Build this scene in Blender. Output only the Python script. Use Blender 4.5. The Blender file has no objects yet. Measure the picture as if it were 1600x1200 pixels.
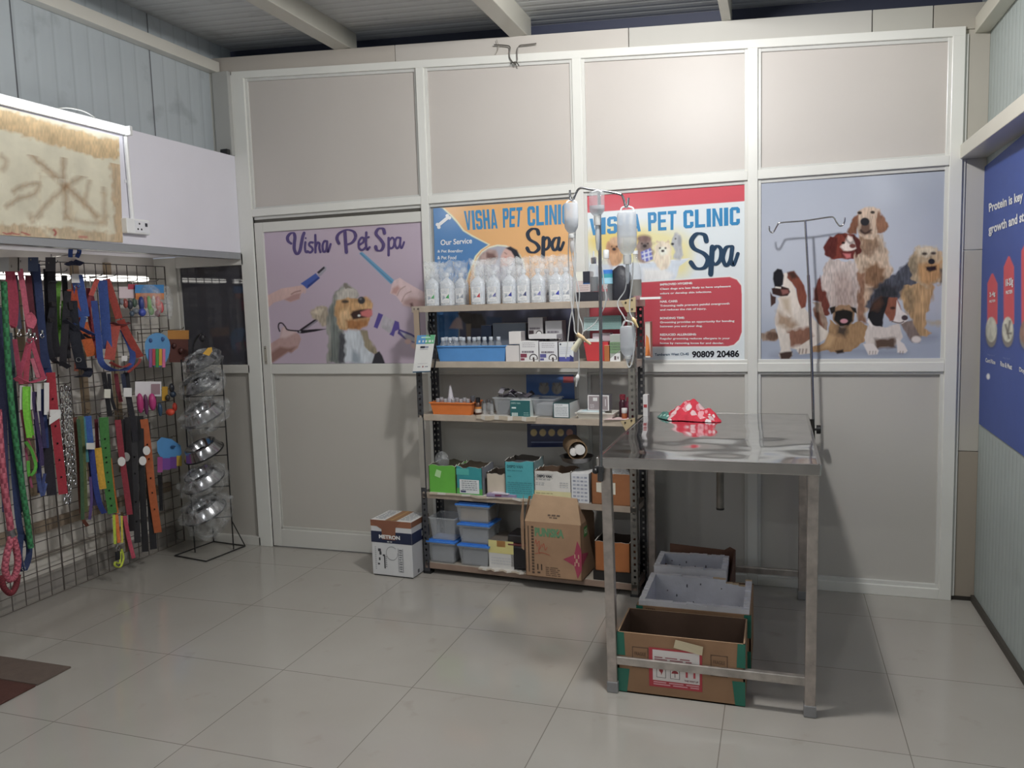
import bpy, math, random
import numpy as np
from mathutils import Vector, Matrix
random.seed(7); NR = np.random.RandomState(11)
SC = bpy.context.scene
COL = SC.collection
PI = math.pi

# ------------------------------------------------------------------ camera
CAM = np.array([3.0992, -4.2703, 1.5228])
FOC = 1245.1                                   # focal length in pixels of a 1600 px wide frame
AX_R = np.array([0.94888846, 0.31417815, -0.03004641])
AX_U = np.array([-0.00340161, 0.10537557, 0.99442668])
AX_F = np.array([-0.31559329, 0.94349779, -0.10105837])
cam_d = bpy.data.cameras.new('camera')
cam_d.sensor_fit = 'HORIZONTAL'; cam_d.sensor_width = 36.0
cam_d.lens = FOC / 1600 * 36.0
cam_d.clip_start = 0.05
cam = bpy.data.objects.new('camera', cam_d)
cam.matrix_world = Matrix(((AX_R[0], AX_U[0], -AX_F[0], CAM[0]), (AX_R[1], AX_U[1], -AX_F[1], CAM[1]),
                           (AX_R[2], AX_U[2], -AX_F[2], CAM[2]), (0, 0, 0, 1)))
COL.objects.link(cam); SC.camera = cam

# ------------------------------------------------------------------ world, lamps, exposure
SC.view_settings.view_transform = 'Standard'
SC.view_settings.look = 'None'
SC.view_settings.gamma = 1.0
SC.view_settings.exposure = 0.0
SC.cycles.use_denoising = True
SC.cycles.max_bounces = 8
SC.cycles.transparent_max_bounces = 24
SC.cycles.caustics_reflective = False
SC.cycles.caustics_refractive = False
SC.cycles.sample_clamp_indirect = 4.0
W = bpy.data.worlds.new('room_air'); SC.world = W; W.use_nodes = True
W.node_tree.nodes['Background'].inputs[0].default_value = (0.80, 0.86, 1.0, 1)
W.node_tree.nodes['Background'].inputs[1].default_value = 0.30


def area_lamp(name, loc, size, size_y, energy, color, rot=(0, 0, 0)):
    l = bpy.data.lights.new(name, 'AREA'); l.shape = 'RECTANGLE'; l.size = size; l.size_y = size_y
    l.energy = energy; l.color = color
    o = bpy.data.objects.new(name, l); o.location = loc; o.rotation_euler = rot; COL.objects.link(o)
    return o


def bulb(name, loc, energy, color, radius):
    l = bpy.data.lights.new(name, 'POINT'); l.energy = energy; l.color = color; l.shadow_soft_size = radius
    o = bpy.data.objects.new(name, l); o.location = loc; COL.objects.link(o); return o


COOL = (0.95, 0.975, 1.0)
bulb('ceiling_lamp', (2.66, -1.60, 2.88), 105, (1.0, 0.985, 0.965), 0.07)                               # lamp over the table, just above the frame
area_lamp('wall_tube_light', (-.06, -3.3, 2.46), 1.2, 0.05, 12, COOL, (0, -PI / 2 * 0.8, 0))          # the row of tubes goes on along the left wall
area_lamp('wall_tube_light', (3.97, -3.1, 2.29), 1.2, 0.05, 16, COOL, (0, PI / 2 * 0.8, 0))           # tube on the right wall
area_lamp('ceiling_tube_light', (1.1, -5.6, 2.60), 1.2, 0.06, 30, COOL, (0, 0, 0))                     # tube further back in the shop
TUBE_POWER = 7.0                               # emission of the tubes that are modelled and in view


# ------------------------------------------------------------------ pixel -> point helpers (real depth is always given)
def _ray(px, py):
    return AX_F + AX_R * ((px - 800.0) / FOC) - AX_U * ((py - 600.0) / FOC)
def aY(px, py, y=0.0):
    d = _ray(px, py); return CAM + d * ((y - CAM[1]) / d[1])
def aX(px, py, x=0.0):
    d = _ray(px, py); return CAM + d * ((x - CAM[0]) / d[0])
def aZ(px, py, z=0.0):
    d = _ray(px, py); return CAM + d * ((z - CAM[2]) / d[2])
def PY(y): return lambda px, py: aY(px, py, y)
def PX(x): return lambda px, py: aX(px, py, x)


# ------------------------------------------------------------------ colour
GAIN = 1.30
def C(h, g=None):
    if not isinstance(h, str): return tuple(h)
    h = h.lstrip('#'); r = []
    if len(h) < 6: h = (h + h[-1] * 3)[:3]; h = h[0] * 2 + h[1] * 2 + h[2] * 2
    for i in (0, 2, 4):
        c = int(h[i:i + 2], 16) / 255.0
        c = c / 12.92 if c <= 0.04045 else ((c + 0.055) / 1.055) ** 2.4
        r.append(min(0.9, c * (GAIN if g is None else g)))
    m = sum(r) / 3
    return tuple(m + (c - m) * 0.92 for c in r)


# ------------------------------------------------------------------ materials
def new_mat(name):
    m = bpy.data.materials.new(name); m.use_nodes = True
    nt = m.node_tree; return m, nt, nt.nodes['Principled BSDF']
def math_node(nt, op, a, b=None, c=None):
    n = nt.nodes.new('ShaderNodeMath'); n.operation = op
    for i, x in enumerate((a, b, c)):
        if x is None: continue
        if isinstance(x, (int, float)): n.inputs[i].default_value = x
        else: nt.links.new(x, n.inputs[i])
    return n.outputs[0]
def mix_col(nt, fac, a, b, mode='MIX'):
    n = nt.nodes.new('ShaderNodeMix'); n.data_type = 'RGBA'; n.blend_type = mode
    for sock, x in ((n.inputs[0], fac), (n.inputs[6], a), (n.inputs[7], b)):
        if isinstance(x, (int, float)): sock.default_value = x
        elif isinstance(x, tuple): sock.default_value = x if len(x) == 4 else x + (1,)
        else: nt.links.new(x, sock)
    return n.outputs[2]
def coord(nt, kind='Object'):
    n = nt.nodes.get('tc') or nt.nodes.new('ShaderNodeTexCoord'); n.name = 'tc'; return n.outputs[kind]
def noise(nt, scale, detail=3, vec=None, stretch=None):
    v = vec if vec is not None else coord(nt)
    if stretch:
        mp = nt.nodes.new('ShaderNodeMapping'); mp.inputs['Scale'].default_value = stretch
        nt.links.new(v, mp.inputs[0]); v = mp.outputs[0]
    n = nt.nodes.new('ShaderNodeTexNoise'); n.inputs['Scale'].default_value = scale; n.inputs['Detail'].default_value = detail
    nt.links.new(v, n.inputs['Vector']); return n.outputs['Fac']
def ramp(nt, fac, a, b, c0=(0, 0, 0, 1), c1=(1, 1, 1, 1)):
    n = nt.nodes.new('ShaderNodeValToRGB'); e = n.color_ramp.elements
    e[0].position = a; e[1].position = b; e[0].color = c0; e[1].color = c1
    nt.links.new(fac, n.inputs[0]); return n.outputs[0]
def bump(nt, bsdf, h, strength, dist=0.01):
    b = nt.nodes.new('ShaderNodeBump'); b.inputs['Strength'].default_value = strength; b.inputs['Distance'].default_value = dist
    nt.links.new(h, b.inputs['Height']); nt.links.new(b.outputs[0], bsdf.inputs['Normal'])

def painted(name, rough=0.5, metal=0.0, vary=0.10, scale=25, bmp=0.0, bscale=60, spec=0.5, coat=0.0):
    """surface coloured by the mesh's own colour attribute, broken up by a little noise"""
    m, nt, b = new_mat(name)
    a = nt.nodes.new('ShaderNodeAttribute'); a.attribute_name = 'Col'
    n = noise(nt, scale, 4)
    lo = 1.0 - vary
    f = ramp(nt, n, 0.3, 0.7, (lo, lo, lo, 1), (1, 1, 1, 1))
    nt.links.new(mix_col(nt, 1.0, a.outputs['Color'], f, 'MULTIPLY'), b.inputs['Base Color'])
    b.inputs['Roughness'].default_value = rough; b.inputs['Metallic'].default_value = metal
    b.inputs['Specular IOR Level'].default_value = spec; b.inputs['Coat Weight'].default_value = coat
    if bmp: bump(nt, b, noise(nt, bscale, 3), bmp, 0.004)
    return m

def see_through(name, alpha, rough, tint=(0.9, 0.93, 0.95), vary=0.0, scale=30, spec=0.5, bmp=0.0):
    """clear film or plastic: part transparent, part glossy surface"""
    m, nt, b = new_mat(name)
    b.inputs['Base Color'].default_value = tint + (1,); b.inputs['Roughness'].default_value = rough
    b.inputs['Specular IOR Level'].default_value = spec
    if vary:
        n = noise(nt, scale, 4); r = ramp(nt, n, 0.35, 0.7, (max(0, alpha - vary),) * 3 + (1,), (min(1, alpha + vary),) * 3 + (1,))
        nt.links.new(r, b.inputs['Alpha'])
    else: b.inputs['Alpha'].default_value = alpha
    if bmp: bump(nt, b, noise(nt, scale * 1.5, 3), bmp, 0.006)
    return m

M = {}
M['paper'] = painted('printed_card', 0.55, vary=0.06, scale=12)
M['print'] = painted('glossy_print', 0.16, vary=0.02, scale=4, spec=0.55)
M['cardboard'] = painted('corrugated_cardboard', 0.8, vary=0.16, scale=9, bmp=0.15, bscale=40)
M['plastic'] = painted('moulded_plastic', 0.32, vary=0.05)
M['web'] = painted('woven_webbing', 0.75, vary=0.25, scale=90, bmp=0.5, bscale=220)
M['cloth'] = painted('cotton_cloth', 0.85, vary=0.15, scale=30, bmp=0.4, bscale=120)
M['leather'] = painted('leather', 0.5, vary=0.2, scale=40, bmp=0.3, bscale=90)
M['metal'] = painted('painted_steel', 0.4, 0.0, vary=0.18, scale=18)
M['chrome'] = painted('bright_steel', 0.16, 1.0, vary=0.15, scale=14)
M['dullsteel'] = painted('worn_steel', 0.38, 0.85, vary=0.35, scale=22)
M['alu'] = painted('powder_coated_aluminium', 0.28, 0.0, vary=0.05, scale=3, spec=0.6)
M['panel'] = painted('laminate_board', 0.45, vary=0.04, scale=2, spec=0.45)
M['foam'] = painted('styrofoam', 0.7, vary=0.12, scale=16, bmp=0.3, bscale=70)
M['paint'] = painted('wall_paint', 0.6, vary=0.05, scale=2.5)
M['film'] = see_through('crinkled_film', 0.22, 0.12, vary=0.16, scale=28, spec=0.9, bmp=0.7)
M['clear'] = see_through('clear_plastic', 0.24, 0.15, (0.66, 0.69, 0.72), vary=0.03, scale=5, spec=0.6)
M['bag'] = see_through('thin_bag_film', 0.19, 0.10, vary=0.16, scale=26, spec=0.9, bmp=0.8)
M['wrap'] = see_through('bottle_wrap_film', 0.28, 0.14, vary=0.2, scale=30, spec=0.9, bmp=0.7)
M['milky'] = see_through('milky_plastic', 0.62, 0.25, (0.80, 0.84, 0.90), vary=0.08, scale=14)
M['glass'] = see_through('bottle_glass', 0.30, 0.05, (0.70, 0.73, 0.76), spec=0.9)
M['bottle'] = see_through('bottle_plastic', 0.80, 0.25, (0.80, 0.84, 0.90), vary=0.08, scale=14)
M['tube'] = see_through('drip_tubing', 0.75, 0.2, (0.85, 0.87, 0.88))


def emitter(name, col, power):
    m, nt, b = new_mat(name)
    e = nt.nodes.new('ShaderNodeEmission'); e.inputs[0].default_value = col + (1,); e.inputs[1].default_value = power
    nt.links.new(e.outputs[0], nt.nodes['Material Output'].inputs[0]); return m
M['lamp'] = emitter('lit_tube', (0.92, 0.97, 1.0), TUBE_POWER)
M['lamp_low'] = emitter('lit_tube_low', (1.0, 0.97, 0.90), TUBE_POWER * 0.6)


def floor_mat():
    m, nt, b = new_mat('vitrified_tiles')
    sep = nt.nodes.new('ShaderNodeSeparateXYZ'); nt.links.new(coord(nt), sep.inputs[0])
    tx = math_node(nt, 'DIVIDE', math_node(nt, 'SUBTRACT', sep.outputs[0], 0.508 - 6.026), 0.6026)
    ty = math_node(nt, 'DIVIDE', math_node(nt, 'SUBTRACT', sep.outputs[1], -0.906 - 9.0), 0.60)
    dist = None
    for t in (tx, ty):
        fr = math_node(nt, 'FRACT', t)
        d = math_node(nt, 'MINIMUM', fr, math_node(nt, 'SUBTRACT', 1.0, fr))
        dist = d if dist is None else math_node(nt, 'MINIMUM', dist, d)
    line = math_node(nt, 'LESS_THAN', dist, 0.0030)
    cmb = nt.nodes.new('ShaderNodeCombineXYZ')
    nt.links.new(math_node(nt, 'FLOOR', tx), cmb.inputs[0]); nt.links.new(math_node(nt, 'FLOOR', ty), cmb.inputs[1])
    wn = nt.nodes.new('ShaderNodeTexWhiteNoise'); wn.noise_dimensions = '2D'; nt.links.new(cmb.outputs[0], wn.inputs['Vector'])
    base = mix_col(nt, wn.outputs['Value'], C('#a5a099', 1.16), C('#a7a49d', 1.16))
    cloud = ramp(nt, noise(nt, 1.8, 4), 0.35, 0.7, (0.93, 0.92, 0.91, 1), (1, 1, 1, 1))
    base = mix_col(nt, 1.0, base, cloud, 'MULTIPLY')
    dirt = ramp(nt, noise(nt, 7, 6), 0.64, 0.74, (1, 1, 1, 1), (0.90, 0.88, 0.86, 1))
    base = mix_col(nt, 1.0, base, dirt, 'MULTIPLY')
    base = mix_col(nt, math_node(nt, 'MULTIPLY', line, 0.62), base, (0.10, 0.085, 0.07))
    nt.links.new(base, b.inputs['Base Color'])
    b.inputs['Roughness'].default_value = 0.11; b.inputs['Specular IOR Level'].default_value = 0.6
    return m
M['floor'] = floor_mat()

def corrugated(name, axis, pitch, colour, line_dark, depth, rough=0.45, seam=None, dirt=0.0):
    """pre-painted sheet with ribs every `pitch` metres along one axis"""
    m, nt, b = new_mat(name)
    sep = nt.nodes.new('ShaderNodeSeparateXYZ'); nt.links.new(coord(nt), sep.inputs[0])
    t = math_node(nt, 'FRACT', math_node(nt, 'DIVIDE', math_node(nt, 'ADD', sep.outputs[axis], 20.0), pitch))
    d = math_node(nt, 'ABSOLUTE', math_node(nt, 'SUBTRACT', t, 0.5))
    groove = math_node(nt, 'LESS_THAN', d, 0.06)
    base = mix_col(nt, math_node(nt, 'MULTIPLY', groove, line_dark), colour, (0.12, 0.13, 0.14))
    cl = ramp(nt, noise(nt, 1.6, 5), 0.3, 0.7, (0.88, 0.89, 0.9, 1), (1, 1, 1, 1))
    base = mix_col(nt, 1.0, base, cl, 'MULTIPLY')
    if seam:
        ts = math_node(nt, 'FRACT', math_node(nt, 'DIVIDE', math_node(nt, 'ADD', sep.outputs[axis], 20.0 + seam[1]), seam[0]))
        base = mix_col(nt, math_node(nt, 'MULTIPLY', math_node(nt, 'LESS_THAN', ts, 0.010), 0.85), base, (0.05, 0.05, 0.06))
    if dirt:
        dn = ramp(nt, noise(nt, 5, 7), 0.60, 0.72, (1, 1, 1, 1), (1 - dirt, 1 - dirt, 1 - dirt, 1))
        base = mix_col(nt, 1.0, base, dn, 'MULTIPLY')
    nt.links.new(base, b.inputs['Base Color']); b.inputs['Roughness'].default_value = rough
    h = math_node(nt, 'SMOOTH_MIN', math_node(nt, 'MULTIPLY', d, 4.0), 1.0, 0.2)
    bump(nt, b, h, 0.5, depth); return m
M['upper_sheet'] = corrugated('ribbed_sheet_grey', 1, 0.105, C('#a6adb1', 1.25), 0.14, 0.004, seam=(0.86, 0.30), dirt=0.2)
M['right_sheet'] = corrugated('ribbed_sheet_pale', 1, 0.055, C('#9aa3a1', 1.3), 0.10, 0.003, dirt=0.12)
M['roof_sheet'] = corrugated('roof_sheet', 1, 0.075, C('#b4b6b6', 1.25), 0.16, 0.005, dirt=0.25)


def steel_top_mat():
    m, nt, b = new_mat('polished_steel_sheet')
    b.inputs['Metallic'].default_value = 1.0; b.inputs['Roughness'].default_value = 0.09
    r = ramp(nt, noise(nt, 14, 5), 0.3, 0.75, (0.66, 0.66, 0.67, 1), (0.82, 0.82, 0.83, 1))
    nt.links.new(r, b.inputs['Base Color'])
    bump(nt, b, noise(nt, 2.6, 1), 0.75, 0.03); return m
M['steel_top'] = steel_top_mat()

def dark_glass():
    m, nt, b = new_mat('dark_room_window_glass')
    b.inputs['Base Color'].default_value = (0.06, 0.061, 0.075, 1); b.inputs['Roughness'].default_value = 0.03  # opaque pane: the unlit room behind it is painted into this dark colour
    b.inputs['Specular IOR Level'].default_value = 0.8; return m
M['dark_glass'] = dark_glass()


# ------------------------------------------------------------------ mesh builder
ORG = {}
class MB:
    def __init__(s): s.v = []; s.f = []; s.c = []
    def add(s, vs, fs, col):
        n = len(s.v); s.v += [tuple(map(float, p)) for p in vs]
        multi = isinstance(col, list)
        for i, f in enumerate(fs):
            s.f.append(tuple(n + k for k in f)); s.c.append(C(col[i] if multi else col))
        return s
    def hexa(s, p, col):                       # p: 4 bottom + 4 top points; faces: -z +z, then the four sides
        return s.add(p, [(3, 2, 1, 0), (4, 5, 6, 7), (0, 1, 5, 4), (1, 2, 6, 5), (2, 3, 7, 6), (3, 0, 4, 7)], col)
    def box(s, c, d, col, R=None):
        hx, hy, hz = d[0] / 2, d[1] / 2, d[2] / 2
        p = [(-hx, -hy, -hz), (hx, -hy, -hz), (hx, hy, -hz), (-hx, hy, -hz), (-hx, -hy, hz), (hx, -hy, hz), (hx, hy, hz), (-hx, hy, hz)]
        if R is not None: p = [R @ Vector(q) for q in p]
        return s.hexa([(c[0] + q[0], c[1] + q[1], c[2] + q[2]) for q in p], col)
    def bb(s, x0, x1, y0, y1, z0, z1, col): return s.box(((x0 + x1) / 2, (y0 + y1) / 2, (z0 + z1) / 2), (abs(x1 - x0), abs(y1 - y0), abs(z1 - z0)), col)
    def poly(s, pts, col): return s.add(pts, [tuple(range(len(pts)))], col)
    def slab(s, pts, off, col):                # polygon given a thickness by the vector off
        n = len(pts); o = Vector(off); q = [Vector(p) for p in pts] + [Vector(p) + o for p in pts]
        return s.add(q, [tuple(range(n - 1, -1, -1)), tuple(range(n, 2 * n))] + [(i, (i + 1) % n, n + (i + 1) % n, n + i) for i in range(n)], col)
    def tube(s, path, r, col, n=8, closed=False, flat=None, up=None, caps=True):
        """swept tube; flat=(half width, half thickness) makes a strap whose width runs along `up`"""
        P = [Vector(p) for p in path]; m = len(P); vs = []; fs = []; cs = []
        prev = None
        for i in range(m):
            t = (P[(i + 1) % m] - P[i - 1]) if closed else (P[min(i + 1, m - 1)] - P[max(i - 1, 0)])
            if t.length < 1e-9: t = Vector((0, 0, 1))
            t.normalize()
            if up is not None: a = Vector(up); a = a - t * a.dot(t)
            elif prev is None: a = t.cross(Vector((0, 0, 1))) if abs(t.z) < 0.9 else t.cross(Vector((0, 1, 0)))
            else: a = prev - t * prev.dot(t)
            if a.length < 1e-6: a = t.orthogonal()
            a.normalize(); prev = a; b = t.cross(a)
            rr = r[i] if isinstance(r, (list, tuple)) else r
            for k in range(n):
                if flat:
                    w, h = flat; q = [(-w, -h), (w, -h), (w, h), (-w, h)][k]
                    vs.append(P[i] + a * q[0] + b * q[1])
                else:
                    an = 2 * PI * k / n; vs.append(P[i] + (a * math.cos(an) + b * math.sin(an)) * rr)
        for i in range(m if closed else m - 1):
            j = (i + 1) % m
            for k in range(n):
                fs.append((i * n + k, i * n + (k + 1) % n, j * n + (k + 1) % n, j * n + k)); cs.append(col(i, k) if callable(col) else col)
        if caps and not closed:
            fs += [tuple(range(n - 1, -1, -1)), tuple((m - 1) * n + k for k in range(n))]; cs += [cs[0], cs[-1]]
        return s.add(vs, fs, cs)
    def strap(s, path, w, t, col, up): return s.tube(path, 0, col, n=4, flat=(w / 2, t / 2), up=up)
    def lathe(s, prof, c, col, n=20, R=None, cap=True):
        """prof: list of (r, z[, colour])"""
        vs = []; fs = []; cs = []; m = len(prof)
        for q in prof:
            for k in range(n):
                a = 2 * PI * k / n; p = Vector((q[0] * math.cos(a), q[0] * math.sin(a), q[1]))
                if R is not None: p = R @ p
                vs.append((p.x + c[0], p.y + c[1], p.z + c[2]))
        for i in range(m - 1):
            cc = prof[i + 1][2] if len(prof[i + 1]) > 2 else col
            for k in range(n): fs.append((i * n + k, i * n + (k + 1) % n, (i + 1) * n + (k + 1) % n, (i + 1) * n + k)); cs.append(cc)
        if cap:
            fs += [tuple(range(n - 1, -1, -1)), tuple((m - 1) * n + k for k in range(n))]; cs += [cs[0], cs[-1]]
        return s.add(vs, fs, cs)
    def ball(s, c, r, col, n=10, m=7, R=None):
        rx, ry, rz = r if isinstance(r, (tuple, list)) else (r, r, r)
        vs = []; fs = []
        for i in range(m + 1):
            th = PI * i / m
            for k in range(n):
                a = 2 * PI * k / n; p = Vector((rx * math.sin(th) * math.cos(a), ry * math.sin(th) * math.sin(a), -rz * math.cos(th)))
                if R is not None: p = R @ p
                vs.append((c[0] + p.x, c[1] + p.y, c[2] + p.z))
        for i in range(m):
            for k in range(n): fs.append((i * n + k, i * n + (k + 1) % n, (i + 1) * n + (k + 1) % n, (i + 1) * n + k))
        return s.add(vs, fs, col)
    def text(s, body, fn, col, bold=0.0):
        """built-in font lettering stretched over the unit square fn(u, v)"""
        key = (body, bold)
        if key not in _TXT:
            cu = bpy.data.curves.new('lettering', 'FONT'); cu.body = body; cu.offset = bold; cu.resolution_u = 3
            o = bpy.data.objects.new('lettering', cu); me = o.to_mesh()
            v = [(q.co.x, q.co.y) for q in me.vertices]; f = [tuple(p.vertices) for p in me.polygons]
            o.to_mesh_clear(); bpy.data.objects.remove(o); bpy.data.curves.remove(cu)
            xs = [q[0] for q in v]; ys = [q[1] for q in v]; w = max(xs) - min(xs) or 1; h = max(ys) - min(ys) or 1
            _TXT[key] = ([((q[0] - min(xs)) / w, (q[1] - min(ys)) / h) for q in v], f)
        v, f = _TXT[key]
        return s.add([fn(a, b) for a, b in v], f, col)
    def build(s, name, mat, parent=None, smooth=False, bevel=0.0, label=None, cat=None, group=None, kind=None, tag=None, solid=0.0):
        me = bpy.data.meshes.new(name)
        if parent is not None: org = ORG[parent.name]
        else:
            a = np.array(s.v); org = np.array([(a[:, 0].min() + a[:, 0].max()) / 2, (a[:, 1].min() + a[:, 1].max()) / 2, a[:, 2].min()])
            if kind == 'structure': org = np.zeros(3)
        me.from_pydata([(p[0] - org[0], p[1] - org[1], p[2] - org[2]) for p in s.v], [], s.f)
        at = me.color_attributes.new('Col', 'FLOAT_COLOR', 'CORNER')
        buf = []
        for f, c in zip(s.f, s.c): buf += (tuple(c[:3]) + (1.0,)) * len(f)
        at.data.foreach_set('color', buf)
        if smooth: me.polygons.foreach_set('use_smooth', [True] * len(me.polygons))
        if smooth: me.set_sharp_from_angle(angle=0.8)
        me.materials.append(M[mat] if isinstance(mat, str) else mat)
        o = bpy.data.objects.new(name, me); COL.objects.link(o)
        if parent is not None: o.parent = parent
        else: o.location = org
        ORG[o.name] = org
        if bevel:
            b = o.modifiers.new('edge', 'BEVEL'); b.width = bevel; b.segments = 2; b.limit_method = 'ANGLE'; b.angle_limit = 0.7
        if solid:
            b = o.modifiers.new('thickness', 'SOLIDIFY'); b.thickness = solid
        for k, v in (('label', label), ('category', cat), ('group', group), ('kind', kind)):
            if v: o[k] = v
        return o
_TXT = {}
class Lettering(MB):
    """printed words: every line of text becomes a part of its own"""
    def __init__(s): MB.__init__(s); s.done = []
    def cut(s):
        if s.f: m = MB(); m.v, m.f, m.c = s.v, s.f, s.c; s.done.append(m); s.v, s.f, s.c = [], [], []
    def text(s, *a, **k): s.cut(); MB.text(s, *a, **k); s.cut()
    def build(s, name, mat, parent):
        s.cut()
        for m in s.done: m.build(name, mat, parent)
_k = .35; _q = .17; _c = .12                              # condensed poster capitals: stem, bar and corner cut, in a unit cell
_O = lambda x0, x1, y0, y1, bl, br, tr, tl: [p for p in ([(x0 + bl, y0)] + ([(x1 - br, y0), (x1, y0 + br * .55)] if br else [(x1, y0)]) + ([(x1, y1 - tr * .55), (x1 - tr, y1)] if tr else [(x1, y1)]) + ([(x0 + tl, y1), (x0, y1 - tl * .55)] if tl else [(x0, y1)]) + ([(x0, y0 + bl * .55)] if bl else []))]
def _r(x0, x1, y0, y1, bl=0, br=0, tr=0, tl=0): return _O(x0, x1, y0, y1, bl, br, tr, tl)
BLOCK = {'V': [[(0, 1), (.31, 1), (.5, .30), (.5, 0), (.34, 0)][::-1], [(.5, 0), (.66, 0), (1, 1), (.69, 1), (.5, .30)]], 'I': [_r(0, 1, 0, 1)],
    'S': [_r(0, 1, 1 - _q, 1, 0, 0, .2, .2), _r(0, _k, .58, 1 - _q), _r(1 - _k, 1, .70, 1 - _q), _r(0, 1, .42, .58, .2, 0, .2, 0), _r(1 - _k, 1, _q, .42), _r(0, _k, _q, .30), _r(0, 1, 0, _q, .2, .2, 0, 0)],
    'H': [_r(0, _k, 0, 1), _r(1 - _k, 1, 0, 1), _r(_k, 1 - _k, .42, .58)], 'A': [[(0, 0), (.30, 0), (.5, .78), (.5, 1), (.33, 1)], [(.70, 0), (1, 0), (.67, 1), (.5, 1), (.5, .78)], [(.345, .17), (.655, .17), (.62, .31), (.38, .31)]],
    'P': [_r(0, _k, 0, 1), _r(_k, 1, 1 - _q, 1, 0, 0, .2, 0), _r(1 - _k, 1, .42 + _q, 1 - _q), _r(_k, 1, .42, .42 + _q, 0, .2, 0, 0)], 'E': [_r(0, .34, 0, 1), _r(.34, 1, 1 - _q, 1), _r(.34, .92, .42, .58), _r(.34, 1, 0, _q)],
    'T': [_r(0, 1, 1 - _q, 1), _r(.5 - _k / 2, .5 + _k / 2, 0, 1 - _q)], 'C': [_r(0, 1, 1 - _q, 1, 0, 0, .2, .2), _r(0, _k, _q, 1 - _q), _r(1 - _k, 1, .66, 1 - _q), _r(1 - _k, 1, _q, .34), _r(0, 1, 0, _q, .2, .2, 0, 0)],
    'L': [_r(0, .36, 0, 1), _r(.36, 1, 0, _q)], 'N': [_r(0, .30, 0, 1), _r(.70, 1, 0, 1), [(.30, 1), (.30, .62), (.70, 0), (.70, .38)]]}
def block(mb, word, fn, col):
    wd = [{'I': .42}.get(c, 1.0) for c in word]; gap = .15; tot = sum(wd) + gap * (len(word) - 1); x = 0
    for c, w in zip(word, wd):
        for p in BLOCK[c]: mb.poly([fn((x + a * w) / tot, b) for a, b in p], col)
        x += w + gap
    if hasattr(mb, 'cut'): mb.cut()

def thing(name, label, cat, loc, group=None):
    o = bpy.data.objects.new(name, None); COL.objects.link(o); o.empty_display_size = 0.05
    o.location = loc; o['label'] = label; o['category'] = cat
    if group: o['group'] = group
    ORG[o.name] = np.array(loc, float); return o
def dup(root, loc, label, rz=0.0):
    """copy of a thing with copies of its parts and sub-parts"""
    r = root.copy(); COL.objects.link(r); r.location = loc; r.rotation_euler = (0, 0, rz); r['label'] = label
    for ch in list(root.children):
        c = ch.copy(); COL.objects.link(c); c.parent = r
        for g in list(ch.children):
            d = g.copy(); COL.objects.link(d); d.parent = c
    return r
def quad(tl, tr, br, bl, plane):
    """unit square -> pixel quad -> plane"""
    def fn(u, v):
        x = (bl[0] * (1 - u) + br[0] * u) * (1 - v) + (tl[0] * (1 - u) + tr[0] * u) * v
        y = (bl[1] * (1 - u) + br[1] * u) * (1 - v) + (tl[1] * (1 - u) + tr[1] * u) * v
        return plane(x, y)
    return fn
def smooth_path(p, k=6):
    """Catmull-Rom through the given points (any dimension)"""
    p = [np.array(q, float) for q in p]; out = []
    for i in range(len(p) - 1):
        a, b, c, d = p[max(i - 1, 0)], p[i], p[i + 1], p[min(i + 2, len(p) - 1)]
        for j in range(k):
            t = j / k
            out.append(0.5 * ((2 * b) + (-a + c) * t + (2 * a - 5 * b + 4 * c - d) * t * t + (-a + 3 * b - 3 * c + d) * t ** 3))
    out.append(p[-1]); return out
_NUDGE = [0]
def brush_stroke(mb, pts, w, plane, col, k=6, taper=None):
    """a pen stroke of pixel width w laid flat on a plane, with round ends"""
    P = smooth_path(pts, k); n = len(P); L = []; R = []
    _NUDGE[0] = (_NUDGE[0] + 1) % 14; flat, dy = plane, .00022 * _NUDGE[0]             # each stroke a hair in front of the last
    plane = lambda x, y: np.array(flat(x, y)) - np.array([0, dy, 0])
    for i in range(n):
        t = P[min(i + 1, n - 1)] - P[max(i - 1, 0)]; l = math.hypot(*t) or 1; q = np.array([-t[1], t[0]]) / l
        ww = w / 2
        if taper: ww = w / 2 * (taper[0] + (taper[1] - taper[0]) * i / (n - 1))
        elif w > 4: ww = w / 2 * (0.50 + 0.62 * abs(t[1]) / l)            # a broad nib: thick on the down strokes
        L.append(P[i] + q * ww); R.append(P[i] - q * ww)
    V = [plane(*a) for a in L] + [plane(*a) for a in R]
    mb.add(V, [(i, i + 1, n + i + 1, n + i) for i in range(n - 1)], col)
    for i in (0, n - 1):
        r = math.hypot(*(L[i] - R[i])) / 2
        dy += .00009; mb.poly([plane(P[i][0] + r * math.cos(a * PI / 5), P[i][1] + r * math.sin(a * PI / 5)) for a in range(10)], col)


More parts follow.
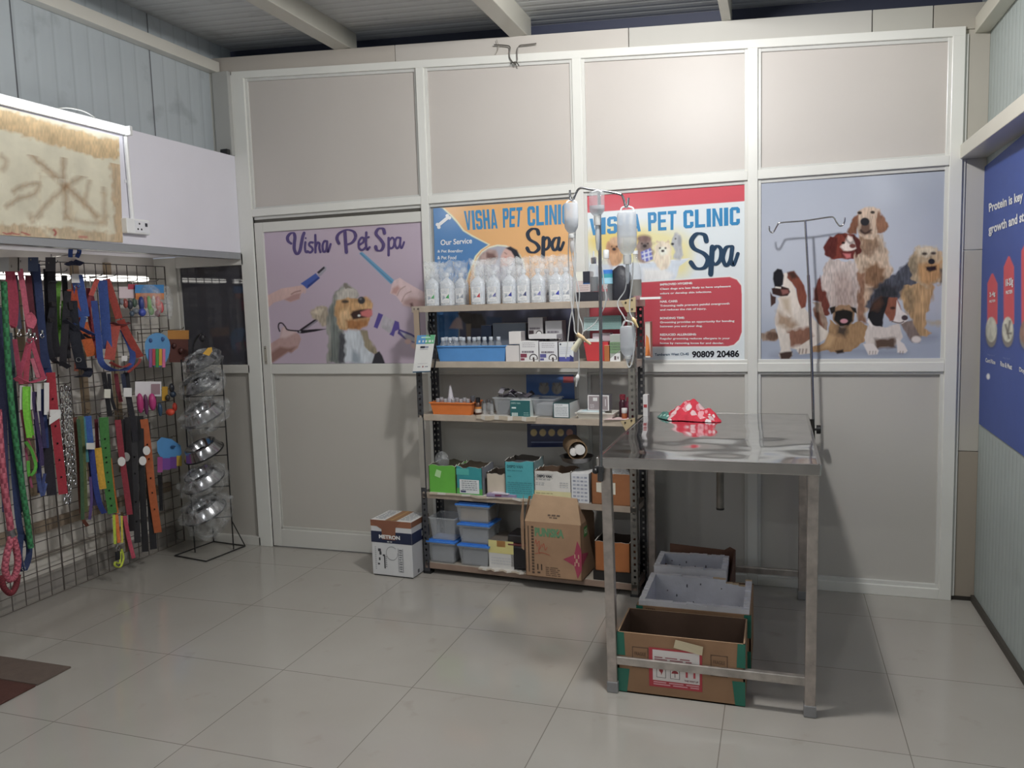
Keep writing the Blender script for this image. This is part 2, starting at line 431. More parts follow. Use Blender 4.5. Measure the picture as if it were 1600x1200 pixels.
# ------------------------------------------------------------------ printed pictures: a fine mesh coloured point by point
class Canvas:
    def __init__(s, tl, tr, br, bl, plane, nx, ny, bg):
        u, v = np.meshgrid(np.linspace(0, 1, nx), np.linspace(0, 1, ny))
        mix = lambda i: (tl[i] * (1 - u) + tr[i] * u) * (1 - v) + (bl[i] * (1 - u) + br[i] * u) * v
        s.X, s.Y = mix(0), mix(1); s.nx, s.ny = nx, ny; s.plane = plane; s.T = (0, 0, 1.0); s.gamma = 1.0
        s.rgb = np.ones((ny, nx, 3)) * np.array(C(bg))
    def vn(s, fx, fy, seed):
        """smooth noise in -1..1 with cells of fx by fy pixels"""
        r = np.random.RandomState(seed).rand(97, 97) * 2 - 1
        gx = (s.X - s.X.min()) / fx; gy = (s.Y - s.Y.min()) / fy
        ix = gx.astype(int) % 96; iy = gy.astype(int) % 96; a = gx % 1; b = gy % 1
        a = a * a * (3 - 2 * a); b = b * b * (3 - 2 * b)
        return (r[iy, ix] * (1 - a) + r[iy, ix + 1] * a) * (1 - b) + (r[iy + 1, ix] * (1 - a) + r[iy + 1, ix + 1] * a) * b
    def fill(s, pts, col, soft=1.2, rough=0.0, tex=0.0, op=1.0, seed=3, grain=(2.0, 6.0)):
        ox, oy, k = s.T; p = np.array([(ox + a / k, oy + b / k) for a, b in pts], float)
        pad = soft + rough + 2
        ys = np.where((s.Y[:, 0] > p[:, 1].min() - pad - 30) & (s.Y[:, 0] < p[:, 1].max() + pad + 30))[0]
        if len(ys) == 0: return
        sl = slice(ys[0], ys[-1] + 1); X, Y = s.X[sl], s.Y[sl]
        if rough: X = X + rough * s.vn(5, 7, seed)[sl]; Y = Y + rough * s.vn(6, 5, seed + 1)[sl]
        inside = np.zeros(X.shape, bool); dist = np.full(X.shape, 1e9); n = len(p)
        for i in range(n):
            x0, y0 = p[i - 1]; x1, y1 = p[i]
            if y0 != y1: inside ^= ((y0 > Y) != (y1 > Y)) & (X < (x1 - x0) * (Y - y0) / (y1 - y0) + x0)
            dx, dy = x1 - x0, y1 - y0; l2 = dx * dx + dy * dy or 1
            t = np.clip(((X - x0) * dx + (Y - y0) * dy) / l2, 0, 1)
            dist = np.minimum(dist, np.hypot(X - x0 - t * dx, Y - y0 - t * dy))
        a = np.clip(0.5 + np.where(inside, dist, -dist) / soft, 0, 1) * op
        c = np.array(C(col))[None, None, :] * np.ones(X.shape + (1,))
        if tex: c = c * (1 + tex * (s.vn(grain[0], grain[1], seed + 5)[sl] + 0.6 * s.vn(9, 12, seed + 6)[sl]))[..., None]
        s.rgb[sl] = s.rgb[sl] * (1 - a[..., None]) + np.clip(c, 0, 0.95) * a[..., None]
    def oval(s, cx, cy, rx, ry, col, rot=0.0, **k):
        c, d = math.cos(rot), math.sin(rot)
        s.fill([(cx + rx * math.cos(t) * c - ry * math.sin(t) * d, cy + rx * math.cos(t) * d + ry * math.sin(t) * c) for t in np.linspace(0, 2 * PI, 20)[:-1]], col, **k)
    def line(s, pts, w, col, **k):
        P = smooth_path(pts, 4); n = len(P); L = []; R = []
        for i in range(n):
            t = P[min(i + 1, n - 1)] - P[max(i - 1, 0)]; l = math.hypot(*t) or 1; q = np.array([-t[1], t[0]]) / l * w / 2
            L.append(tuple(P[i] + q)); R.append(tuple(P[i] - q))
        s.fill(L + R[::-1], col, **k)
    def build(s, name, mat='print', parent=None, label=None, cat=None, thick=0.002):
        P = np.array([s.plane(x, y) for x, y in zip(s.X.ravel(), s.Y.ravel())])
        org = ORG[parent.name] if parent is not None else np.array([P[:, 0].mean(), P[:, 1].mean(), P[:, 2].min()])
        P = P - org; nx, ny = s.nx, s.ny
        g = s.rgb.mean(-1, keepdims=True); s.rgb = np.clip(g + .90 * (s.rgb - g), 0.004, 1) ** s.gamma
        i = np.arange(nx * ny).reshape(ny, nx)
        q = np.stack([i[1:, :-1], i[1:, 1:], i[:-1, 1:], i[:-1, :-1]], -1).reshape(-1, 4)
        me = bpy.data.meshes.new(name); me.vertices.add(len(P)); me.vertices.foreach_set('co', P.ravel())
        me.loops.add(q.size); me.loops.foreach_set('vertex_index', q.ravel().astype(np.int32))
        me.polygons.add(len(q)); me.polygons.foreach_set('loop_start', np.arange(0, q.size, 4, dtype=np.int32))
        me.update(calc_edges=True)
        at = me.color_attributes.new('Col', 'FLOAT_COLOR', 'POINT')
        at.data.foreach_set('color', np.concatenate([s.rgb.reshape(-1, 3), np.ones((nx * ny, 1))], 1).ravel().astype(np.float32))
        me.materials.append(M[mat]); o = bpy.data.objects.new(name, me); COL.objects.link(o)
        if parent is not None: o.parent = parent
        else: o.location = org
        ORG[o.name] = org
        if label: o['label'] = label
        if cat: o['category'] = cat
        return o


# ================================================================== THE ROOM
def struct(name, mb, mat, **k): return mb.build(name, mat, kind='structure', **k)
WHITE = '#cfcfca'; PANEL = '#b4aea9'
NEAR = -7.2

struct('floor', MB().poly([(-1.2, NEAR, 0), (5.0, NEAR, 0), (5.0, 0.35, 0), (-1.2, 0.35, 0)], '#a8a29b'), 'floor')
def zc(x): return 3.171 - 0.0555 * x                     # sloping roof sheet
struct('ceiling', MB().add([(-1.2, NEAR, zc(-1.2)), (-1.2, .5, zc(-1.2)), (4.4, .5, zc(4.4)), (4.4, NEAR, zc(4.4))], [(0, 1, 2, 3)], '#8b8d8c'), 'roof_sheet')
struct('wall_left', MB().add([(-.23, NEAR, 2.40), (-.23, .2, 2.40), (-.23, .2, 3.3), (-.23, NEAR, 3.3)], [(3, 2, 1, 0)], '#8d9498'), 'upper_sheet')
struct('wall_right', MB().add([(4.02, NEAR, 0), (4.02, .2, 0), (4.02, .2, 3.1), (4.02, NEAR, 3.1)], [(0, 1, 2, 3)], '#9aa3a1'), 'right_sheet')
struct('wall_rear', MB().add([(-1.2, NEAR, 0), (4.4, NEAR, 0), (4.4, NEAR, 3.3), (-1.2, NEAR, 3.3)], [(3, 2, 1, 0)], '#a5a5a5'), 'paint')

# white boxed-out bulkhead over the leash display, its soffit profile and the wall under it
mb = MB(); mb.bb(-.80, -.095, NEAR, -.001, 1.885, 2.48, '#cfcdd6'); struct('wall_left_bulkhead', mb, 'paint', bevel=.003)
mb = MB(); mb.bb(-.150, -.092, NEAR, -.008, 1.846, 1.884, '#85878b'); mb.bb(-.175, -.150, NEAR, -.008, 1.868, 1.884, '#9a9b9e')
struct('trim_1', mb, 'alu', bevel=.002)
mb = MB(); mb.bb(-.86, -.78, NEAR, .0, 0, 1.90, '#c3beb6')
for y0 in (-.42, -.66, -1.05, -1.62, -2.1): mb.bb(-.78, -.765, y0, y0 + .05, .55, 1.84, '#8c7a62')      # tan battens on the white wall
mb.bb(-.78, -.752, NEAR, -.02, .34, .40, '#8a7a68'); mb.bb(-.78, -.745, NEAR, -.02, .0, .10, '#8f8a84')
mb.bb(-.78, -.755, NEAR, -.02, .20, .215, '#9c948b')
struct('wall_left_lower', mb, 'paint')
# horizontal tube fixed along the grey upper wall, corner boxing
mb = MB(); mb.bb(-.228, -.165, NEAR, .0, 2.985, 3.05, '#bdbab1'); struct('trim_2', mb, 'alu', bevel=.003)
mb = MB(); mb.bb(-.205, -.092, -.03, .03, 2.482, 2.985, '#9d9d9a'); mb.bb(-.235, -.205, -.02, .03, 2.482, 2.985, '#a9a7a0'); struct('trim_3', mb, 'alu', bevel=.003)

# ---- aluminium partition: frame + boards
wall = bpy.data.objects.new('wall_back', None); COL.objects.link(wall); wall['kind'] = 'structure'; ORG[wall.name] = np.zeros(3)
def ztop(x): return 2.983 - .0657 * (x + .05)
POSTS = [(-.099, 0.0), (1.150, 1.198), (2.058, 2.108), (2.955, 3.004), (3.862, 3.916)]
def post(mb, x0, x1, z0, z1a, z1b):
    mb.hexa([(x0, 0, z0), (x1, 0, z0), (x1, .05, z0), (x0, .05, z0), (x0, 0, z1a), (x1, 0, z1b), (x1, .05, z1b), (x0, .05, z1a)], WHITE)
mb = MB()
for x0, x1 in POSTS:
    post(mb, x0, x1, 0, ztop(x0) - .02, ztop(x1) - .02)
    b0, b1 = x0 - .016, x1 + .016                                    # glazing beads standing a little back
    if x0 < 0: b0 = x0
    if x0 < 0 or x0 == 1.150:
        zb = 2.11
    else: zb = .02
    mb.hexa([(b0, .014, zb), (b1, .014, zb), (b1, .05, zb), (b0, .05, zb), (b0, .014, ztop(b0) - .03), (b1, .014, ztop(b1) - .03), (b1, .05, ztop(b1) - .03), (b0, .05, ztop(b0) - .03)], '#c2c2be')
mb.build('frame_post', 'alu', wall, bevel=.0025)
mb = MB()
for (xa, xb) in [(0, 1.150), (1.198, 2.058), (2.108, 2.955), (3.004, 3.862)]:
    mb.bb(xa, xb, .001, .05, 2.104, 2.150, WHITE); mb.bb(xa, xb, .016, .05, 2.085, 2.162, '#b9b9b6')
    if xa > 0:
        mb.bb(xa, xb, .001, .05, 1.132, 1.178, WHITE); mb.bb(xa, xb, .012, .05, 1.118, 1.196, '#c4c4c0')
        mb.bb(xa, xb, .001, .05, 0, .052, WHITE); mb.bb(xa, xb, .012, .05, 0.02, .072, '#c4c4c0')
x0, x1 = -.085, 3.916
mb.hexa([(x0, -.001, ztop(x0) - .042), (x1, -.001, ztop(x1) - .042), (x1, .05, ztop(x1) - .042), (x0, .05, ztop(x0) - .042),
         (x0, -.001, ztop(x0)), (x1, -.001, ztop(x1)), (x1, .05, ztop(x1)), (x0, .05, ztop(x0))], WHITE)
mb.hexa([(x0, .0165, ztop(x0) - .058), (x1, .0165, ztop(x1) - .058), (x1, .05, ztop(x1) - .058), (x0, .05, ztop(x0) - .058),
         (x0, .0165, ztop(x0) - .03), (x1, .0165, ztop(x1) - .03), (x1, .05, ztop(x1) - .03), (x0, .05, ztop(x0) - .03)], '#bcbcb9')
mb.build('frame_rail', 'alu', wall, bevel=.0025)
for k, (xa, xb) in enumerate([(0, 1.15), (1.198, 2.058), (2.108, 2.955), (3.004, 3.862)]):
    MB().hexa([(xa, .028, 2.14), (xb, .028, 2.14), (xb, .04, 2.14), (xa, .04, 2.14), (xa, .028, ztop(xa) - .04), (xb, .028, ztop(xb) - .04), (xb, .04, ztop(xb) - .04), (xa, .04, ztop(xa) - .04)], PANEL).build('upper_panel', 'panel', wall)
    if k:
        MB().bb(xa, xb, .028, .04, .04, 1.15, '#b2afa9').build('lower_panel', 'panel', wall)
        MB().bb(xa, xb, .028, .04, 1.16, 2.12, '#8a8a8a').build('middle_panel', 'panel', wall)
# fascia over the partition, sloping with the roof; dark sheet closing the gap above it
mb = MB()
def zf(x): return 3.070 - .0620 * x
for xa, xb, col in ((-.23, 1.02, '#a9a29a'), (1.024, 2.36, '#aea9a3'), (2.364, 3.52, '#a9a7a1'), (3.524, 3.78, '#a5a39b'), (3.784, 4.02, '#9c978d')):
    mb.hexa([(xa, .012, ztop(xa) - .01), (xb, .012, ztop(xb) - .01), (xb, .06, ztop(xb) - .01), (xa, .06, ztop(xa) - .01), (xa, .012, zf(xa)), (xb, .012, zf(xb)), (xb, .06, zf(xb)), (xa, .06, zf(xa))], col)
struct('trim_4', mb, 'paint', bevel=.002)
mb = MB(); xa, xb = -.6, 4.3
mb.hexa([(xa, .22, 2.6), (xb, .22, 2.6), (xb, .24, 2.6), (xa, .24, 2.6), (xa, .22, zc(xa) + .03), (xb, .22, zc(xb) + .03), (xb, .24, zc(xb) + .03), (xa, .24, zc(xa) + .03)], '#2c3145')
struct('wall_back_upper', mb, 'paint')
for n, (xa, xb, zb) in enumerate([(.632, .735, 3.028), (1.713, 1.811, 2.960), (2.830, 2.876, 2.893)]):
    mb = MB(); mb.hexa([(xa, NEAR, zb), (xb, NEAR, zb), (xb, .10, zb), (xa, .10, zb), (xa, NEAR, zc(xa) + .01), (xb, NEAR, zc(xb) + .01), (xb, .10, zc(xb) + .01), (xa, .10, zc(xa) + .01)], '#a8a69c')
    struct('trim_%d' % (5 + n), mb, 'alu', bevel=.004)
# tiled corner column, right-hand tubes on the wall
mb = MB()
for za, zb, col in ((0.012, .742, '#8f8578'), (.745, 1.705, '#a7a299'), (1.708, 2.20, '#aeaba6'), (2.203, 2.76, '#a39e94')):
    mb.bb(3.918, 4.02, .022, .06, za, zb, col)
struct('trim_8', mb, 'paint', bevel=.002)
mb = MB(); mb.bb(3.905, 4.02, NEAR, .02, 2.128, 2.192, '#b9b6aa'); struct('trim_9', mb, 'alu', bevel=.003)
mb = MB(); mb.bb(3.955, 4.02, NEAR, .04, 2.690, 2.762, '#bab7aa'); struct('trim_10', mb, 'alu', bevel=.003)
mb = MB(); mb.bb(4.004, 4.02, NEAR, .02, 0, .03, '#3c3832'); mb.bb(3.918, 4.02, .018, .03, 0, .02, '#26221e'); struct('baseboard_right', mb, 'paint')

# ---- sidelight left of the door
w = bpy.data.objects.new('window_1', None); COL.objects.link(w); w['kind'] = 'structure'; ORG[w.name] = np.zeros(3)
mb = MB()
mb.bb(-.86, -.605, .0, .05, 0, 1.88, '#bdbbb4'); mb.bb(-.605, -.085, .0, .05, 1.812, 1.884, '#c4c2bc')
mb.bb(-.605, -.085, .0, .05, 1.128, 1.182, '#bdbbb5'); mb.bb(-.605, -.085, .0, .05, 0, .058, '#bdbbb5')
mb.bb(-.620, -.585, .012, .05, 1.17, 1.83, '#a9a7a1'); mb.bb(-.62, -.585, .012, .05, .04, 1.14, '#a9a7a1')
mb.build('window_frame', 'alu', w, bevel=.003)
MB().bb(-.60, -.085, .022, .030, 1.17, 1.82, '#1a1b22').build('pane', 'dark_glass', w)
MB().bb(-.60, -.085, .024, .034, .04, 1.14, '#a5a19a').build('lower_panel', 'panel', w)

# ---- sliding door with its grey lower board
d = bpy.data.objects.new('door_1', None); COL.objects.link(d); d['kind'] = 'structure'; ORG[d.name] = np.zeros(3)
mb = MB()
mb.bb(.006, .068, .010, .045, .006, 2.066, '#c3c2bd'); mb.bb(.068, 1.158, .010, .045, 2.006, 2.066, '#c6c5c0')
mb.bb(.068, 1.158, .010, .045, 1.122, 1.184, '#c3c2bd'); mb.bb(.068, 1.158, .010, .045, .006, .118, '#bfbeb9')
mb.bb(.060, .078, .018, .045, .1, 1.14, '#a9a8a3'); mb.bb(.06, 1.15, .018, .045, .10, .135, '#b5b4ae')
mb.build('door_frame', 'alu', d, bevel=.003)
MB().bb(.07, 1.155, .026, .036, .11, 1.13, '#b2aea7').build('lower_panel', 'panel', d)
MB().bb(.07, 1.155, .026, .036, 1.17, 2.02, '#8a8a8a').build('upper_panel', 'panel', d)
mb = MB(); mb.bb(.025, .043, .006, .011, 1.185, 1.30, '#9b968b'); mb.ball((.034, .006, 1.20), .004, '#3a3833', 6, 4); mb.ball((.034, .006, 1.285), .004, '#3a3833', 6, 4)
mb.build('lock_plate', 'metal', d, bevel=.001)
mb = MB(); mb.bb(-.0, .007, .012, .05, 0, 2.10, '#15130f'); mb.bb(0, 1.15, .02, .05, 2.066, 2.090, '#4a4742'); struct('trim_11', mb, 'paint')

# ---- brown mat at the left edge of the floor
mb = MB(); mb.bb(-.55, .187, -1.90, -1.73, 0, .008, '#5c4f47'); mb.bb(-.55, .187, -2.35, -1.905, 0, .008, '#4a2a22')
mb.build('door_mat', 'cloth', label='dark brown and maroon mat lying on the pale tiled floor', cat='mat', bevel=.002)

# ---- loose cable ends hanging out of the fascia
t = aY(803, 80, 0)
mb = MB()
for pts, r, cc in (([(772, 70), (790, 71), (797, 74), (796, 88), (800, 96), (806, 101)], .0035, '#4a4743'), ([(838, 68), (822, 70), (811, 72), (808, 84), (808, 95), (804, 100)], .0035, '#5a5651'),
                   ([(776, 62), (779, 74), (775, 84)], .002, '#8d887f'), ([(798, 99), (806, 97), (811, 103)], .003, '#37342f')):
    mb.tube(smooth_path([aY(x, y, -.012) for x, y in pts], 4), r, cc, n=6)
mb.build('loose_cable', 'plastic', smooth=True, label='loose grey cable ends poking out of the cream fascia above the partition', cat='cable')

# ---- long tube lamp, conduit and socket on the white bulkhead
BX = -.095
tl = thing('tube_light', 'lit white tube lamp along the top of the white bulkhead above the stained board', 'lamp', (BX, -1.4, 2.46))
Y0, Y1 = -2.05, -.885
mb = MB(); mb.bb(BX, BX + .022, Y0, Y1, 2.440, 2.486, '#d8d8d8'); mb.build('batten', 'alu', tl, bevel=.004)
mb = MB(); mb.tube([(BX + .034, Y0 + .03, 2.457), (BX + .034, Y1 - .02, 2.457)], .0155, '#ffffff', n=12); mb.build('tube', 'lamp', tl, smooth=True, label='glowing white tube')
mb = MB(); mb.bb(BX, BX + .052, Y1 - .02, Y1, 2.436, 2.484, '#cfcfcf'); mb.bb(BX, BX + .052, Y0, Y0 + .03, 2.436, 2.484, '#cfcfcf'); mb.build('end_cap', 'plastic', tl, bevel=.004)
mb = MB(); mb.tube(smooth_path([(BX + .006, -1.30, 2.486), (BX + .012, -1.24, 2.502), (BX + .012, -1.15, 2.506), (BX + .008, -1.08, 2.490)], 5), .003, '#d6d6d2', n=6); mb.build('wire', 'plastic', tl, smooth=True)
cd = thing('socket_box', 'white wall socket at the foot of a white conduit on the bulkhead', 'socket', (BX, -.86, 1.94))
def bulk(px, py, off=0.0): return aX(px, py, BX + off)
p0, p1 = bulk(193, 214), bulk(203, 342)
mb = MB(); mb.tube([(BX + .012, p0[1], p0[2]), (BX + .012, p0[1] + .004, p1[2])], .011, '#d9d9db', n=10); mb.build('conduit', 'plastic', cd, smooth=True)
mb = MB(); mb.bb(BX, BX + .006, p0[1] - .018, p0[1] + .018, 2.20, 2.215, '#cfcfd2'); mb.build('clip', 'plastic', cd)
a, b = bulk(188, 342), bulk(226, 368)
mb = MB(); mb.bb(BX, BX + .04, a[1], b[1], b[2], a[2] + .004, '#dcdce0'); mb.build('box', 'plastic', cd, bevel=.005)
mb = MB(); ym = a[1] + (b[1] - a[1]) * .62; zm = (a[2] + b[2]) / 2
mb.bb(BX + .040, BX + .043, ym - .045, b[1] - .008, b[2] + .008, a[2] - .006, '#d3d3d8')
mb.build('faceplate', 'plastic', cd, bevel=.001)
mb = MB()
for dy, dz in ((-.016, .016), (-.028, -.012), (-.004, -.012)): mb.ball((BX + .043, ym + dy, zm + dz), (.002, .0055, .0055), '#1e1e22', 8, 5)
mb.build('pin_hole', 'plastic', cd)
mb = MB(); mb.bb(BX + .043, BX + .047, ym + .022, ym + .036, zm + .004, zm + .022, '#2b2b33'); mb.build('switch', 'plastic', cd, bevel=.001)

# ---- glue-stained board
cv = Canvas((-200, 115), (186, 214), (192, 379), (-200, 355), lambda x, y: aX(x, y, BX + .006), 330, 190, '#cfc8b0')
cv.T = (0, 0, 3.0)
N1 = cv.vn(26, 34, 5); cv.rgb *= (1 + .07 * N1)[..., None]
TAN = '#b3926a'; LT = '#bfa680'
def rub(pts, w, col, op=.8): cv.line(pts, w * (1 if w > 50 else .62), col if w > 50 else '#94714a', soft=5 if w > 50 else 9, rough=3.0 if w > 50 else 1.6, op=op, tex=.22, seed=9)
rub([(-500, 470), (0, 560), (180, 610), (330, 650), (450, 690), (560, 700)], 95, '#c39f68', .8); rub([(520, 660), (545, 800), (560, 960), (575, 1140)], 58, TAN, .75)
rub([(-400, 1040), (0, 1080), (300, 1100), (580, 1130)], 64, '#b59a76', .8)
rub([(140, 720), (230, 800), (310, 870), (400, 960), (460, 1020)], 34, '#a5825b', .8); rub([(300, 690), (295, 800), (305, 880), (310, 1020)], 34, '#ad8a62', .75)
rub([(440, 790), (380, 830), (300, 880), (230, 950), (150, 1030)], 28, '#ad8c66', .7); rub([(60, 900), (110, 870), (180, 865), (160, 910), (90, 930), (30, 970)], 26, '#a8845c', .75)
rub([(430, 800), (420, 850), (400, 940)], 22, LT, .6); rub([(480, 830), (490, 960), (485, 1040)], 26, LT, .55); rub([(300, 1020), (400, 1040), (500, 1050)], 20, LT, .6)
rub([(0, 730), (30, 760), (10, 800)], 30, '#9a7a58', .6); rub([(140, 1000), (150, 1040), (200, 1010)], 18, '#a8845c', .6)
rub([(-300, 700), (-200, 900), (-330, 950)], 34, TAN, .6)
rg = random.Random(8)
for k in range(46):                                      # faint dry-brush smears
    x, y, a, l = rg.uniform(-400, 560), rg.uniform(640, 1080), rg.choice([-.8, -.2, .7, 1.5, 1.6]), rg.uniform(40, 170)
    cv.line([(x, y), (x + l * .5 * math.cos(a) + rg.uniform(-8, 8), y + l * .5 * math.sin(a)), (x + l * math.cos(a), y + l * math.sin(a))], rg.uniform(6, 26), rg.choice(['#a98a60', '#bfa47a', '#d9d2bc', '#c4b391']), soft=6, rough=1.2, op=rg.uniform(.15, .45), tex=.25)
for x in (30, 70, 120): cv.line([(x - 20, 1092), (x + 22, 1098)], 7, '#a84a44', soft=2, rough=1.5)
cv.line([(250, 1075), (262, 1090), (255, 1105)], 9, '#a84a44', soft=2); cv.line([(370, 1110), (410, 1112)], 8, '#b8645a', soft=3)
cv.build('stained_board', 'cardboard', label='cream board smeared with tan glue strokes under the lit tube lamp', cat='board')

# ---- two lamps on the wall behind the wire grid
for n, (ya, yb) in enumerate([(-1.30, -.70), (-.62, -.10)]):
    lo = thing('slim_tube_light', ['slim lit tube behind the harnesses at the top of the wire grid', 'slim lit tube behind the toy cards at the top of the wire grid'][n], 'lamp', (-.765, (ya + yb) / 2, 1.75), 'slim tubes behind the wire grid')
    MB().bb(-.765, -.745, ya, yb, 1.725, 1.765, '#d8d8d8').build('batten', 'alu', lo)
    MB().tube([(-.735, ya + .01, 1.745), (-.735, yb - .01, 1.745)], .012, '#ffffff', n=10).build('tube', 'lamp_low', lo, smooth=True, label='glowing white tube')

mb = MB(); c = aX(353, 238, -.16); mb.bb(-.150, -.098, -.07, -.035, 2.481, 2.515, '#17171a'); mb.build('cable_gland', 'plastic', label='small black plug lying on the white bulkhead corner by the grey boxing', cat='connector', bevel=.006)


# ================================================================== PRINTED POSTERS
PB = .024                                                # face of the boards the prints are stuck on
pp = PY(PB - .002); lp = PY(PB - .0035)

# ---- pink grooming print on the door
cv = Canvas((412, 360), (664, 344.5), (672, 567.5), (425, 568), pp, 310, 280, '#b3a2b4'); cv.gamma = 1.06
cv.rgb *= (1 + .05 * cv.vn(90, 80, 3))[..., None]
cv.T = (400, 320, 1200 / 280)
SK = '#c9a8a4'; SK2 = '#b08a86'
cv.fill([(70, 610), (170, 560), (270, 545), (330, 538), (328, 575), (300, 600), (290, 630), (230, 650), (190, 635), (120, 655), (70, 700)], SK, tex=.05)
cv.fill([(190, 635), (250, 600), (300, 590), (290, 630), (230, 650)], SK2, soft=3)
cv.line([(300, 575), (260, 585), (235, 600)], 7, '#95706e', soft=2); cv.line([(325, 560), (330, 580), (322, 592)], 9, SK, soft=2)
cv.fill([(298, 528), (400, 458), (428, 490), (342, 562), (318, 540)], '#3f5aa8'); cv.fill([(345, 540), (420, 482), (426, 492), (345, 560)], '#2c3f80', soft=2)
cv.fill([(408, 452), (455, 412), (470, 416), (470, 436), (440, 470), (424, 482)], '#9a96a4'); cv.fill([(408, 452), (455, 412), (462, 424), (420, 462)], '#34333c')
cv.fill([(80, 940), (160, 890), (172, 825), (195, 812), (205, 840), (240, 838), (290, 868), (302, 900), (280, 960), (240, 990), (215, 985), (150, 1030), (90, 1070)], '#b3928f', tex=.05)
cv.fill([(90, 1000), (160, 950), (215, 960), (270, 950), (235, 990), (215, 985), (150, 1030), (90, 1070)], '#8f6b64', soft=5)
cv.fill([(160, 890), (178, 825), (195, 812), (205, 845), (240, 838), (270, 855), (200, 890)], '#c9b0b2', soft=4)
cv.line([(160, 850), (150, 820), (155, 795), (175, 793), (195, 815), (215, 838), (290, 845)], 9, '#2a232c', soft=1)
cv.fill([(278, 850), (300, 830), (395, 765), (445, 738), (425, 770), (310, 850)], '#2c2630'); cv.fill([(315, 838), (395, 780), (432, 755), (415, 775), (330, 842)], '#8d8694', soft=2)
cv.fill([(275, 842), (330, 838), (400, 832), (478, 831), (400, 848), (310, 862), (280, 858)], '#2a242d'); cv.oval(294, 850, 7, 7, '#8b8690')
cv.fill([(690, 325), (710, 314), (928, 508), (903, 532)], '#5d97bd'); cv.line([(700, 325), (910, 520)], 6, '#3f7499', soft=2)
cv.fill([(898, 592), (908, 545), (920, 510), (962, 488), (1010, 520), (1080, 560), (1140, 592), (1140, 670), (1085, 690), (1030, 682), (985, 670), (960, 640), (938, 610)], '#cdb3b6', tex=.05)
cv.fill([(985, 640), (1040, 620), (1140, 640), (1140, 680), (1085, 690), (1030, 682), (985, 670)], '#b2908e', soft=6); cv.line([(1040, 660), (1046, 682)], 14, '#5a3a3a', soft=4)
cv.line([(945, 610), (965, 570), (1000, 545)], 5, '#a3837f', soft=2); cv.line([(975, 650), (1000, 600), (1040, 580)], 5, '#a3837f', soft=2)
cv.fill([(908, 590), (915, 560), (950, 540), (965, 560), (940, 600)], '#b98f8a', soft=4)
cv.fill([(820, 723), (852, 736), (813, 830), (788, 818)], '#4d3f8f'); cv.fill([(852, 740), (932, 778), (900, 865), (833, 818)], '#a9a4ad', tex=.12)
cv.fill([(930, 775), (957, 785), (962, 832), (932, 846), (922, 882), (893, 868), (906, 850)], '#4f4192')
cv.fill([(955, 830), (1040, 862), (1085, 890), (1075, 932), (1000, 902), (948, 862)], '#463c80'); cv.fill([(965, 848), (1040, 876), (1078, 902), (1065, 922), (1000, 892)], '#a7a3ad', soft=2)
for x, y in ((1018, 915), (1060, 945)): cv.oval(x, y, 22, 18, SK, soft=3)
# terrier
cv.fill([(362, 725), (375, 700), (400, 685), (440, 677), (485, 690), (490, 800), (440, 810), (415, 770), (378, 755)], '#a89a88', rough=2, tex=.22, soft=3)
cv.fill([(375, 720), (420, 695), (450, 700), (430, 740)], '#c8bba6', soft=4, tex=.15)
cv.fill([(500, 660), (520, 600), (560, 560), (600, 528), (650, 560), (690, 600), (600, 700), (580, 860), (590, 1060), (475, 1062), (478, 900), (472, 780)], '#8a8a84', rough=2.5, tex=.28, soft=3, grain=(1.4, 14))
cv.fill([(490, 700), (520, 640), (548, 640), (540, 800), (575, 900), (560, 1060), (500, 1060), (500, 880)], '#6f7674', rough=2, tex=.25, soft=4, grain=(1.4, 14))
cv.fill([(545, 590), (600, 545), (650, 560), (690, 595), (660, 625), (600, 640), (550, 650)], '#b3ada6', rough=2, tex=.18, soft=4)
cv.fill([(585, 545), (596, 520), (620, 548), (640, 560), (600, 566)], '#7d766f', rough=1.5, soft=2)
cv.fill([(540, 640), (600, 625), (680, 625), (730, 615), (780, 650), (776, 700), (765, 750), (750, 805), (690, 835), (600, 840), (560, 825), (530, 750), (525, 690)], '#b98f5f', rough=2, tex=.22, soft=3)
cv.fill([(560, 720), (620, 680), (640, 760), (620, 830), (570, 815)], '#cba87a', rough=2, tex=.2, soft=6)
cv.fill([(600, 770), (700, 775), (752, 770), (742, 810), (680, 838), (610, 830)], '#a06a38', rough=2, tex=.2, soft=6)
cv.fill([(660, 655), (740, 640), (780, 660), (770, 700), (690, 700)], '#c49a68', soft=5, tex=.2)
cv.oval(598, 648, 24, 11, '#4c4038', soft=3); cv.oval(706, 640, 24, 25, '#35353c', soft=2); cv.oval(700, 630, 8, 6, '#77777f', soft=3)
cv.fill([(632, 735), (650, 712), (700, 700), (770, 698), (772, 745), (720, 758), (650, 768)], '#3d2422', soft=3)
cv.fill([(700, 718), (752, 698), (778, 706), (779, 738), (755, 756), (705, 742)], '#c66a6a', soft=3); cv.oval(690, 742, 9, 7, '#e6dcd6', soft=2)
cv.fill([(575, 860), (620, 835), (700, 838), (735, 930), (785, 1000), (800, 1062), (575, 1062)], '#bfc6cf', rough=2, tex=.15, soft=5, grain=(2, 12))
cv.fill([(560, 850), (592, 870), (600, 960), (590, 1062), (552, 1062)], '#4b4d55', rough=2, soft=4, tex=.2)
cv.fill([(640, 960), (690, 1000), (710, 1062), (640, 1062)], '#8d98a5', rough=2, soft=8)
cv.fill([(698, 835), (748, 840), (762, 900), (800, 955), (822, 990), (790, 1000), (740, 965), (712, 900)], '#8f836c', rough=2, tex=.25, soft=3, grain=(1.4, 12))
cv.fill([(795, 1000), (825, 980), (845, 1010), (866, 1065), (775, 1065)], '#2b2a35', soft=2)
pink = cv.build('poster', label='pink pet spa poster with a terrier and grooming hands on the sliding door', cat='poster')
LET = '#493a70'
mb = Lettering()
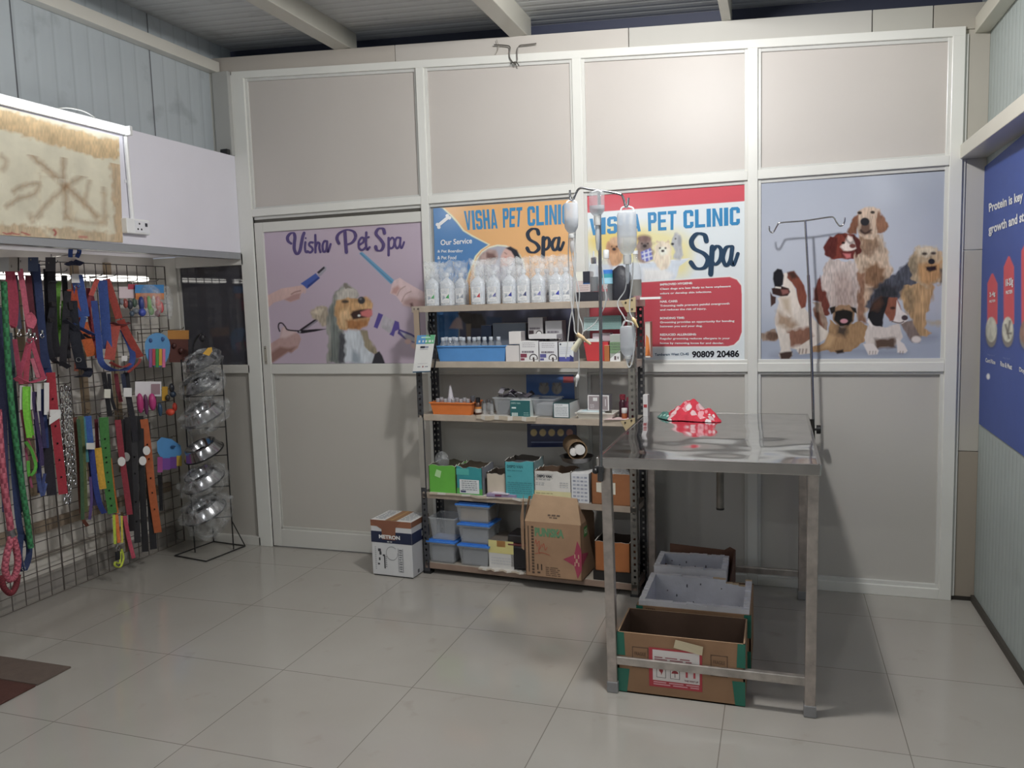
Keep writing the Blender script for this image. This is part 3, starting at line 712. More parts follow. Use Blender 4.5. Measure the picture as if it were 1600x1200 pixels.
A = lambda pts, ox, oy, k: [(ox + x / k, oy + y / k) for x, y in pts]
vz = lambda pts: A(pts, 360, 290, 10); za = lambda pts: A(pts, 400, 320, 1200 / 280)
brush_stroke(mb, vz([(950, 905), (905, 870), (893, 810), (930, 755), (985, 742), (1008, 800), (1000, 900), (1000, 1000), (1040, 1072), (1085, 1020), (1110, 900), (1130, 800), (1152, 742)]), 4.6, lp, LET)
for pts in ([(1172, 885), (1166, 960), (1175, 1030), (1200, 1040)], [(1290, 890), (1245, 890), (1232, 930), (1275, 970), (1285, 1010), (1250, 1045), (1205, 1025)], [(1328, 772), (1330, 900), (1330, 1045)], [(1332, 960), (1360, 895), (1392, 905), (1392, 980), (1408, 1040)],
            [(1512, 875), (1470, 870), (1442, 940), (1455, 1030), (1495, 1015), (1510, 930), (1512, 870)], [(1512, 880), (1512, 970), (1528, 1035), (1568, 915)]): brush_stroke(mb, vz(pts), 3.6, lp, LET)
mb.poly([lp(*q) for q in vz([(1165, 805), (1190, 810), (1188, 838), (1163, 833)])], LET)
for pts, wd in (([(597, 182), (600, 240), (606, 318)], 4.6), ([(556, 258), (543, 225), (560, 190), (610, 168), (655, 180), (668, 215), (645, 252), (606, 268)], 4.4), ([(692, 268), (718, 252), (724, 228), (708, 220), (690, 248), (692, 290), (714, 302), (736, 284)], 3.4),
                ([(740, 184), (738, 260), (746, 300), (762, 284)], 3.6), ([(720, 224), (758, 216)], 2.8), ([(862, 190), (852, 160), (820, 162), (806, 195), (838, 235), (856, 270), (840, 304), (812, 304), (803, 280)], 4.6), ([(888, 222), (888, 338)], 4.0),
                ([(890, 242), (912, 220), (926, 240), (920, 280), (900, 292), (890, 276)], 3.4), ([(966, 222), (942, 222), (931, 258), (944, 292), (962, 270), (968, 222)], 3.4), ([(968, 222), (966, 270), (976, 290), (992, 250)], 3.2)):
    brush_stroke(mb, za(pts), wd, lp, LET)
mb.build('lettering', 'print', pink)

# ---- orange clinic print, behind the rack's top shelf
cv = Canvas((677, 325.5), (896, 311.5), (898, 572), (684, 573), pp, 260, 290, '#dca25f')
cv.T = (640, 280, 16 / 3)
cv.fill([(150, 200), (290, 243), (355, 300), (400, 350), (455, 425), (525, 468), (672, 545), (600, 590), (560, 640), (500, 780), (420, 1040), (420, 1700), (150, 1700)], '#f2d9b4', soft=1.5)
cv.fill([(150, 200), (275, 243), (345, 310), (395, 365), (445, 432), (520, 478), (655, 546), (590, 590), (545, 640), (490, 780), (410, 1040), (410, 1700), (150, 1700)], '#3a76b0', soft=1.5)
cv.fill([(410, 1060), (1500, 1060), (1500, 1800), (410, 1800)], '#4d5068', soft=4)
cv.oval(750, 760, 216, 216, '#f0dcc0', soft=1.5); cv.oval(750, 760, 204, 204, '#9fa0b0', soft=1.5)
cv.T = (640, 280, 16 / 3)
cv.fill([(580, 640), (660, 580), (720, 590), (740, 640), (720, 700), (560, 720)], '#a58a84', tex=.15, soft=4, rough=1)
cv.fill([(640, 610), (700, 620), (730, 660), (690, 680), (640, 650)], '#6e4f4a', soft=4)
cv.fill([(760, 640), (785, 590), (820, 560), (870, 585), (880, 650), (840, 720), (760, 730)], '#c79f94', soft=3); cv.line([(790, 610), (810, 625)], 5, '#6b4a45', soft=2); cv.line([(790, 650), (830, 655)], 6, '#b3544f', soft=2)
cv.fill([(800, 575), (840, 560), (895, 590), (930, 660), (935, 720), (880, 720), (870, 640), (845, 600)], '#1d1d28', soft=2)
cv.T = (640, 480, 10)
cv.fill([(400, 20), (760, 20), (740, 340), (400, 400)], '#356da6'); cv.fill([(620, 330), (680, 220), (740, 160), (810, 170), (830, 340)], '#b59a98', soft=3)
cv.fill([(740, 90), (800, 70), (1120, 100), (1200, 250), (1190, 330), (940, 330), (860, 240), (800, 180)], '#352c2c', soft=3, rough=1, tex=.2); cv.fill([(880, 260), (960, 260), (950, 580), (890, 580)], '#86735e', soft=2)
cv.fill([(1200, 150), (1440, 160), (1440, 400), (1200, 400)], '#2d4a72', soft=3)
cv.T = (0, 0, 1)
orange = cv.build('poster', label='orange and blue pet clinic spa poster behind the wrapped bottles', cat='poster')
CLB = '#2f7cae'
mb = Lettering(); zo = lambda pts: A(pts, 640, 280, 16 / 3); zq = lambda a, b, c, d, pl=lp: quad(*zo([a, b, c, d]), pl)
block(mb, 'VISHA', zq((452, 265), (722, 247), (735, 410), (465, 425)), CLB); block(mb, 'PET', zq((775, 243), (940, 232), (928, 395), (780, 405)), CLB); block(mb, 'CLINIC', zq((980, 228), (1335, 204), (1335, 372), (985, 390)), CLB)
for pts, wd in (([(1075, 455), (1062, 420), (1020, 415), (985, 450), (1000, 500), (1055, 535), (1078, 575), (1045, 608), (1000, 605), (980, 575)], 5.4), ([(1116, 488), (1112, 645)], 5.6), ([(1116, 515), (1145, 484), (1166, 510), (1160, 562), (1130, 588), (1116, 570)], 4.6), ([(1246, 488), (1210, 494), (1188, 545), (1205, 592), (1234, 565), (1247, 490)], 4.6), ([(1246, 492), (1240, 560), (1256, 592), (1284, 528)], 4.2)):
    brush_stroke(mb, zo(pts), wd, lp, '#26303f')
mb.text('Our Service', zq((258, 505), (520, 488), (520, 535), (258, 552)), '#eef1f5', .02)
mb.text('& Pet Boarding', zq((232, 590), (445, 583), (440, 618), (232, 618)), '#d5dde8', .02); mb.text('& Pet Food', zq((232, 640), (390, 636), (388, 668), (232, 668)), '#d5dde8', .02)
# white bone sign
for pts in ([(240, 385), (320, 320)],): brush_stroke(mb, zo(pts), 5, lp, '#d9e2ee', taper=(1, 1))
for x, y in ((232, 378), (244, 400), (314, 305), (332, 322)):
    mb.poly([lp(640 + (x + 15 * math.cos(a)) * 3 / 16, 280 + (y + 15 * math.sin(a)) * 3 / 16) for a in np.linspace(0, 2 * PI, 13)[:-1]], '#d9e2ee')
mb.build('lettering', 'print', orange)

# ---- red and white clinic print
cv = Canvas((914, 306), (1168, 288.5), (1168, 564.5), (914, 569), pp, 320, 350, '#ccd4ea')
cv.T = (880, 280, 4)
cv.oval(480, 420, 330, 130, '#e8cf8e', soft=26, op=.9); cv.oval(330, 380, 190, 80, '#e6bf55', soft=24, op=.9); cv.oval(730, 520, 70, 90, '#e8cd80', soft=20, op=.8)
cv.fill([(100, 20), (1200, 20), (1200, 118), (1150, 128), (1128, 138), (640, 172), (100, 214)], '#c2404f', soft=1)
cv.fill([(460, 522), (792, 494), (760, 520), (725, 545), (712, 600), (690, 636), (200, 650), (200, 540)], '#c3ccd8', soft=2, tex=.05); cv.fill([(460, 522), (792, 494), (790, 500), (460, 530)], '#eef0f2', soft=1)
cv.fill([(500, 560), (640, 560), (690, 600), (660, 636), (500, 640)], '#dfe5ee', soft=8, tex=.06)
def dog(cx, cy, rx, ry, c, face, nose, eye=10): cv.oval(cx, cy + ry * .9, rx * 1.05, ry * 1.0, c, rough=2, tex=.16, soft=4); cv.oval(cx, cy, rx, ry * .8, c, rough=2, tex=.16, soft=3); cv.oval(cx, cy + ry * .15, rx * .5, ry * .42, face, soft=4, tex=.1); cv.oval(cx, cy + ry * .12, nose, nose * .8, '#2b2326', soft=2); [cv.oval(cx + s * rx * .34, cy - ry * .14, 6, 6, '#2b2326', soft=2) for s in (-1, 1)]
dog(318, 430, 48, 62, '#bd8f68', '#a87850', 12); cv.oval(285, 430, 14, 40, '#a87a58', soft=4, tex=.15); cv.oval(330, 385, 40, 26, '#c9a07c', soft=4, tex=.15)
dog(510, 410, 54, 62, '#8f7a72', '#6d5f5c', 12); cv.oval(505, 372, 46, 24, '#7a5f5a', soft=5, tex=.2)
cv.fill([(485, 455), (545, 430), (560, 500), (520, 515), (490, 500)], '#5f66b8', soft=2)
for a, b in (((492, 470), (555, 450)), ((495, 495), (558, 478)), ((505, 450), (512, 512)), ((530, 440), (538, 508))): cv.line([a, b], 7, '#c9cce6', soft=2)
dog(622, 440, 52, 66, '#d8c9b4', '#e3dacb', 10); cv.fill([(572, 400), (585, 380), (603, 398)], '#c9b398', soft=2, rough=1); cv.fill([(640, 396), (655, 378), (668, 400)], '#c9b398', soft=2, rough=1)
cv.fill([(680, 370), (700, 338), (728, 345), (740, 400), (750, 470), (735, 500), (690, 500), (695, 430), (678, 415)], '#a9abb0', rough=2, tex=.12, soft=3); cv.oval(683, 405, 10, 8, '#2b2b30', soft=2); cv.oval(702, 372, 5, 5, '#2b2b30', soft=2); cv.oval(728, 385, 12, 34, '#90929a', soft=4)
cv.fill([(100, 668), (470, 640), (1040, 604), (1090, 622), (1118, 660), (1122, 720), (1122, 960), (1105, 1010), (1070, 1042), (1030, 1051), (555, 1054), (100, 1060)], '#f0dfe6', soft=1)
cv.fill([(100, 675), (470, 646), (1040, 611), (1085, 628), (1112, 664), (1116, 720), (1116, 955), (1098, 1004), (1066, 1035), (1028, 1044), (555, 1047), (100, 1052)], '#b83847', soft=1)
red = cv.build('poster', label='red and white pet clinic spa poster listing grooming benefits, right of the rack', cat='poster')
mb = Lettering(); zr = lambda pts: A(pts, 880, 280, 4); rq = lambda a, b, c, d: quad(*zr([a, b, c, d]), lp)
block(mb, 'VISHA', rq((165, 248), (485, 215), (485, 325), (165, 352)), CLB); block(mb, 'PET', rq((528, 208), (708, 196), (706, 315), (532, 325)), CLB); block(mb, 'CLINIC', rq((750, 195), (1104, 172), (1104, 285), (752, 308)), CLB)
for pts, wd in (([(895, 385), (882, 348), (835, 342), (802, 385), (818, 432), (880, 465), (905, 505), (882, 552), (830, 556), (798, 520)], 7.2), ([(932, 425), (922, 592)], 7.4), ([(931, 452), (960, 418), (986, 440), (982, 500), (952, 532), (930, 515)], 6), ([(1056, 418), (1018, 428), (998, 490), (1018, 540), (1045, 505), (1057, 425)], 6), ([(1056, 425), (1050, 500), (1064, 538), (1092, 466)], 5.5)):
    brush_stroke(mb, zr(pts), wd, lp, '#243c54')
LW = '#f0e2e4'
def row(t, x0, x1, y, h, k=-.045, b=.03): mb.text(t, rq((x0, y + k * 0), (x1, y + k * (x1 - x0)), (x1, y + h + k * (x1 - x0)), (x0, y + h)), LW, b)
row('IMPROVED HYGIENE:', 605, 808, 652, 14, -.05, .04); row('Clean dogs are less likely to have unpleasant', 605, 1048, 680, 16, -.04); row('odors or develop skin infections.', 605, 928, 708, 16, -.035)
row('NAIL CARE:', 605, 715, 758, 14, -.03, .04); row('Trimming nails prevents painful overgrowth', 605, 1040, 785, 17, -.035); row('and reduces the risk of injury.', 605, 895, 810, 16, -.025)
row('BONDING TIME:', 605, 758, 862, 14, -.02, .04); row('Grooming provides an opportunity for bonding', 605, 1070, 888, 17, -.02); row('between you and your dog.', 605, 870, 914, 16, -.015)
row('REDUCED ALLERGENS:', 605, 832, 965, 14, -.01, .04); row('Regular grooming reduces allergens in your', 605, 1042, 990, 16, -.005); row('home by removing loose fur and dander.', 605, 1005, 1018, 16, 0)
for y, t in ((660, 'BATHING'), (760, 'GROOMING'), (862, 'NAIL CLIPPING'), (990, 'EAR CLEANING')): mb.text(t, rq((250, y), (470, y - 8), (470, y + 20), (250, y + 26)), LW, .03)
mb.text('Tambaram West Ch-45', rq((572, 1088), (785, 1083), (785, 1100), (572, 1104)), '#2a4560', .02); mb.text('90809 20486', rq((805, 1074), (1100, 1068), (1100, 1112), (805, 1116)), '#15161f', .035)
mb.build('lettering', 'print', red)

# ---- six dogs
cv = Canvas((1189.5, 286.5), (1481.5, 267), (1477, 562.5), (1189.5, 562.5), pp, 420, 430, '#a4aab8'); cv.gamma = 1.16
cv.T = (1180, 260, 3.75)
cv.oval(500, 620, 560, 430, '#b6bbc8', soft=90, op=.8); cv.fill([(-40, 930), (1200, 900), (1200, 1300), (-40, 1300)], '#9aa2b4', soft=40, op=.8)
for x, y, rx in ((200, 1100, 110), (350, 1080, 120), (560, 1070, 120), (770, 1080, 120), (980, 990, 90)): cv.oval(x, y + 12, rx, 22, '#7d8496', soft=14, op=.6)
cv.fill([(1000, 905), (1200, 900), (1200, 925), (1040, 935)], '#a8a094', rough=2, soft=5)
CR = '#cdc3ba'
# setter
cv.fill([(600, 420), (735, 395), (765, 470), (790, 530), (805, 620), (770, 690), (690, 720), (640, 900), (600, 920), (590, 760), (585, 600), (580, 520)], '#b7a28e', rough=3, tex=.25, soft=4)
cv.fill([(640, 600), (700, 570), (765, 600), (750, 690), (690, 740), (640, 690)], '#86664c', rough=3, tex=.25, soft=8); cv.fill([(600, 620), (640, 630), (648, 720), (640, 880), (655, 915), (605, 915), (596, 800), (592, 700)], '#8e6a55', rough=2, tex=.2, soft=4)
cv.fill([(640, 690), (690, 700), (690, 800), (655, 840), (640, 770)], '#b59b85', rough=2, tex=.2, soft=4); cv.fill([(612, 400), (705, 400), (730, 470), (665, 530), (620, 500)], '#8f7560', rough=3, tex=.25, soft=6)
cv.fill([(600, 265), (640, 238), (690, 232), (728, 258), (748, 310), (732, 385), (690, 425), (640, 428), (604, 392), (588, 320)], '#bda794', rough=2, tex=.2, soft=3)
cv.fill([(602, 285), (575, 300), (560, 345), (535, 388), (560, 402), (592, 398), (604, 350)], '#80553f', rough=2, tex=.2, soft=3); cv.fill([(718, 265), (745, 280), (768, 315), (779, 352), (760, 388), (722, 392), (706, 362), (712, 310)], '#8d644c', rough=2, tex=.2, soft=3)
cv.oval(612, 272, 13, 9, '#3a2c26', soft=2); cv.oval(688, 269, 13, 9, '#3a2c26', soft=2); cv.fill([(618, 335), (672, 335), (680, 392), (640, 405), (614, 385)], '#6e564a', rough=1, soft=4); cv.oval(643, 324, 27, 24, '#2c2a31', soft=2); cv.line([(615, 372), (645, 392), (682, 370)], 9, '#3c2c28', soft=3)
# spaniel
cv.fill([(440, 540), (520, 558), (580, 556), (604, 640), (608, 740), (585, 845), (470, 850), (415, 800), (385, 700), (384, 640), (410, 580)], '#b9aca8', rough=3, tex=.2, soft=3)
cv.fill([(470, 640), (540, 620), (590, 700), (580, 830), (480, 830), (450, 740)], '#a48f88', rough=3, tex=.2, soft=14, op=.7)
cv.fill([(378, 635), (388, 700), (416, 750), (436, 820), (434, 872), (398, 872), (386, 800), (346, 785), (344, 715)], '#70382e', rough=2, tex=.18, soft=3); cv.fill([(340, 800), (385, 790), (400, 850), (425, 920), (424, 970), (388, 952), (358, 900)], '#9c8474', rough=2, tex=.2, soft=3); cv.fill([(345, 830), (372, 850), (400, 940), (380, 940), (350, 880)], '#754a3a', rough=2, soft=4)
cv.fill([(430, 430), (470, 400), (520, 391), (572, 400), (612, 430), (622, 490), (602, 522), (585, 505), (578, 540), (500, 540), (450, 545), (408, 512), (401, 480)], '#7d3a2e', rough=1.5, tex=.15, soft=2)
cv.fill([(438, 410), (482, 420), (478, 520), (448, 547), (410, 515), (401, 480), (418, 440)], '#602a26', rough=1.5, tex=.15, soft=3); cv.fill([(565, 405), (612, 430), (622, 500), (595, 532), (578, 490)], '#5f2c28', rough=1.5, tex=.12, soft=3)
cv.fill([(542, 404), (566, 415), (582, 450), (592, 478), (568, 502), (520, 494), (500, 470), (530, 440)], '#d9cbc4', rough=1, tex=.08, soft=3); cv.oval(571, 466, 19, 13, '#7a4a44', soft=2); cv.oval(516, 448, 10, 7, '#2f1b18', soft=2)
cv.fill([(498, 496), (545, 500), (578, 490), (572, 538), (542, 546), (508, 524)], '#6a2a2a', soft=2); cv.fill([(515, 510), (560, 512), (560, 535), (535, 540)], '#c46f70', soft=3)
# shaggy dog
cv.fill([(912, 555), (870, 578), (800, 640), (728, 690), (685, 765), (640, 830), (690, 860), (760, 790), (840, 775), (905, 735), (950, 690), (932, 620)], '#50525f', rough=3, tex=.3, soft=4); cv.fill([(680, 720), (760, 690), (840, 700), (830, 770), (700, 800)], '#37373f', rough=3, tex=.25, soft=12)
cv.fill([(868, 700), (960, 676), (1045, 690), (1035, 780), (1005, 860), (1000, 950), (1032, 985), (1000, 1003), (940, 992), (918, 900), (880, 850), (848, 780)], '#b39268', rough=3, tex=.25, soft=4, grain=(2, 10)); cv.fill([(870, 720), (930, 700), (930, 830), (890, 850)], '#8a7456', rough=3, tex=.25, soft=10)
cv.fill([(922, 492), (980, 466), (1050, 468), (1096, 500), (1114, 560), (1112, 660), (1092, 692), (1060, 690), (1000, 712), (920, 655), (902, 570)], '#b09a7c', rough=3, tex=.25, soft=3, grain=(2, 9)); cv.fill([(940, 480), (1000, 466), (1060, 472), (1060, 510), (1000, 530), (950, 520)], '#c9bca6', rough=2, tex=.15, soft=6)
cv.fill([(945, 575), (1090, 560), (1082, 655), (1020, 702), (962, 668)], '#b58d5d', rough=2, tex=.22, soft=6); cv.fill([(1082, 600), (1114, 590), (1113, 680), (1090, 692)], '#6e655e', rough=2, tex=.2, soft=4); cv.fill([(905, 540), (940, 520), (950, 620), (925, 655), (905, 600)], '#8f8068', rough=2, tex=.2, soft=5)
cv.oval(992, 512, 16, 9, '#4c4036', soft=3); cv.oval(1044, 509, 16, 9, '#4c4036', soft=3); cv.oval(1033, 557, 20, 17, '#2b2a2d', soft=2); cv.fill([(1000, 588), (1060, 582), (1062, 606), (1025, 618), (1004, 608)], '#33211f', soft=3)
# hound howling
cv.fill([(30, 985), (110, 945), (140, 1000), (120, 1022), (40, 1022)], '#8f7c6e', rough=2, tex=.2, soft=3); cv.oval(100, 995, 36, 26, '#6a5245', soft=3, tex=.2)
cv.fill([(150, 745), (215, 720), (290, 825), (345, 900), (425, 968), (412, 1012), (330, 1042), (270, 1080), (210, 1062), (150, 1060), (134, 1000), (117, 930), (119, 870), (135, 815)], CR, rough=1, tex=.07, soft=2)
cv.fill([(130, 850), (200, 880), (250, 930), (200, 960), (130, 920)], '#a08874', rough=2, tex=.1, soft=10); cv.fill([(190, 965), (320, 940), (345, 1005), (270, 1052), (200, 1055)], '#8a6250', rough=2, tex=.12, soft=6)
cv.fill([(140, 980), (200, 978), (206, 1070), (220, 1100), (205, 1127), (150, 1129), (138, 1105), (150, 1075)], '#c9c0b8', soft=2, tex=.06); cv.fill([(141, 1094), (180, 1086), (217, 1084), (217, 1110), (200, 1129), (150, 1130)], '#4a3832', soft=3)
cv.fill([(330, 1006), (425, 958), (430, 1000), (350, 1052), (322, 1096), (262, 1102), (243, 1080), (265, 1050)], '#cbc1b8', soft=2, tex=.06)
for x in (262, 280, 300): cv.line([(x, 1070), (x - 4, 1096)], 6, '#6e5a50', soft=3)
cv.fill([(160, 628), (188, 622), (218, 680), (252, 760), (260, 845), (200, 885), (150, 822), (130, 772), (190, 760), (160, 700)], '#d2c8c0', soft=2, tex=.06); cv.fill([(150, 770), (200, 770), (210, 870), (170, 840)], '#b8a794', soft=8)
cv.fill([(107, 622), (130, 599), (156, 604), (168, 640), (162, 692), (140, 714), (114, 706), (104, 660)], '#26252c', soft=2); cv.fill([(96, 715), (150, 700), (196, 714), (205, 735), (190, 758), (150, 762), (102, 748)], '#3f2826', soft=2); cv.line([(118, 708), (150, 712)], 8, '#d9d4cc', soft=2)
cv.fill([(150, 722), (192, 722), (198, 742), (160, 752)], '#8c5a55', soft=3); cv.fill([(88, 735), (102, 758), (122, 765), (119, 800), (92, 822)], '#4c3430', soft=2)
cv.fill([(186, 620), (226, 611), (257, 650), (287, 700), (302, 760), (299, 822), (270, 832), (250, 780), (240, 720), (215, 680), (190, 652)], '#7f4838', rough=1, tex=.12, soft=2); cv.fill([(190, 622), (226, 614), (250, 650), (215, 660)], '#4c332b', soft=5)
# pug
cv.fill([(440, 895), (500, 945), (600, 905), (658, 930), (655, 1010), (602, 1052), (560, 1082), (480, 1097), (430, 1080), (330, 1092), (333, 1060), (400, 1040), (430, 980)], '#a0805c', rough=1.5, tex=.12, soft=2); cv.fill([(480, 930), (540, 940), (530, 1000), (480, 985)], '#4c4038', rough=2, soft=8); cv.fill([(470, 1080), (515, 1072), (520, 1092), (480, 1098)], '#3c2e28', soft=3); cv.fill([(430, 980), (470, 1000), (440, 1060), (400, 1060)], '#b8976e', soft=6)
cv.fill([(450, 840), (492, 812), (550, 812), (586, 842), (580, 900), (550, 935), (490, 938), (458, 900)], '#98795c', rough=1, tex=.1, soft=2); cv.fill([(466, 850), (520, 838), (572, 852), (572, 905), (545, 935), (495, 936), (464, 900)], '#26211f', rough=1, soft=3)
cv.fill([(433, 828), (470, 818), (468, 850), (446, 868)], '#2b2422', soft=2); cv.fill([(556, 822), (590, 830), (596, 862), (575, 852)], '#2b2422', soft=2); cv.oval(520, 906, 22, 13, '#c08a94', soft=2); cv.oval(486, 868, 7, 7, '#0f0d0d', soft=2); cv.oval(552, 866, 7, 7, '#0f0d0d', soft=2)
# beagle
cv.fill([(850, 918), (918, 900), (972, 1005), (965, 1032), (920, 1032), (890, 990)], '#7f6f6a', rough=1, tex=.15, soft=3); cv.oval(944, 1014, 28, 20, '#cfc6c2', soft=3)
cv.fill([(668, 918), (760, 945), (842, 918), (862, 1000), (842, 1042), (760, 1062), (700, 1062), (650, 1042), (636, 1002)], '#c6bcb7', rough=1, tex=.07, soft=2); cv.fill([(700, 1012), (822, 1002), (825, 1060), (705, 1068)], '#5f4a40', rough=1.5, soft=6)
cv.fill([(632, 1040), (692, 1038), (724, 1080), (716, 1101), (664, 1105)], '#d0c8c6', soft=2); cv.fill([(828, 1008), (872, 1040), (893, 1080), (880, 1094), (833, 1091)], '#d0c8c6', soft=2)
for x in (672, 690, 706, 850, 866): cv.line([(x, 1082), (x - 2, 1100)], 4, '#8d807a', soft=2)
cv.fill([(735, 765), (832, 770), (852, 830), (862, 872), (832, 905), (790, 905), (758, 860)], '#8c5440', rough=1, tex=.12, soft=2); cv.fill([(690, 800), (740, 763), (785, 765), (765, 830), (750, 900), (742, 942), (690, 932), (658, 890), (668, 840)], '#262228', rough=1, tex=.12, soft=2); cv.fill([(690, 795), (740, 765), (750, 800), (710, 850), (675, 845)], '#54382c', rough=2, soft=8)
cv.fill([(830, 785), (852, 838), (888, 868), (893, 902), (860, 922), (806, 916), (822, 870)], '#d3cac8', soft=2, tex=.05); cv.oval(876, 887, 19, 16, '#4a3a40', soft=2); cv.oval(806, 830, 15, 8, '#3a2420', soft=3); cv.line([(800, 908), (845, 918), (872, 908)], 6, '#4f3a38', soft=2)
cv.fill([(664, 890), (690, 935), (680, 942), (656, 910)], '#d6cfcc', soft=2)
cv.T = (0, 0, 1)
cv.build('poster', label='large grey poster of six sitting dogs on the partition, right-hand bay', cat='poster')

# ---- blue protein poster on the right wall
XR = 4.012; rp = PX(XR); rl = PX(XR - .002)
cv = Canvas((1537, 262), (1720, 108), (1720, 800), (1529.5, 662), rp, 150, 330, '#2b4690')
cv.T = (1520, 280, 1200 / 340)
for x0, x1, yt, ys, yb, cy in ((80, 136, 520, 575, 800, 835), (170, 228, 425, 485, 800, 835), (268, 338, 330, 395, 800, 850), (372, 452, 230, 300, 820, 870)):
    cv.fill([(x0, ys), ((x0 + x1) / 2 - 4, yt), ((x0 + x1) / 2 + 4, yt), (x1, ys), (x1, yb), (x0, yb)], '#c23a45', soft=1)
    cx = (x0 + x1) / 2 - 6; rx = (x1 - x0) * .56
    cv.oval(cx, cy + 30, rx * .95, 68, '#1f2a4c', soft=8, op=.8); cv.oval(cx, cy + 14, rx, 78, '#7a746c', soft=2); cv.oval(cx, cy - 6, rx * .95, 70, '#b9b8a8' if x0 < 200 else '#8d6a58', soft=2, tex=.2)
    if x0 == 170:
        for q in ((180, 800, 200, 880), (205, 780, 195, 840), (188, 850, 215, 850)): cv.line([q[:2], q[2:]], 8, '#4a4038', soft=3)
cv.oval(85, 1088, 9, 16, '#dfe3ee', soft=2)
cv.T = (0, 0, 1)
blue = cv.build('poster', 'paper', label='blue protein poster with red arrows on the right-hand ribbed wall', cat='poster')
mb = Lettering(); zb = lambda *p: quad(*A(p, 1520, 280, 1200 / 340), rl); TW = '#dfe4f2'
mb.text('Protein is key', zb((88, 135), (276, 62), (276, 132), (90, 196)), TW, .03); mb.text('growth and st', zb((85, 255), (282, 175), (282, 250), (88, 318)), TW, .03)
mb.text('rength', zb((284, 175), (384, 130), (384, 224), (284, 250)), TW, .03); mb.text('for', zb((292, 58), (340, 38), (340, 112), (292, 128)), TW, .03)
mb.text('2-4g', zb((92, 625), (124, 615), (124, 648), (92, 658)), TW, .03); mb.text('PROTEIN', zb((92, 668), (124, 662), (124, 676), (92, 682)), TW, .03); mb.text('18-20g', zb((180, 552), (222, 538), (222, 596), (180, 604)), TW, .03); mb.text('PROTEIN', zb((182, 616), (218, 608), (218, 630), (182, 636)), TW, .03)
mb.text('Curd Rice', zb((70, 985), (124, 998), (124, 1022), (70, 1008)), TW, .03); mb.text('Rice & Meat', zb((152, 1002), (216, 1022), (216, 1052), (152, 1030)), TW, .03); mb.text('Dog Food', zb((256, 1035), (330, 1060), (330, 1095), (256, 1068)), TW, .03)
mb.text('100g Cup of', zb((80, 963), (120, 968), (120, 978), (80, 973)), '#8f9cc4'); mb.text('100g Cup of', zb((165, 980), (205, 986), (205, 998), (165, 992)), '#8f9cc4')
mb.build('lettering', 'print', blue)

# ---- small navy poster behind the rack
cv = Canvas((822, 580), (896, 580), (902, 698), (824, 699), PY(.026), 110, 160, '#3f68a8')
cv.fill([(815, 622), (910, 622), (910, 705), (815, 705)], '#2a3560', soft=16); cv.fill([(880, 588), (896, 588), (896, 598), (880, 598)], '#c24a50', soft=1)
for x in (850, 870): cv.oval(x, 607, 8, 9, '#8d8a86', soft=2, tex=.2); cv.fill([(x - 8, 600), (x - 4, 597), (x - 2, 604)], '#77736f', soft=1); cv.fill([(x + 8, 600), (x + 4, 597), (x + 2, 604)], '#77736f', soft=1)
for i, x in enumerate((834, 848, 862, 876, 890)): cv.oval(x, 676, 5.2, 5.6, '#c9b173' if i < 4 else '#b0756a', soft=1.2)
for y in (664, 691): cv.line([(830, y), (895, y)], 1.4, '#7d8db8', soft=1)
cv.build('poster', label='small navy poster with a red tag on the board behind the rack', cat='poster')


# ================================================================== SLOTTED-ANGLE RACK
RO = np.array([1.187, -.235]); _d = np.array([1.213, -.085]); RL = np.hypot(*_d); RD = _d / RL; RN = np.array([-RD[1], RD[0]]); YAW = math.atan2(RD[1], RD[0])
RDEP = .205
def RW(x, y, z): q = RO + RD * x + RN * y; return (q[0], q[1], z)
def rk(px, py, off=0.0):
    d = _ray(px, py); o = RO + RN * off; t = ((o - CAM[:2]) @ RN) / (d[:2] @ RN); P = CAM + d * t
    return (P[:2] - o) @ RD, P[2]
def span(pl, pr, pt, pb, off, z0=None):
    """pixel extent of a front face standing `off` behind the rack's front edge"""
    xm = (pl + pr) / 2; ym = (pt + pb) / 2
    x0 = rk(pl, ym, off)[0]; x1 = rk(pr, ym, off)[0]; h = rk(xm, pt, off)[1] - rk(xm, pb, off)[1]
    z = rk(xm, pb, off)[1] if z0 is None else z0
    return x0, x1, z, z + h
def rbox(mb, x0, x1, y0, y1, z0, z1, col, tw=0.0):
    c = (x0 + x1) / 2, (y0 + y1) / 2; cs, sn = math.cos(tw), math.sin(tw)
    def P(x, y, z): a, b = x - c[0], y - c[1]; return RW(c[0] + a * cs - b * sn, c[1] + a * sn + b * cs, z)
    return mb.hexa([P(x0, y0, z0), P(x1, y0, z0), P(x1, y1, z0), P(x0, y1, z0), P(x0, y0, z1), P(x1, y0, z1), P(x1, y1, z1), P(x0, y1, z1)], col)
def fface(x0, x1, z0, z1, y): return lambda u, v: RW(x0 + (x1 - x0) * u, y, z0 + (z1 - z0) * v)
def rect(mb, fn, u0, u1, v0, v1, col): mb.add([fn(u0, v0), fn(u1, v0), fn(u1, v1), fn(u0, v1)], [(0, 1, 2, 3)], col)
def fake_lines(mb, fn, u0, u1, v1, n, dv, col, h=.35, seed=1):
    """rows of print too small to read"""
    r = random.Random(seed)
    for i in range(n):
        u = u0
        while u < u1 - .02:
            w = r.uniform(.04, .14); rect(mb, fn, u, min(u + w, u1), v1 - i * dv - dv * h, v1 - i * dv, col); u += w + .022

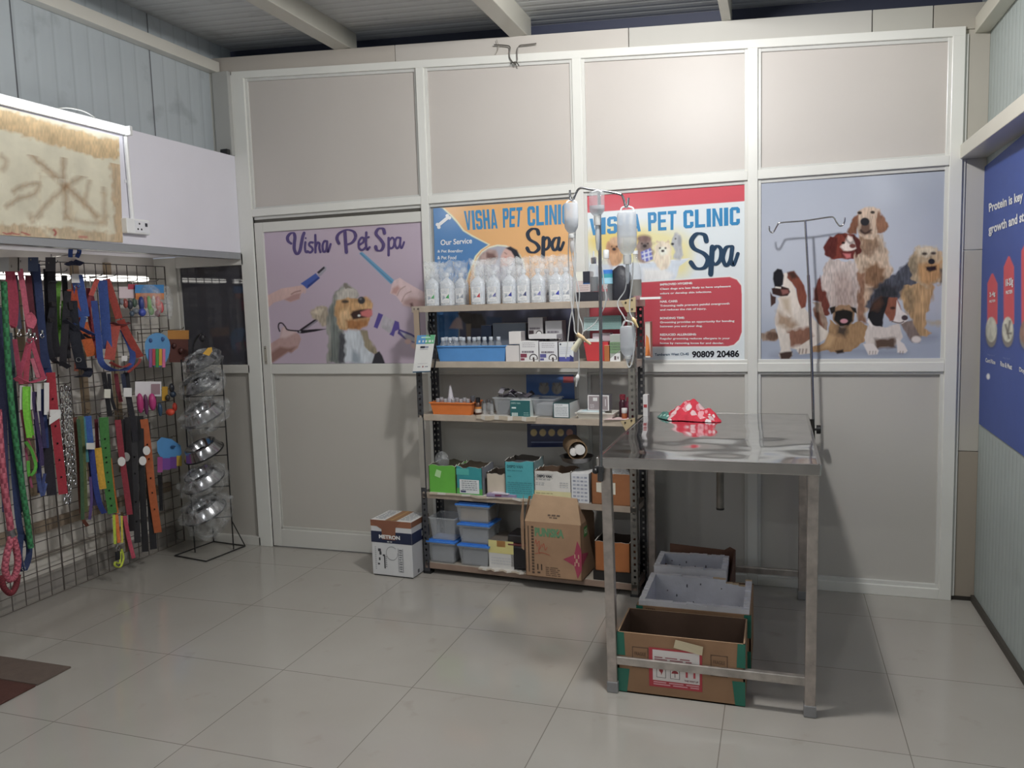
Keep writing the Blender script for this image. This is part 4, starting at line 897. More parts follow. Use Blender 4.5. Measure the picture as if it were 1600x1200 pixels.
rack = thing('storage_rack', 'cream and black slotted steel rack of five shelves against the partition', 'rack', RW(.6, .1, 0))
SH = [1.520, 1.214, .918, .474, .066]                      # tops of the shelves
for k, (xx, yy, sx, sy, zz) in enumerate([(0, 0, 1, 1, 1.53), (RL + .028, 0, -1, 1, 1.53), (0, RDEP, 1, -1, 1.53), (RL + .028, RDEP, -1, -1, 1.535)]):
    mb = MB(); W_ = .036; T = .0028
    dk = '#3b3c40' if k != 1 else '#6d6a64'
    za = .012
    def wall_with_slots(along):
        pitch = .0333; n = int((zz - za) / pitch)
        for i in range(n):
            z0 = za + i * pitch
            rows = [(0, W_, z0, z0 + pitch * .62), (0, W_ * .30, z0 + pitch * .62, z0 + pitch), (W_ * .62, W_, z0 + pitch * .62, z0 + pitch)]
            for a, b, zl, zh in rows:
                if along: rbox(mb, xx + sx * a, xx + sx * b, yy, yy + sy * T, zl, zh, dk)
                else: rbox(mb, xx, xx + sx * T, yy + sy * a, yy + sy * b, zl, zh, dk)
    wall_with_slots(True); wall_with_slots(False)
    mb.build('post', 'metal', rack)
    mb = MB(); rbox(mb, xx - .004 * sx, xx + sx * .042, yy - .004 * sy, yy + sy * .042, 0, .014, '#1f2022'); mb.build('foot', 'plastic', rack)
for k, z in enumerate(SH):
    x0, x1 = (-.012 if k == 0 else .004), RL + .024
    if k == 0: x1 = RL + .036
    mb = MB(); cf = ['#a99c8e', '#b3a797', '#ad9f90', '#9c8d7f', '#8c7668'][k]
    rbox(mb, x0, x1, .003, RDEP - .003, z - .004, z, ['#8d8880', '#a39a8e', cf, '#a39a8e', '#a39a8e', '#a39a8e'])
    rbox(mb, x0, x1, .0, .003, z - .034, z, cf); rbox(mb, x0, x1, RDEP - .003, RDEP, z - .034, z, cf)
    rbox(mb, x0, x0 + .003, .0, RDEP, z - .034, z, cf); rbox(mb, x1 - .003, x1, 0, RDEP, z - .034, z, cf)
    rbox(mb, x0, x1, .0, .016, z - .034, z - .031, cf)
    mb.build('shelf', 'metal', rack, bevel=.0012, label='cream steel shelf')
    mb = MB()
    for xx in (x1 - .03,):
        pts = [RW(xx - .045, -.003, z - .005), RW(xx + .03, -.003, z + .015), RW(xx + .03, -.003, z - .06), RW(xx - .015, -.003, z - .06)]
        mb.slab(pts, (RN[0] * .002, RN[1] * .002, 0), '#b3a17c')
        for a, b in ((-.02, -.012), (.012, 0), (.012, -.045)): mb.ball(RW(xx + a, -.005, z + b), .005, '#3a342c', 8, 5)
    if k in (0, 2): mb.build('corner_plate', 'metal', rack)
for q, cc in (((.002, .034, -.004, .001, 1.225, 1.50), '#9c8a78'), ((.0, .03, -.004, .001, .50, .90), '#8f8b84')): mb = MB(); rbox(mb, *q, cc); mb.build('cover_strip', 'paper', rack, label='plain strip over the left front post')

# ---- top shelf: wrapped fluid bottles
def make_bottle(tri, loc):
    t = thing('fluid_bottle', '', 'bottle', loc, 'wrapped fluid bottles on the top shelf')
    w, d, h = .0395, .028, .148
    def ring(a, b, z, n=16): return [(loc[0] + RD[0] * a * cx + RN[0] * b * sy_, loc[1] + RD[1] * a * cx + RN[1] * b * sy_, loc[2] + z) for cx, sy_ in ((math.copysign(abs(math.cos(q)) ** .6, math.cos(q)), math.copysign(abs(math.sin(q)) ** .6, math.sin(q))) for q in [2 * PI * i / n for i in range(n)])]
    def skin(mb, rings, col, n=16, cap=True):
        vs = [p for r in rings for p in r]; fs = [(i * n + k, i * n + (k + 1) % n, (i + 1) * n + (k + 1) % n, (i + 1) * n + k) for i in range(len(rings) - 1) for k in range(n)]
        if cap: fs += [tuple(range(n - 1, -1, -1)), tuple((len(rings) - 1) * n + k for k in range(n))]
        mb.add(vs, fs, col)
    mb = MB(); skin(mb, [ring(w * .94, d * .94, .001), ring(w, d, .006), ring(w, d, h * .72), ring(w * .9, d * .9, h * .84), ring(w * .45, d * .55, h * .96), ring(.010, .010, h), ring(.010, .010, h + .012)], '#c6ccd6')
    mb.build('bottle', 'bottle', t, smooth=True)
    mb = MB(); skin(mb, [ring(.013, .013, h + .010), ring(.013, .013, h + .030), ring(.011, .011, h + .032)], '#d5dbe2'); mb.build('cap', 'milky', t, smooth=True)
    mb = MB(); fn = lambda u, v: (loc[0] + RD[0] * w * .62 * (2 * u - 1) - RN[0] * (d + .0012), loc[1] + RD[1] * w * .62 * (2 * u - 1) - RN[1] * (d + .0012), loc[2] + .014 + .078 * v)
    rect(mb, fn, 0, 1, 0, 1, '#dfe3e8'); fn2 = lambda u, v: tuple(np.array(fn(u, v)) - np.array([RN[0], RN[1], 0]) * .0006)
    fake_lines(mb, fn2, .12, .8, .95, 4, .09, '#9aa2b0', seed=3); fake_lines(mb, fn2, .08, .5, .52, 3, .08, '#7f8794', seed=4)
    mb.add([fn2(.55, .35), fn2(.98, .30), fn2(.96, .62)], [(0, 1, 2)], tri); mb.add([fn2(.1, .20), fn2(.55, .35), fn2(.3, .5)], [(0, 1, 2)], '#a3abb8'); fake_lines(mb, fn2, .1, .9, .17, 2, .08, '#a9b0bb', seed=5)
    mb.build('label', 'paper', t)
    r = random.Random(hash(loc) % 999); mb = MB(); rings = []
    for i, (k_, z) in enumerate([(1.01, .002), (1.03, .04), (1.03, .10), (1.03, .14), (.92, .175), (.95, .200), (1.05, .225), (1.10, .240)]):
        rg = ring(w * k_, d * k_, z); rings.append([(p[0] + r.uniform(-1, 1) * .0045 * (i > 0), p[1] + r.uniform(-1, 1) * .0045 * (i > 0), p[2] + r.uniform(-1, 1) * .011 * (i > 4)) for p in rg])
    skin(mb, rings, '#dfe3e8', cap=False); mb.build('wrapping', 'wrap', t, smooth=True)
    return t
front = [(676, '#3f9a5a', 'green', 'at the left end of the front row'), (698, '#3f9a5a', 'green', 'second from the left end of the front row'), (747, '#b03a44', 'red', 'in the front row, the only red one'), (771, '#343a8c', 'dark blue', 'right next to the red-marked one'),
         (796, '#2b3590', 'blue', 'in the middle of the blue-marked ones'), (818, '#2b3566', 'navy', 'just right of the shelf middle'), (841, '#3a3aa0', 'violet blue', 'second from the right in its row'), (869, '#2f3a99', 'blue', 'at the right end of the front row')]
for i, (px, tri, cn, where) in enumerate(front):
    x, _ = rk(px, 450, .045); b = make_bottle(tri, tuple(np.round(RW(x, .045 + (.006 if i % 2 else 0), SH[0]), 4)))
    b['label'] = 'wrapped fluid bottle with a %s triangle, %s' % (cn, where)
back = [(721, 'set back between green and red marks'), (684, 'behind the green-marked pair at the left end'), (758, 'behind the red-marked bottle'), (806, 'behind the navy-marked bottle'), (855, 'behind the right end of the front row'), (885, 'under the hanging drip bag at the row end')]
bb0 = make_bottle('#8d93a0', tuple(np.round(RW(rk(721, 450, .125)[0], .125, SH[0]), 4)))
for i, (px, wh) in enumerate(back):
    loc = RW(rk(px, 450, .14 if i else .125)[0], .14 if i else .125, SH[0])
    if i == 5: loc = RW(rk(px, 450, .07)[0], .07, SH[0])
    lab = 'wrapped fluid bottle with a grey label, ' + wh
    if i == 0: bb0['label'] = lab
    else: dup(bb0, loc, lab)
def vial(name, label, cat, group, x, y, z, prof, mat, col, parts=(), n=14):
    """turned bottle: body plus (part name, profile, material, colour) rings above it"""
    t = thing(name, label, cat, RW(x, y, z), group); c = RW(x, y, z)
    MB().lathe(prof, c, col, n=n).build('body', mat, t, smooth=True)
    for nm, pr_, mt, cl in parts: MB().lathe(pr_, c, cl, n=n).build(nm, mt, t, smooth=True)
    return t
x = rk(910, 450, .05)
t = thing('tablet_carton', 'small pink and white carton on a black box, right of the wrapped bottles', 'box', RW(*[rk(911, 455, .06)[0], .06, SH[0] + .047]))
x0, x1, z0, z1 = span(900, 922, 424, 456, .045, SH[0] + .048); mb = MB(); rbox(mb, x0, x1, .045, .11, z0, z1, ['#bfb7b5', '#2a2b38', '#c3b3b1', '#a79d9c', '#888', '#a79d9c'])
fn = fface(x0, x1, z0, z1, .0442); rect(mb, fn, .0, .5, .55, 1, '#ded8cd'); rect(mb, fn, .5, 1, .42, 1, '#20222e'); rect(mb, fn, .5, 1, .38, .5, '#3b6096'); fake_lines(mb, fn, .1, .9, .32, 3, .1, '#a58d8d'); mb.build('box', 'paper', t, bevel=.001)
x0, x1, z0, z1 = span(898, 940, 455, 469, .03, SH[0]); mb = MB(); rbox(mb, x0, x1, .03, .15, z0, z0 + .047, '#23232b'); mb.build('flat_box', 'paper', label='flat black box at the right end of the top shelf, under the pink carton', cat='box', bevel=.0015)
zb = SH[0] + .048
vial('spray_bottle', 'tall clear bottle with metal cap standing on the flat black box', 'bottle', None, rk(927.5, 440, .06)[0], .07, zb, [(.022, 0), (.0235, .004), (.0235, .12), (.020, .135), (.012, .142)], 'glass', '#888',
     (('cap', [(.013, .142), (.0145, .146), (.0145, .172), (.011, .175)], 'chrome', '#b9b9bd'), ('liquid', [(.0215, .002), (.0215, .075)], 'plastic', '#3b3a3f'), ('nozzle', [(.004, .175), (.004, .205), (.001, .206)], 'plastic', '#c9ced2')))
vial('saline_bottle', 'clear ridged plastic bottle with a teal and blue label near the drip pole', 'bottle', None, rk(947, 440, .05)[0], .06, SH[0], [(.030, 0), (.031, .005), (.030, .018), (.031, .026), (.029, .036), (.031, .046), (.029, .056), (.031, .066), (.031, .17), (.022, .20), (.013, .215)], 'clear', '#99a',
     (('label', [(.0318, .085), (.0318, .115), (.0318, .116, '#2d93a3'), (.0318, .135, '#2d93a3'), (.0318, .155, '#2a6fc0')], 'paper', '#8fc3d8'), ('cap', [(.014, .213), (.0155, .216), (.0155, .252), (.012, .256)], 'plastic', '#d7dbe0')))
x = rk(968, 440, .08)[0]; c = RW(x, .10, SH[0]); mb = MB(); sq = [(.060, .0), (.068, .02), (.070, .07), (.058, .12), (.045, .15), (.012, .175)]
mb.lathe(sq, c, '#24252e', n=10, R=Matrix.Rotation(YAW, 3, 'Z') @ Matrix.Diagonal((1, .55, 1))); mb.build('pouch', 'leather', smooth=True, label='soft black pouch slumped behind the hanging drip bottle', cat='bag')
vial('glass_bottle', 'empty clear glass bottle at the right end of the top shelf', 'bottle', None, rk(993, 440, .03)[0], .035, SH[0], [(.026, 0), (.028, .006), (.028, .13), (.024, .16), (.013, .19), (.012, .235)], 'glass', '#99a',
     (('cap', [(.0135, .225), (.0135, .242)], 'plastic', '#cfd2d6'), ('label', [(.0286, .02), (.0286, .10)], 'paper', '#6f6d68')))
x0, x1, _, _ = span(1000, 1031, 455, 463, .02); mb = MB(); rbox(mb, x0, x1, .0, .09, SH[0] + .001, SH[0] + .012, '#d9d9d9', tw=.12); mb.build('paper_pad', 'paper', label='white paper pad lying over the right end of the top shelf', cat='paper')

# ---- second shelf
z = SH[1]
x0, x1, z0, z1 = span(682, 790, 539, 562, .012, z); z1 = z + .085
mb = MB(); f = .012
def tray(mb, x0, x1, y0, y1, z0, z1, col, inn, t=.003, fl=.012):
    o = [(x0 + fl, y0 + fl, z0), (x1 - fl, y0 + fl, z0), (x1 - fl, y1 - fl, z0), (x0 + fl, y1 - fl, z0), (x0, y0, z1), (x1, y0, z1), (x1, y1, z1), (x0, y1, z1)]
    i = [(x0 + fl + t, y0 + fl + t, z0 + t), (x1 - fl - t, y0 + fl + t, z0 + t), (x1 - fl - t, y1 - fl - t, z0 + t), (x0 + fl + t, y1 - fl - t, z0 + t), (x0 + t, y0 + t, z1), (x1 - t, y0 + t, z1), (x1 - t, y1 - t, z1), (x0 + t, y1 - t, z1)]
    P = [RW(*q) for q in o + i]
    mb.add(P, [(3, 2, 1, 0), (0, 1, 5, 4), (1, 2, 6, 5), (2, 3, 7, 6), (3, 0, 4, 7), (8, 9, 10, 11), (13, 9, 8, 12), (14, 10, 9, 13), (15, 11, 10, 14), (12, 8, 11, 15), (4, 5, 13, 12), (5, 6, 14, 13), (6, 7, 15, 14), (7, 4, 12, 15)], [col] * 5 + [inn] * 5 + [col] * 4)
    e = .005
    for a, b, c_, d in ((x0 - e, x1 + e, y0 - e, y0 + t), (x0 - e, x1 + e, y1 - t, y1 + e), (x0 - e, x0 + t, y0, y1), (x1 - t, x1 + e, y0, y1)): rbox(mb, a, b, c_, d, z1 - .006, z1 + .001, col)
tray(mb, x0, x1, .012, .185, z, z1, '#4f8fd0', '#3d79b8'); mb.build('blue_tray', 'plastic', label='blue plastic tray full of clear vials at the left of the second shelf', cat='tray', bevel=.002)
xs = [(692, .05), (703, .055), (713, .05), (724, .055), (741, .05), (697, .11), (709, .11), (720, .115), (733, .11), (748, .10), (757, .06), (767, .08), (779, .07)]
v0 = None; row_names = ['at the left corner', 'second from the left corner', 'third from the left corner', 'fourth from the left corner', 'just right of the tray middle', 'in the back row, first from the left', 'in the back row, second from the left', 'in the back row, third from the left', 'in the back row, fourth from the left', 'in the back row, fifth from the left', 'third from the right corner', 'second from the right corner', 'at the right corner']
for (px, yy), wh in zip(xs, row_names):
    xx = rk(px, 530, yy)[0]; lab = 'small clear glass vial in the blue tray, ' + wh
    if v0 is None:
        v0 = vial('vial', lab, 'vial', 'vials in the blue tray', xx, yy, z + .004, [(.016, 0), (.017, .003), (.017, .085), (.012, .10), (.009, .106)], 'glass', '#99a', (('cap', [(.010, .106), (.0115, .108), (.0115, .124), (.010, .126)], 'plastic', '#b9c0c8'), ('liquid', [(.0155, .003), (.0155, .055)], 'milky', '#b9bec6')))
    else: dup(v0, RW(xx, yy, z + .004), lab)
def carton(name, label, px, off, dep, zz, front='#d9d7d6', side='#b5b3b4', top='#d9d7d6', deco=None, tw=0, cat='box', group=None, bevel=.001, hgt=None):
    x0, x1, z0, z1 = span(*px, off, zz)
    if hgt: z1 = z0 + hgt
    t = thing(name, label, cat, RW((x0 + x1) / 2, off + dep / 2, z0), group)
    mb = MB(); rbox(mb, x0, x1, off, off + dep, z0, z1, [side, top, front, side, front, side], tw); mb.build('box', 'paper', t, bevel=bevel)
    if deco: m2 = MB(); deco(m2, fface(x0, x1, z0, z1, off - .0012)); m2.build('print', 'paper', t)
    return t, (x0, x1, z0, z1)
def med(c1, seed):
    def f(mb, fn):
        fake_lines(mb, fn, .15, .85, .92, 3, .09, '#b0adb2', seed=seed); fake_lines(mb, fn, .12, .8, .52, 1, .12, '#6d6670', .8, seed=seed + 1)
        rect(mb, fn, .04, .38, .20, .38, c1); rect(mb, fn, .04, .25, .06, .16, c1)
        cx, cy = .74, .16
        pts = lambda r: [fn(cx + r * math.cos(a), max(.0, cy + r * .95 * math.sin(a))) for a in np.linspace(-.3, PI + .3, 14)]
        mb.poly(pts(.23), '#3a2f33')
        g = lambda u, v: tuple(np.array(fn(u, v)) - np.array([RN[0], RN[1], 0]) * .0004)
        mb.poly([g(cx + .18 * math.cos(a), max(.0, cy + .17 * math.sin(a))) for a in np.linspace(-.3, PI + .3, 14)], '#dcd8d8')
        g2 = lambda u, v: tuple(np.array(fn(u, v)) - np.array([RN[0], RN[1], 0]) * .0008)
        mb.poly([g2(cx + .05 * math.cos(a), cy + .06 * math.sin(a)) for a in np.linspace(0, 2 * PI, 9)[:-1]], '#3d2f30'); rect(mb, g2, cx - .03, cx + .05, 0, .12, '#3d2f30')
    return f
GM = 'white medicine cartons on the second shelf'
carton('medicine_carton', 'white carton at the left of the medicine cartons, under a smaller one', (790, 811, 534, 559), .012, .07, z, '#cfcac9', '#b9b4b4', group=GM)
carton('medicine_carton', 'small white carton on top of the leftmost white medicine carton', (795, 814, 516, 534), .014, .06, z + .092, '#d5d1cf', '#9b9697', group=GM, hgt=.066)
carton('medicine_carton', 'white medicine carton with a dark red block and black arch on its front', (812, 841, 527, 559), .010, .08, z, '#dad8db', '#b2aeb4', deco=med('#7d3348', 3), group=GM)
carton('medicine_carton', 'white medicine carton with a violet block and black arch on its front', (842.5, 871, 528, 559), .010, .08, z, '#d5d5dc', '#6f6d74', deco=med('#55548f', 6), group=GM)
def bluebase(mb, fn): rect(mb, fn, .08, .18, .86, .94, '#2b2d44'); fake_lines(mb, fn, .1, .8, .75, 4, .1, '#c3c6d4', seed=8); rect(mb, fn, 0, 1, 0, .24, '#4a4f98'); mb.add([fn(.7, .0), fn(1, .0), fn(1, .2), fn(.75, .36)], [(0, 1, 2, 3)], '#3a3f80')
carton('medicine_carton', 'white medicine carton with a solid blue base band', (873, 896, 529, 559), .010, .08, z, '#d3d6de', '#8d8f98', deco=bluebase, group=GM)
zt = z + .118
carton('medicine_carton', 'white medicine carton lying flat and askew across two others', (826, 872, 518, 528), .012, .07, zt, '#cfcdd0', '#8d8b90', tw=-.12, group=GM, hgt=.024)
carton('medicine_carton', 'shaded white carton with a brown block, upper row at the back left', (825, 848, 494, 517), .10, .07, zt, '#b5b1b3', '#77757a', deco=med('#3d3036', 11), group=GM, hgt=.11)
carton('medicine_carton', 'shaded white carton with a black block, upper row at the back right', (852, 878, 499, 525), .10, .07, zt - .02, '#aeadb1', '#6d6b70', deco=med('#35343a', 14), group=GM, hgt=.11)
carton('pale_carton', 'wide pale grey-blue carton standing at the back behind the white ones', (770, 822, 497, 540), .15, .04, z, '#6c7480', '#4d5460', hgt=.20)
carton('pale_carton', 'dark carton upright against the partition behind the vials', (752, 768, 500, 540), .16, .03, z, '#33425e', '#2a3450', hgt=.19)
# red bin, amber slip, teal cartons, green carton
x0, x1, _, _ = span(912, 951, 531, 559, .03); mb = MB(); k_ = .014
mb.hexa([RW(x0 + k_, .035, z), RW(x1 - .006, .035, z), RW(x1 - .006, .12, z), RW(x0 + k_, .12, z), RW(x0, .025, z + .10), RW(x1, .025, z + .10), RW(x1, .13, z + .10), RW(x0, .13, z + .10)], ['#a82a30', '#5a1a1e', '#c2363c', '#a02a30', '#a02a30', '#a02a30'])
t = thing('red_bin', 'tapering red bin with a white rim on the second shelf', 'bin', RW((x0 + x1) / 2, .07, z)); mb.build('body', 'plastic', t, bevel=.003)
mb = MB(); rbox(mb, x0 + .004, x0 + .085, .024, .12, z + .099, z + .112, '#ddd8d8'); mb.build('liner', 'paper', t, label='white paper edge')
carton('amber_carton', 'slim amber carton between the red bin and the green carton', (944, 952, 533, 558), .02, .03, z, '#a86432', '#4a3020')
def gw(mb, fn): rect(mb, fn, 0, 1, .3, .72, '#6f8a68'); fake_lines(mb, fn, .1, .9, .66, 3, .1, '#c3cfc0', seed=2); mb.add([fn(0, .1), fn(1, .42), fn(1, 0), fn(0, 0)], [(0, 1, 2, 3)], '#dfdcda'); rect(mb, fn, .4, .6, .05, .2, '#5d2d38'); rect(mb, fn, .7, .85, .08, .18, '#4a2a34')
carton('green_carton', 'green and white carton beside the amber one on the second shelf', (953, 969, 516, 558), .02, .06, z, '#9fa59d', '#7d837c', deco=gw)
carton('pink_carton', 'pinkish white carton behind the red bin', (926, 954, 516, 558), .10, .05, z, '#b3a5ac', '#857a80')
def tl_(mb, fn): fake_lines(mb, fn, .1, .9, .85, 6, .13, '#7f9a98', .4, seed=21)
carton('teal_carton', 'pale teal carton tilted on the stack behind the red bin, left one', (912, 937, 499, 516), .07, .07, z + .155, '#a9bfbf', '#8aa3a3', deco=tl_, hgt=.07)
carton('teal_carton', 'darker teal carton on the stack right of the pale teal one', (938, 971, 498, 515), .07, .07, z + .160, '#6f8f8c', '#3f5654', top='#8aa5a2', deco=tl_, hgt=.07)
carton('leaflet_box', 'narrow white and orange box wedged between the right-hand posts', (1008, 1016, 500, 556), .11, .05, z + .012, '#d6cdc4', '#a2735a', deco=lambda mb, fn: (mb.add([fn(0, .05), fn(1, .05), fn(.7, .55), fn(.2, .65)], [(0, 1, 2, 3)], '#d8803c'), mb.add([fn(.3, .05), fn(1, .05), fn(.8, .4)], [(0, 1, 2)], '#b5402f')))
carton('marker_box', 'slim white box with a red square at the rack right post, third shelf', (1004.5, 1012, 609, 643), .06, .04, SH[2] + .012, '#d6d3d3', '#9a9797', deco=lambda mb, fn: rect(mb, fn, .15, .85, .42, .56, '#a8383c'))

# ---- payment card stand hanging on the left post
cs = thing('payment_card', 'white payment card with a blue-green header hung on the rack left post', 'sign', RW(-.03, -.05, 1.14))
CT = lambda x, y: np.array(aY(x, y, -.30 + .0))
TLp, TRp, BRp, BLp = CT(652, 524), CT(680, 523), CT(672, 580), CT(645, 581)
nrm = np.cross(TRp - TLp, BLp - TLp); nrm = nrm / np.linalg.norm(nrm); nrm = nrm if nrm[1] < 0 else -nrm
cf = lambda u, v, o=0: tuple((BLp * (1 - u) + BRp * u) * (1 - v) + (TLp * (1 - u) + TRp * u) * v + nrm * o)
mb = MB(); mb.slab([cf(0, 0), cf(1, 0), cf(1, 1), cf(0, 1)], nrm * -.005, '#d8d8d6'); mb.build('card', 'paper', cs)
mb = MB(); R2 = lambda a, b, c_, d, col, o=.0008: mb.add([cf(a, c_, o), cf(b, c_, o), cf(b, d, o), cf(a, d, o)], [(0, 1, 2, 3)], col)
R2(0, .5, .76, 1, '#4f8fc4'); R2(.5, 1, .76, 1, '#5fae7e')
for u, w_ in ((.12, .1), (.34, .08), (.5, .1), (.68, .14), (.88, .06)): R2(u, u + w_, .80, .86, '#d5e2ea', .0014)
R2(.25, .75, .92, .955, '#b5d8c8', .0014); R2(.26, .52, .64, .70, '#3a3c48'); R2(.52, .72, .645, .695, '#8f93a4'); R2(.25, .7, .60, .62, '#b5b5ba'); R2(.22, .8, .215, .225, '#b9b9bc'); R2(.24, .4, .12, .145, '#8d8f9a'); R2(.52, .58, .11, .155, '#8a4a4a'); R2(.66, .84, .12, .145, '#8d8f9a')
mb.build('print', 'paper', cs)
mb = MB(); mb.slab([cf(0, -.025, .001), cf(1, -.02, .001), cf(1, .01, .001), cf(0, .01, .001)], nrm * -.008, '#2f4f66'); mb.build('base_edge', 'plastic', cs)
mb = MB(); S1 = [CT(672, 526), CT(669, 514), CT(669, 502), CT(673, 508), CT(678, 522)]; mb.tube(S1, .0035, '#17171b', n=6); mb.build('strap', 'web', cs)
kt = MB(); kt.tube(smooth_path([aY(679, 525, -.27), aY(681, 545, -.27), aY(680, 565, -.27), aY(678, 578, -.27)], 4), .0045, '#17181c', n=6)
ks = thing('key_ring', 'black cord with clips and keys hanging below the payment card', 'keys', aY(679, 590, -.27)); kt.build('cord', 'web', ks, smooth=True)
mb = MB()
for a, b, w_ in (((676, 584), (679, 600), .006), ((681, 583), (684, 604), .005), ((673, 588), (676, 602), .004)):
    P, Q = aY(*a, -.272), aY(*b, -.272); mb.tube([P, (P + Q) / 2 + np.array([.002, 0, 0]), Q], [w_, w_ * 1.2, w_ * .6], '#2b2b2f', n=6)
mb.build('key', 'dullsteel', ks, smooth=True)

# ---- third shelf
z = SH[2]
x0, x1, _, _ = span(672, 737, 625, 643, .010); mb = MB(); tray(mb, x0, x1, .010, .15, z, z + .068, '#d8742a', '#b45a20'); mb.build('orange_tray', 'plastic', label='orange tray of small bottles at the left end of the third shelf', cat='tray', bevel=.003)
xx = rk(703, 620, .08)[0]
vial('nozzle_bottle', 'white dropper bottle with a tall pointed nozzle in the orange tray', 'bottle', None, xx, .09, z + .005, [(.019, 0), (.020, .004), (.020, .075), (.017, .083)], 'plastic', '#b7b4bd', (('nozzle', [(.015, .083), (.013, .10), (.005, .15), (.002, .152)], 'plastic', '#c9c6cc'),))
v0 = None
for i, (px, yy, hz) in enumerate([(684, .05, 0), (690, .10, .1), (696, .045, 0), (708, .05, .0), (714, .09, 0), (720, .045, .1), (726, .10, 0), (731, .05, 0)]):
    xx = rk(px, 625, yy)[0]; lab = 'small capped vial in the orange tray, %s' % ['front left corner', 'back left', 'front, left of the dropper bottle', 'front, right of the dropper bottle', 'back row, middle', 'front, toward the right', 'back right', 'front right corner'][i]
    if v0 is None: v0 = vial('vial', lab, 'vial', 'vials in the orange tray', xx, yy, z + .005, [(.013, 0), (.014, .003), (.014, .055), (.009, .062)], 'clear', '#9a9', (('cap', [(.010, .061), (.011, .063), (.011, .080), (.009, .081)], 'plastic', '#a9a8ac'), ('label', [(.0145, .012), (.0145, .045)], 'paper', '#cfcdd0')))
    else: dup(v0, RW(xx, yy, z + .005), lab)
for i, (px, yy, s_) in enumerate([(739, .07, 1.05), (747, .04, 1.0)]):
    pr_ = lambda q: [(a * s_, b * s_) + tuple(c_) for a, b, *c_ in q]
    vial('brown_bottle', ['brown glass bottle with a grey cap beside the orange tray', 'brown glass bottle with a black cap in front of the grey-capped one'][i], 'bottle', 'brown bottles by the orange tray', rk(px, 630, yy)[0], yy, z, pr_([(.017, 0), (.018, .004), (.018, .055), (.013, .068), (.009, .072)]), 'plastic', '#4a2a1a',
         (('cap', pr_([(.0125, .070), (.0125, .094), (.010, .096)]), 'plastic', '#55565c' if i == 0 else '#1d1d21'), ('label', pr_([(.0186, .014), (.0186, .034), (.0186, .035, '#b8732f'), (.0186, .046, '#b8732f')]), 'paper', '#bdb5ac')))
for i, (px, yy, wh) in enumerate([(757, .06, 'nearest the brown bottles'), (763, .10, 'behind the others'), (768, .05, 'nearest the grey tub')]):
    vial('glass_vial', 'upright clear glass vial between bottles and tub, ' + wh, 'vial', 'clear vials on the third shelf', rk(px, 630, yy)[0], yy, z, [(.010, 0), (.011, .002), (.011, .055), (.007, .064)], 'glass', '#99a', (('cap', [(.008, .063), (.0085, .080)], 'dullsteel', '#9a9a9e'),))
def tub(name, label, px, off, dep, zz, h, lid=None, col='#9a9ca0', group=None, inn='#7d8086', flare=.012, junk=None):
    x0, x1, _, _ = span(px[0], px[1], px[2], px[3], off); t = thing(name, label, 'container', RW((x0 + x1) / 2, off + dep / 2, zz), group)
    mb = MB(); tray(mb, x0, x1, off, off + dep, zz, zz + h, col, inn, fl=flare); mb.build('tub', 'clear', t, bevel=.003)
    if junk: mb = MB(); rbox(mb, x0 + .016, x1 - .016, off + .016, off + dep - .016, zz + .004, zz + h * junk[1], junk[0]); mb.build('filling', 'cloth', t, bevel=.008)
    if lid:
        mb = MB(); rbox(mb, x0 - .006, x1 + .006, off - .006, off + dep + .006, zz + h, zz + h + .010, lid); rbox(mb, x0 + .012, x1 - .012, off + .012, off + dep - .012, zz + h + .009, zz + h + .016, lid); mb.build('lid', 'plastic', t, bevel=.003, label='blue snap lid')
    return t, (x0, x1)
_, (ta, tb) = tub('plastic_tub', 'grey see-through tub heaped with dark scraps on the third shelf', (771, 829, 615, 644), .04, .14, z, .098, junk=('#5d5f64', .75))
r = random.Random(4)
sc = thing('capsule_strips', 'heap of dark foil scraps spilling over the grey tub', 'packets', RW((ta + tb) / 2, .11, z + .085)); 
for i in range(16):
    mb = MB(); c = RW(ta + .03 + (tb - ta - .06) * r.random(), .06 + .09 * r.random(), z + .092 + .040 * r.random()); R = Matrix.Rotation(r.uniform(0, 6), 3, 'Z') @ Matrix.Rotation(r.uniform(-.9, .9), 3, 'X') @ Matrix.Rotation(r.uniform(-.7, .7), 3, 'Y')
    mb.box(c, (.05, .028, .006), r.choice(['#2b2a30', '#3a383e', '#4f4a52', '#25242a', '#8d8a92', '#3b3040']), R); mb.build('foil_strip', 'plastic', sc, bevel=.002)
def tealf(mb, fn): mb.text('DISPO VAN', fn_sub(fn, .06, .52, .78, .88), '#a9c4bf', .02); rect(mb, fn, .08, .3, .5, .6, '#cfdcd8'); [rect(mb, fn, .08 + k * .045, .11 + k * .045, .06, .26, '#c9d6d2') for k in range(7)]; fake_lines(mb, fn, .68, .95, .28, 2, .12, '#8fb0aa', seed=4)
def fn_sub(fn, u0, u1, v0, v1): return lambda u, v: fn(u0 + (u1 - u0) * u, v0 + (v1 - v0) * v)
carton('teal_box', 'dark teal box with white print and torn white edge in front of the tubs', (797, 828, 620, 646), .004, .05, z, '#1f5c5e', '#b9c3c2', top='#d2d2cf', deco=tealf)
tub('plastic_tub', 'grey see-through tub half hidden behind the teal boxes', (831, 866, 616, 645), .03, .14, z, .095, junk=('#8d9096', .7))
def wlab(mb, fn): rect(mb, fn, .06, .94, .06, .94, '#b9bec2'); g = fn_sub(fn, .08, .92, .08, .92); rect(mb, lambda u, v: tuple(np.array(g(u, v)) - np.array([RN[0], RN[1], 0]) * .0004), 0, 1, 0, 1, '#d3d6d8'); h = lambda u, v: tuple(np.array(g(u, v)) - np.array([RN[0], RN[1], 0]) * .0008); fake_lines(mb, h, .08, .6, .94, 1, .12, '#5d6468', seed=7); fake_lines(mb, h, .06, .94, .78, 6, .12, '#9aa1a6', .5, seed=8)
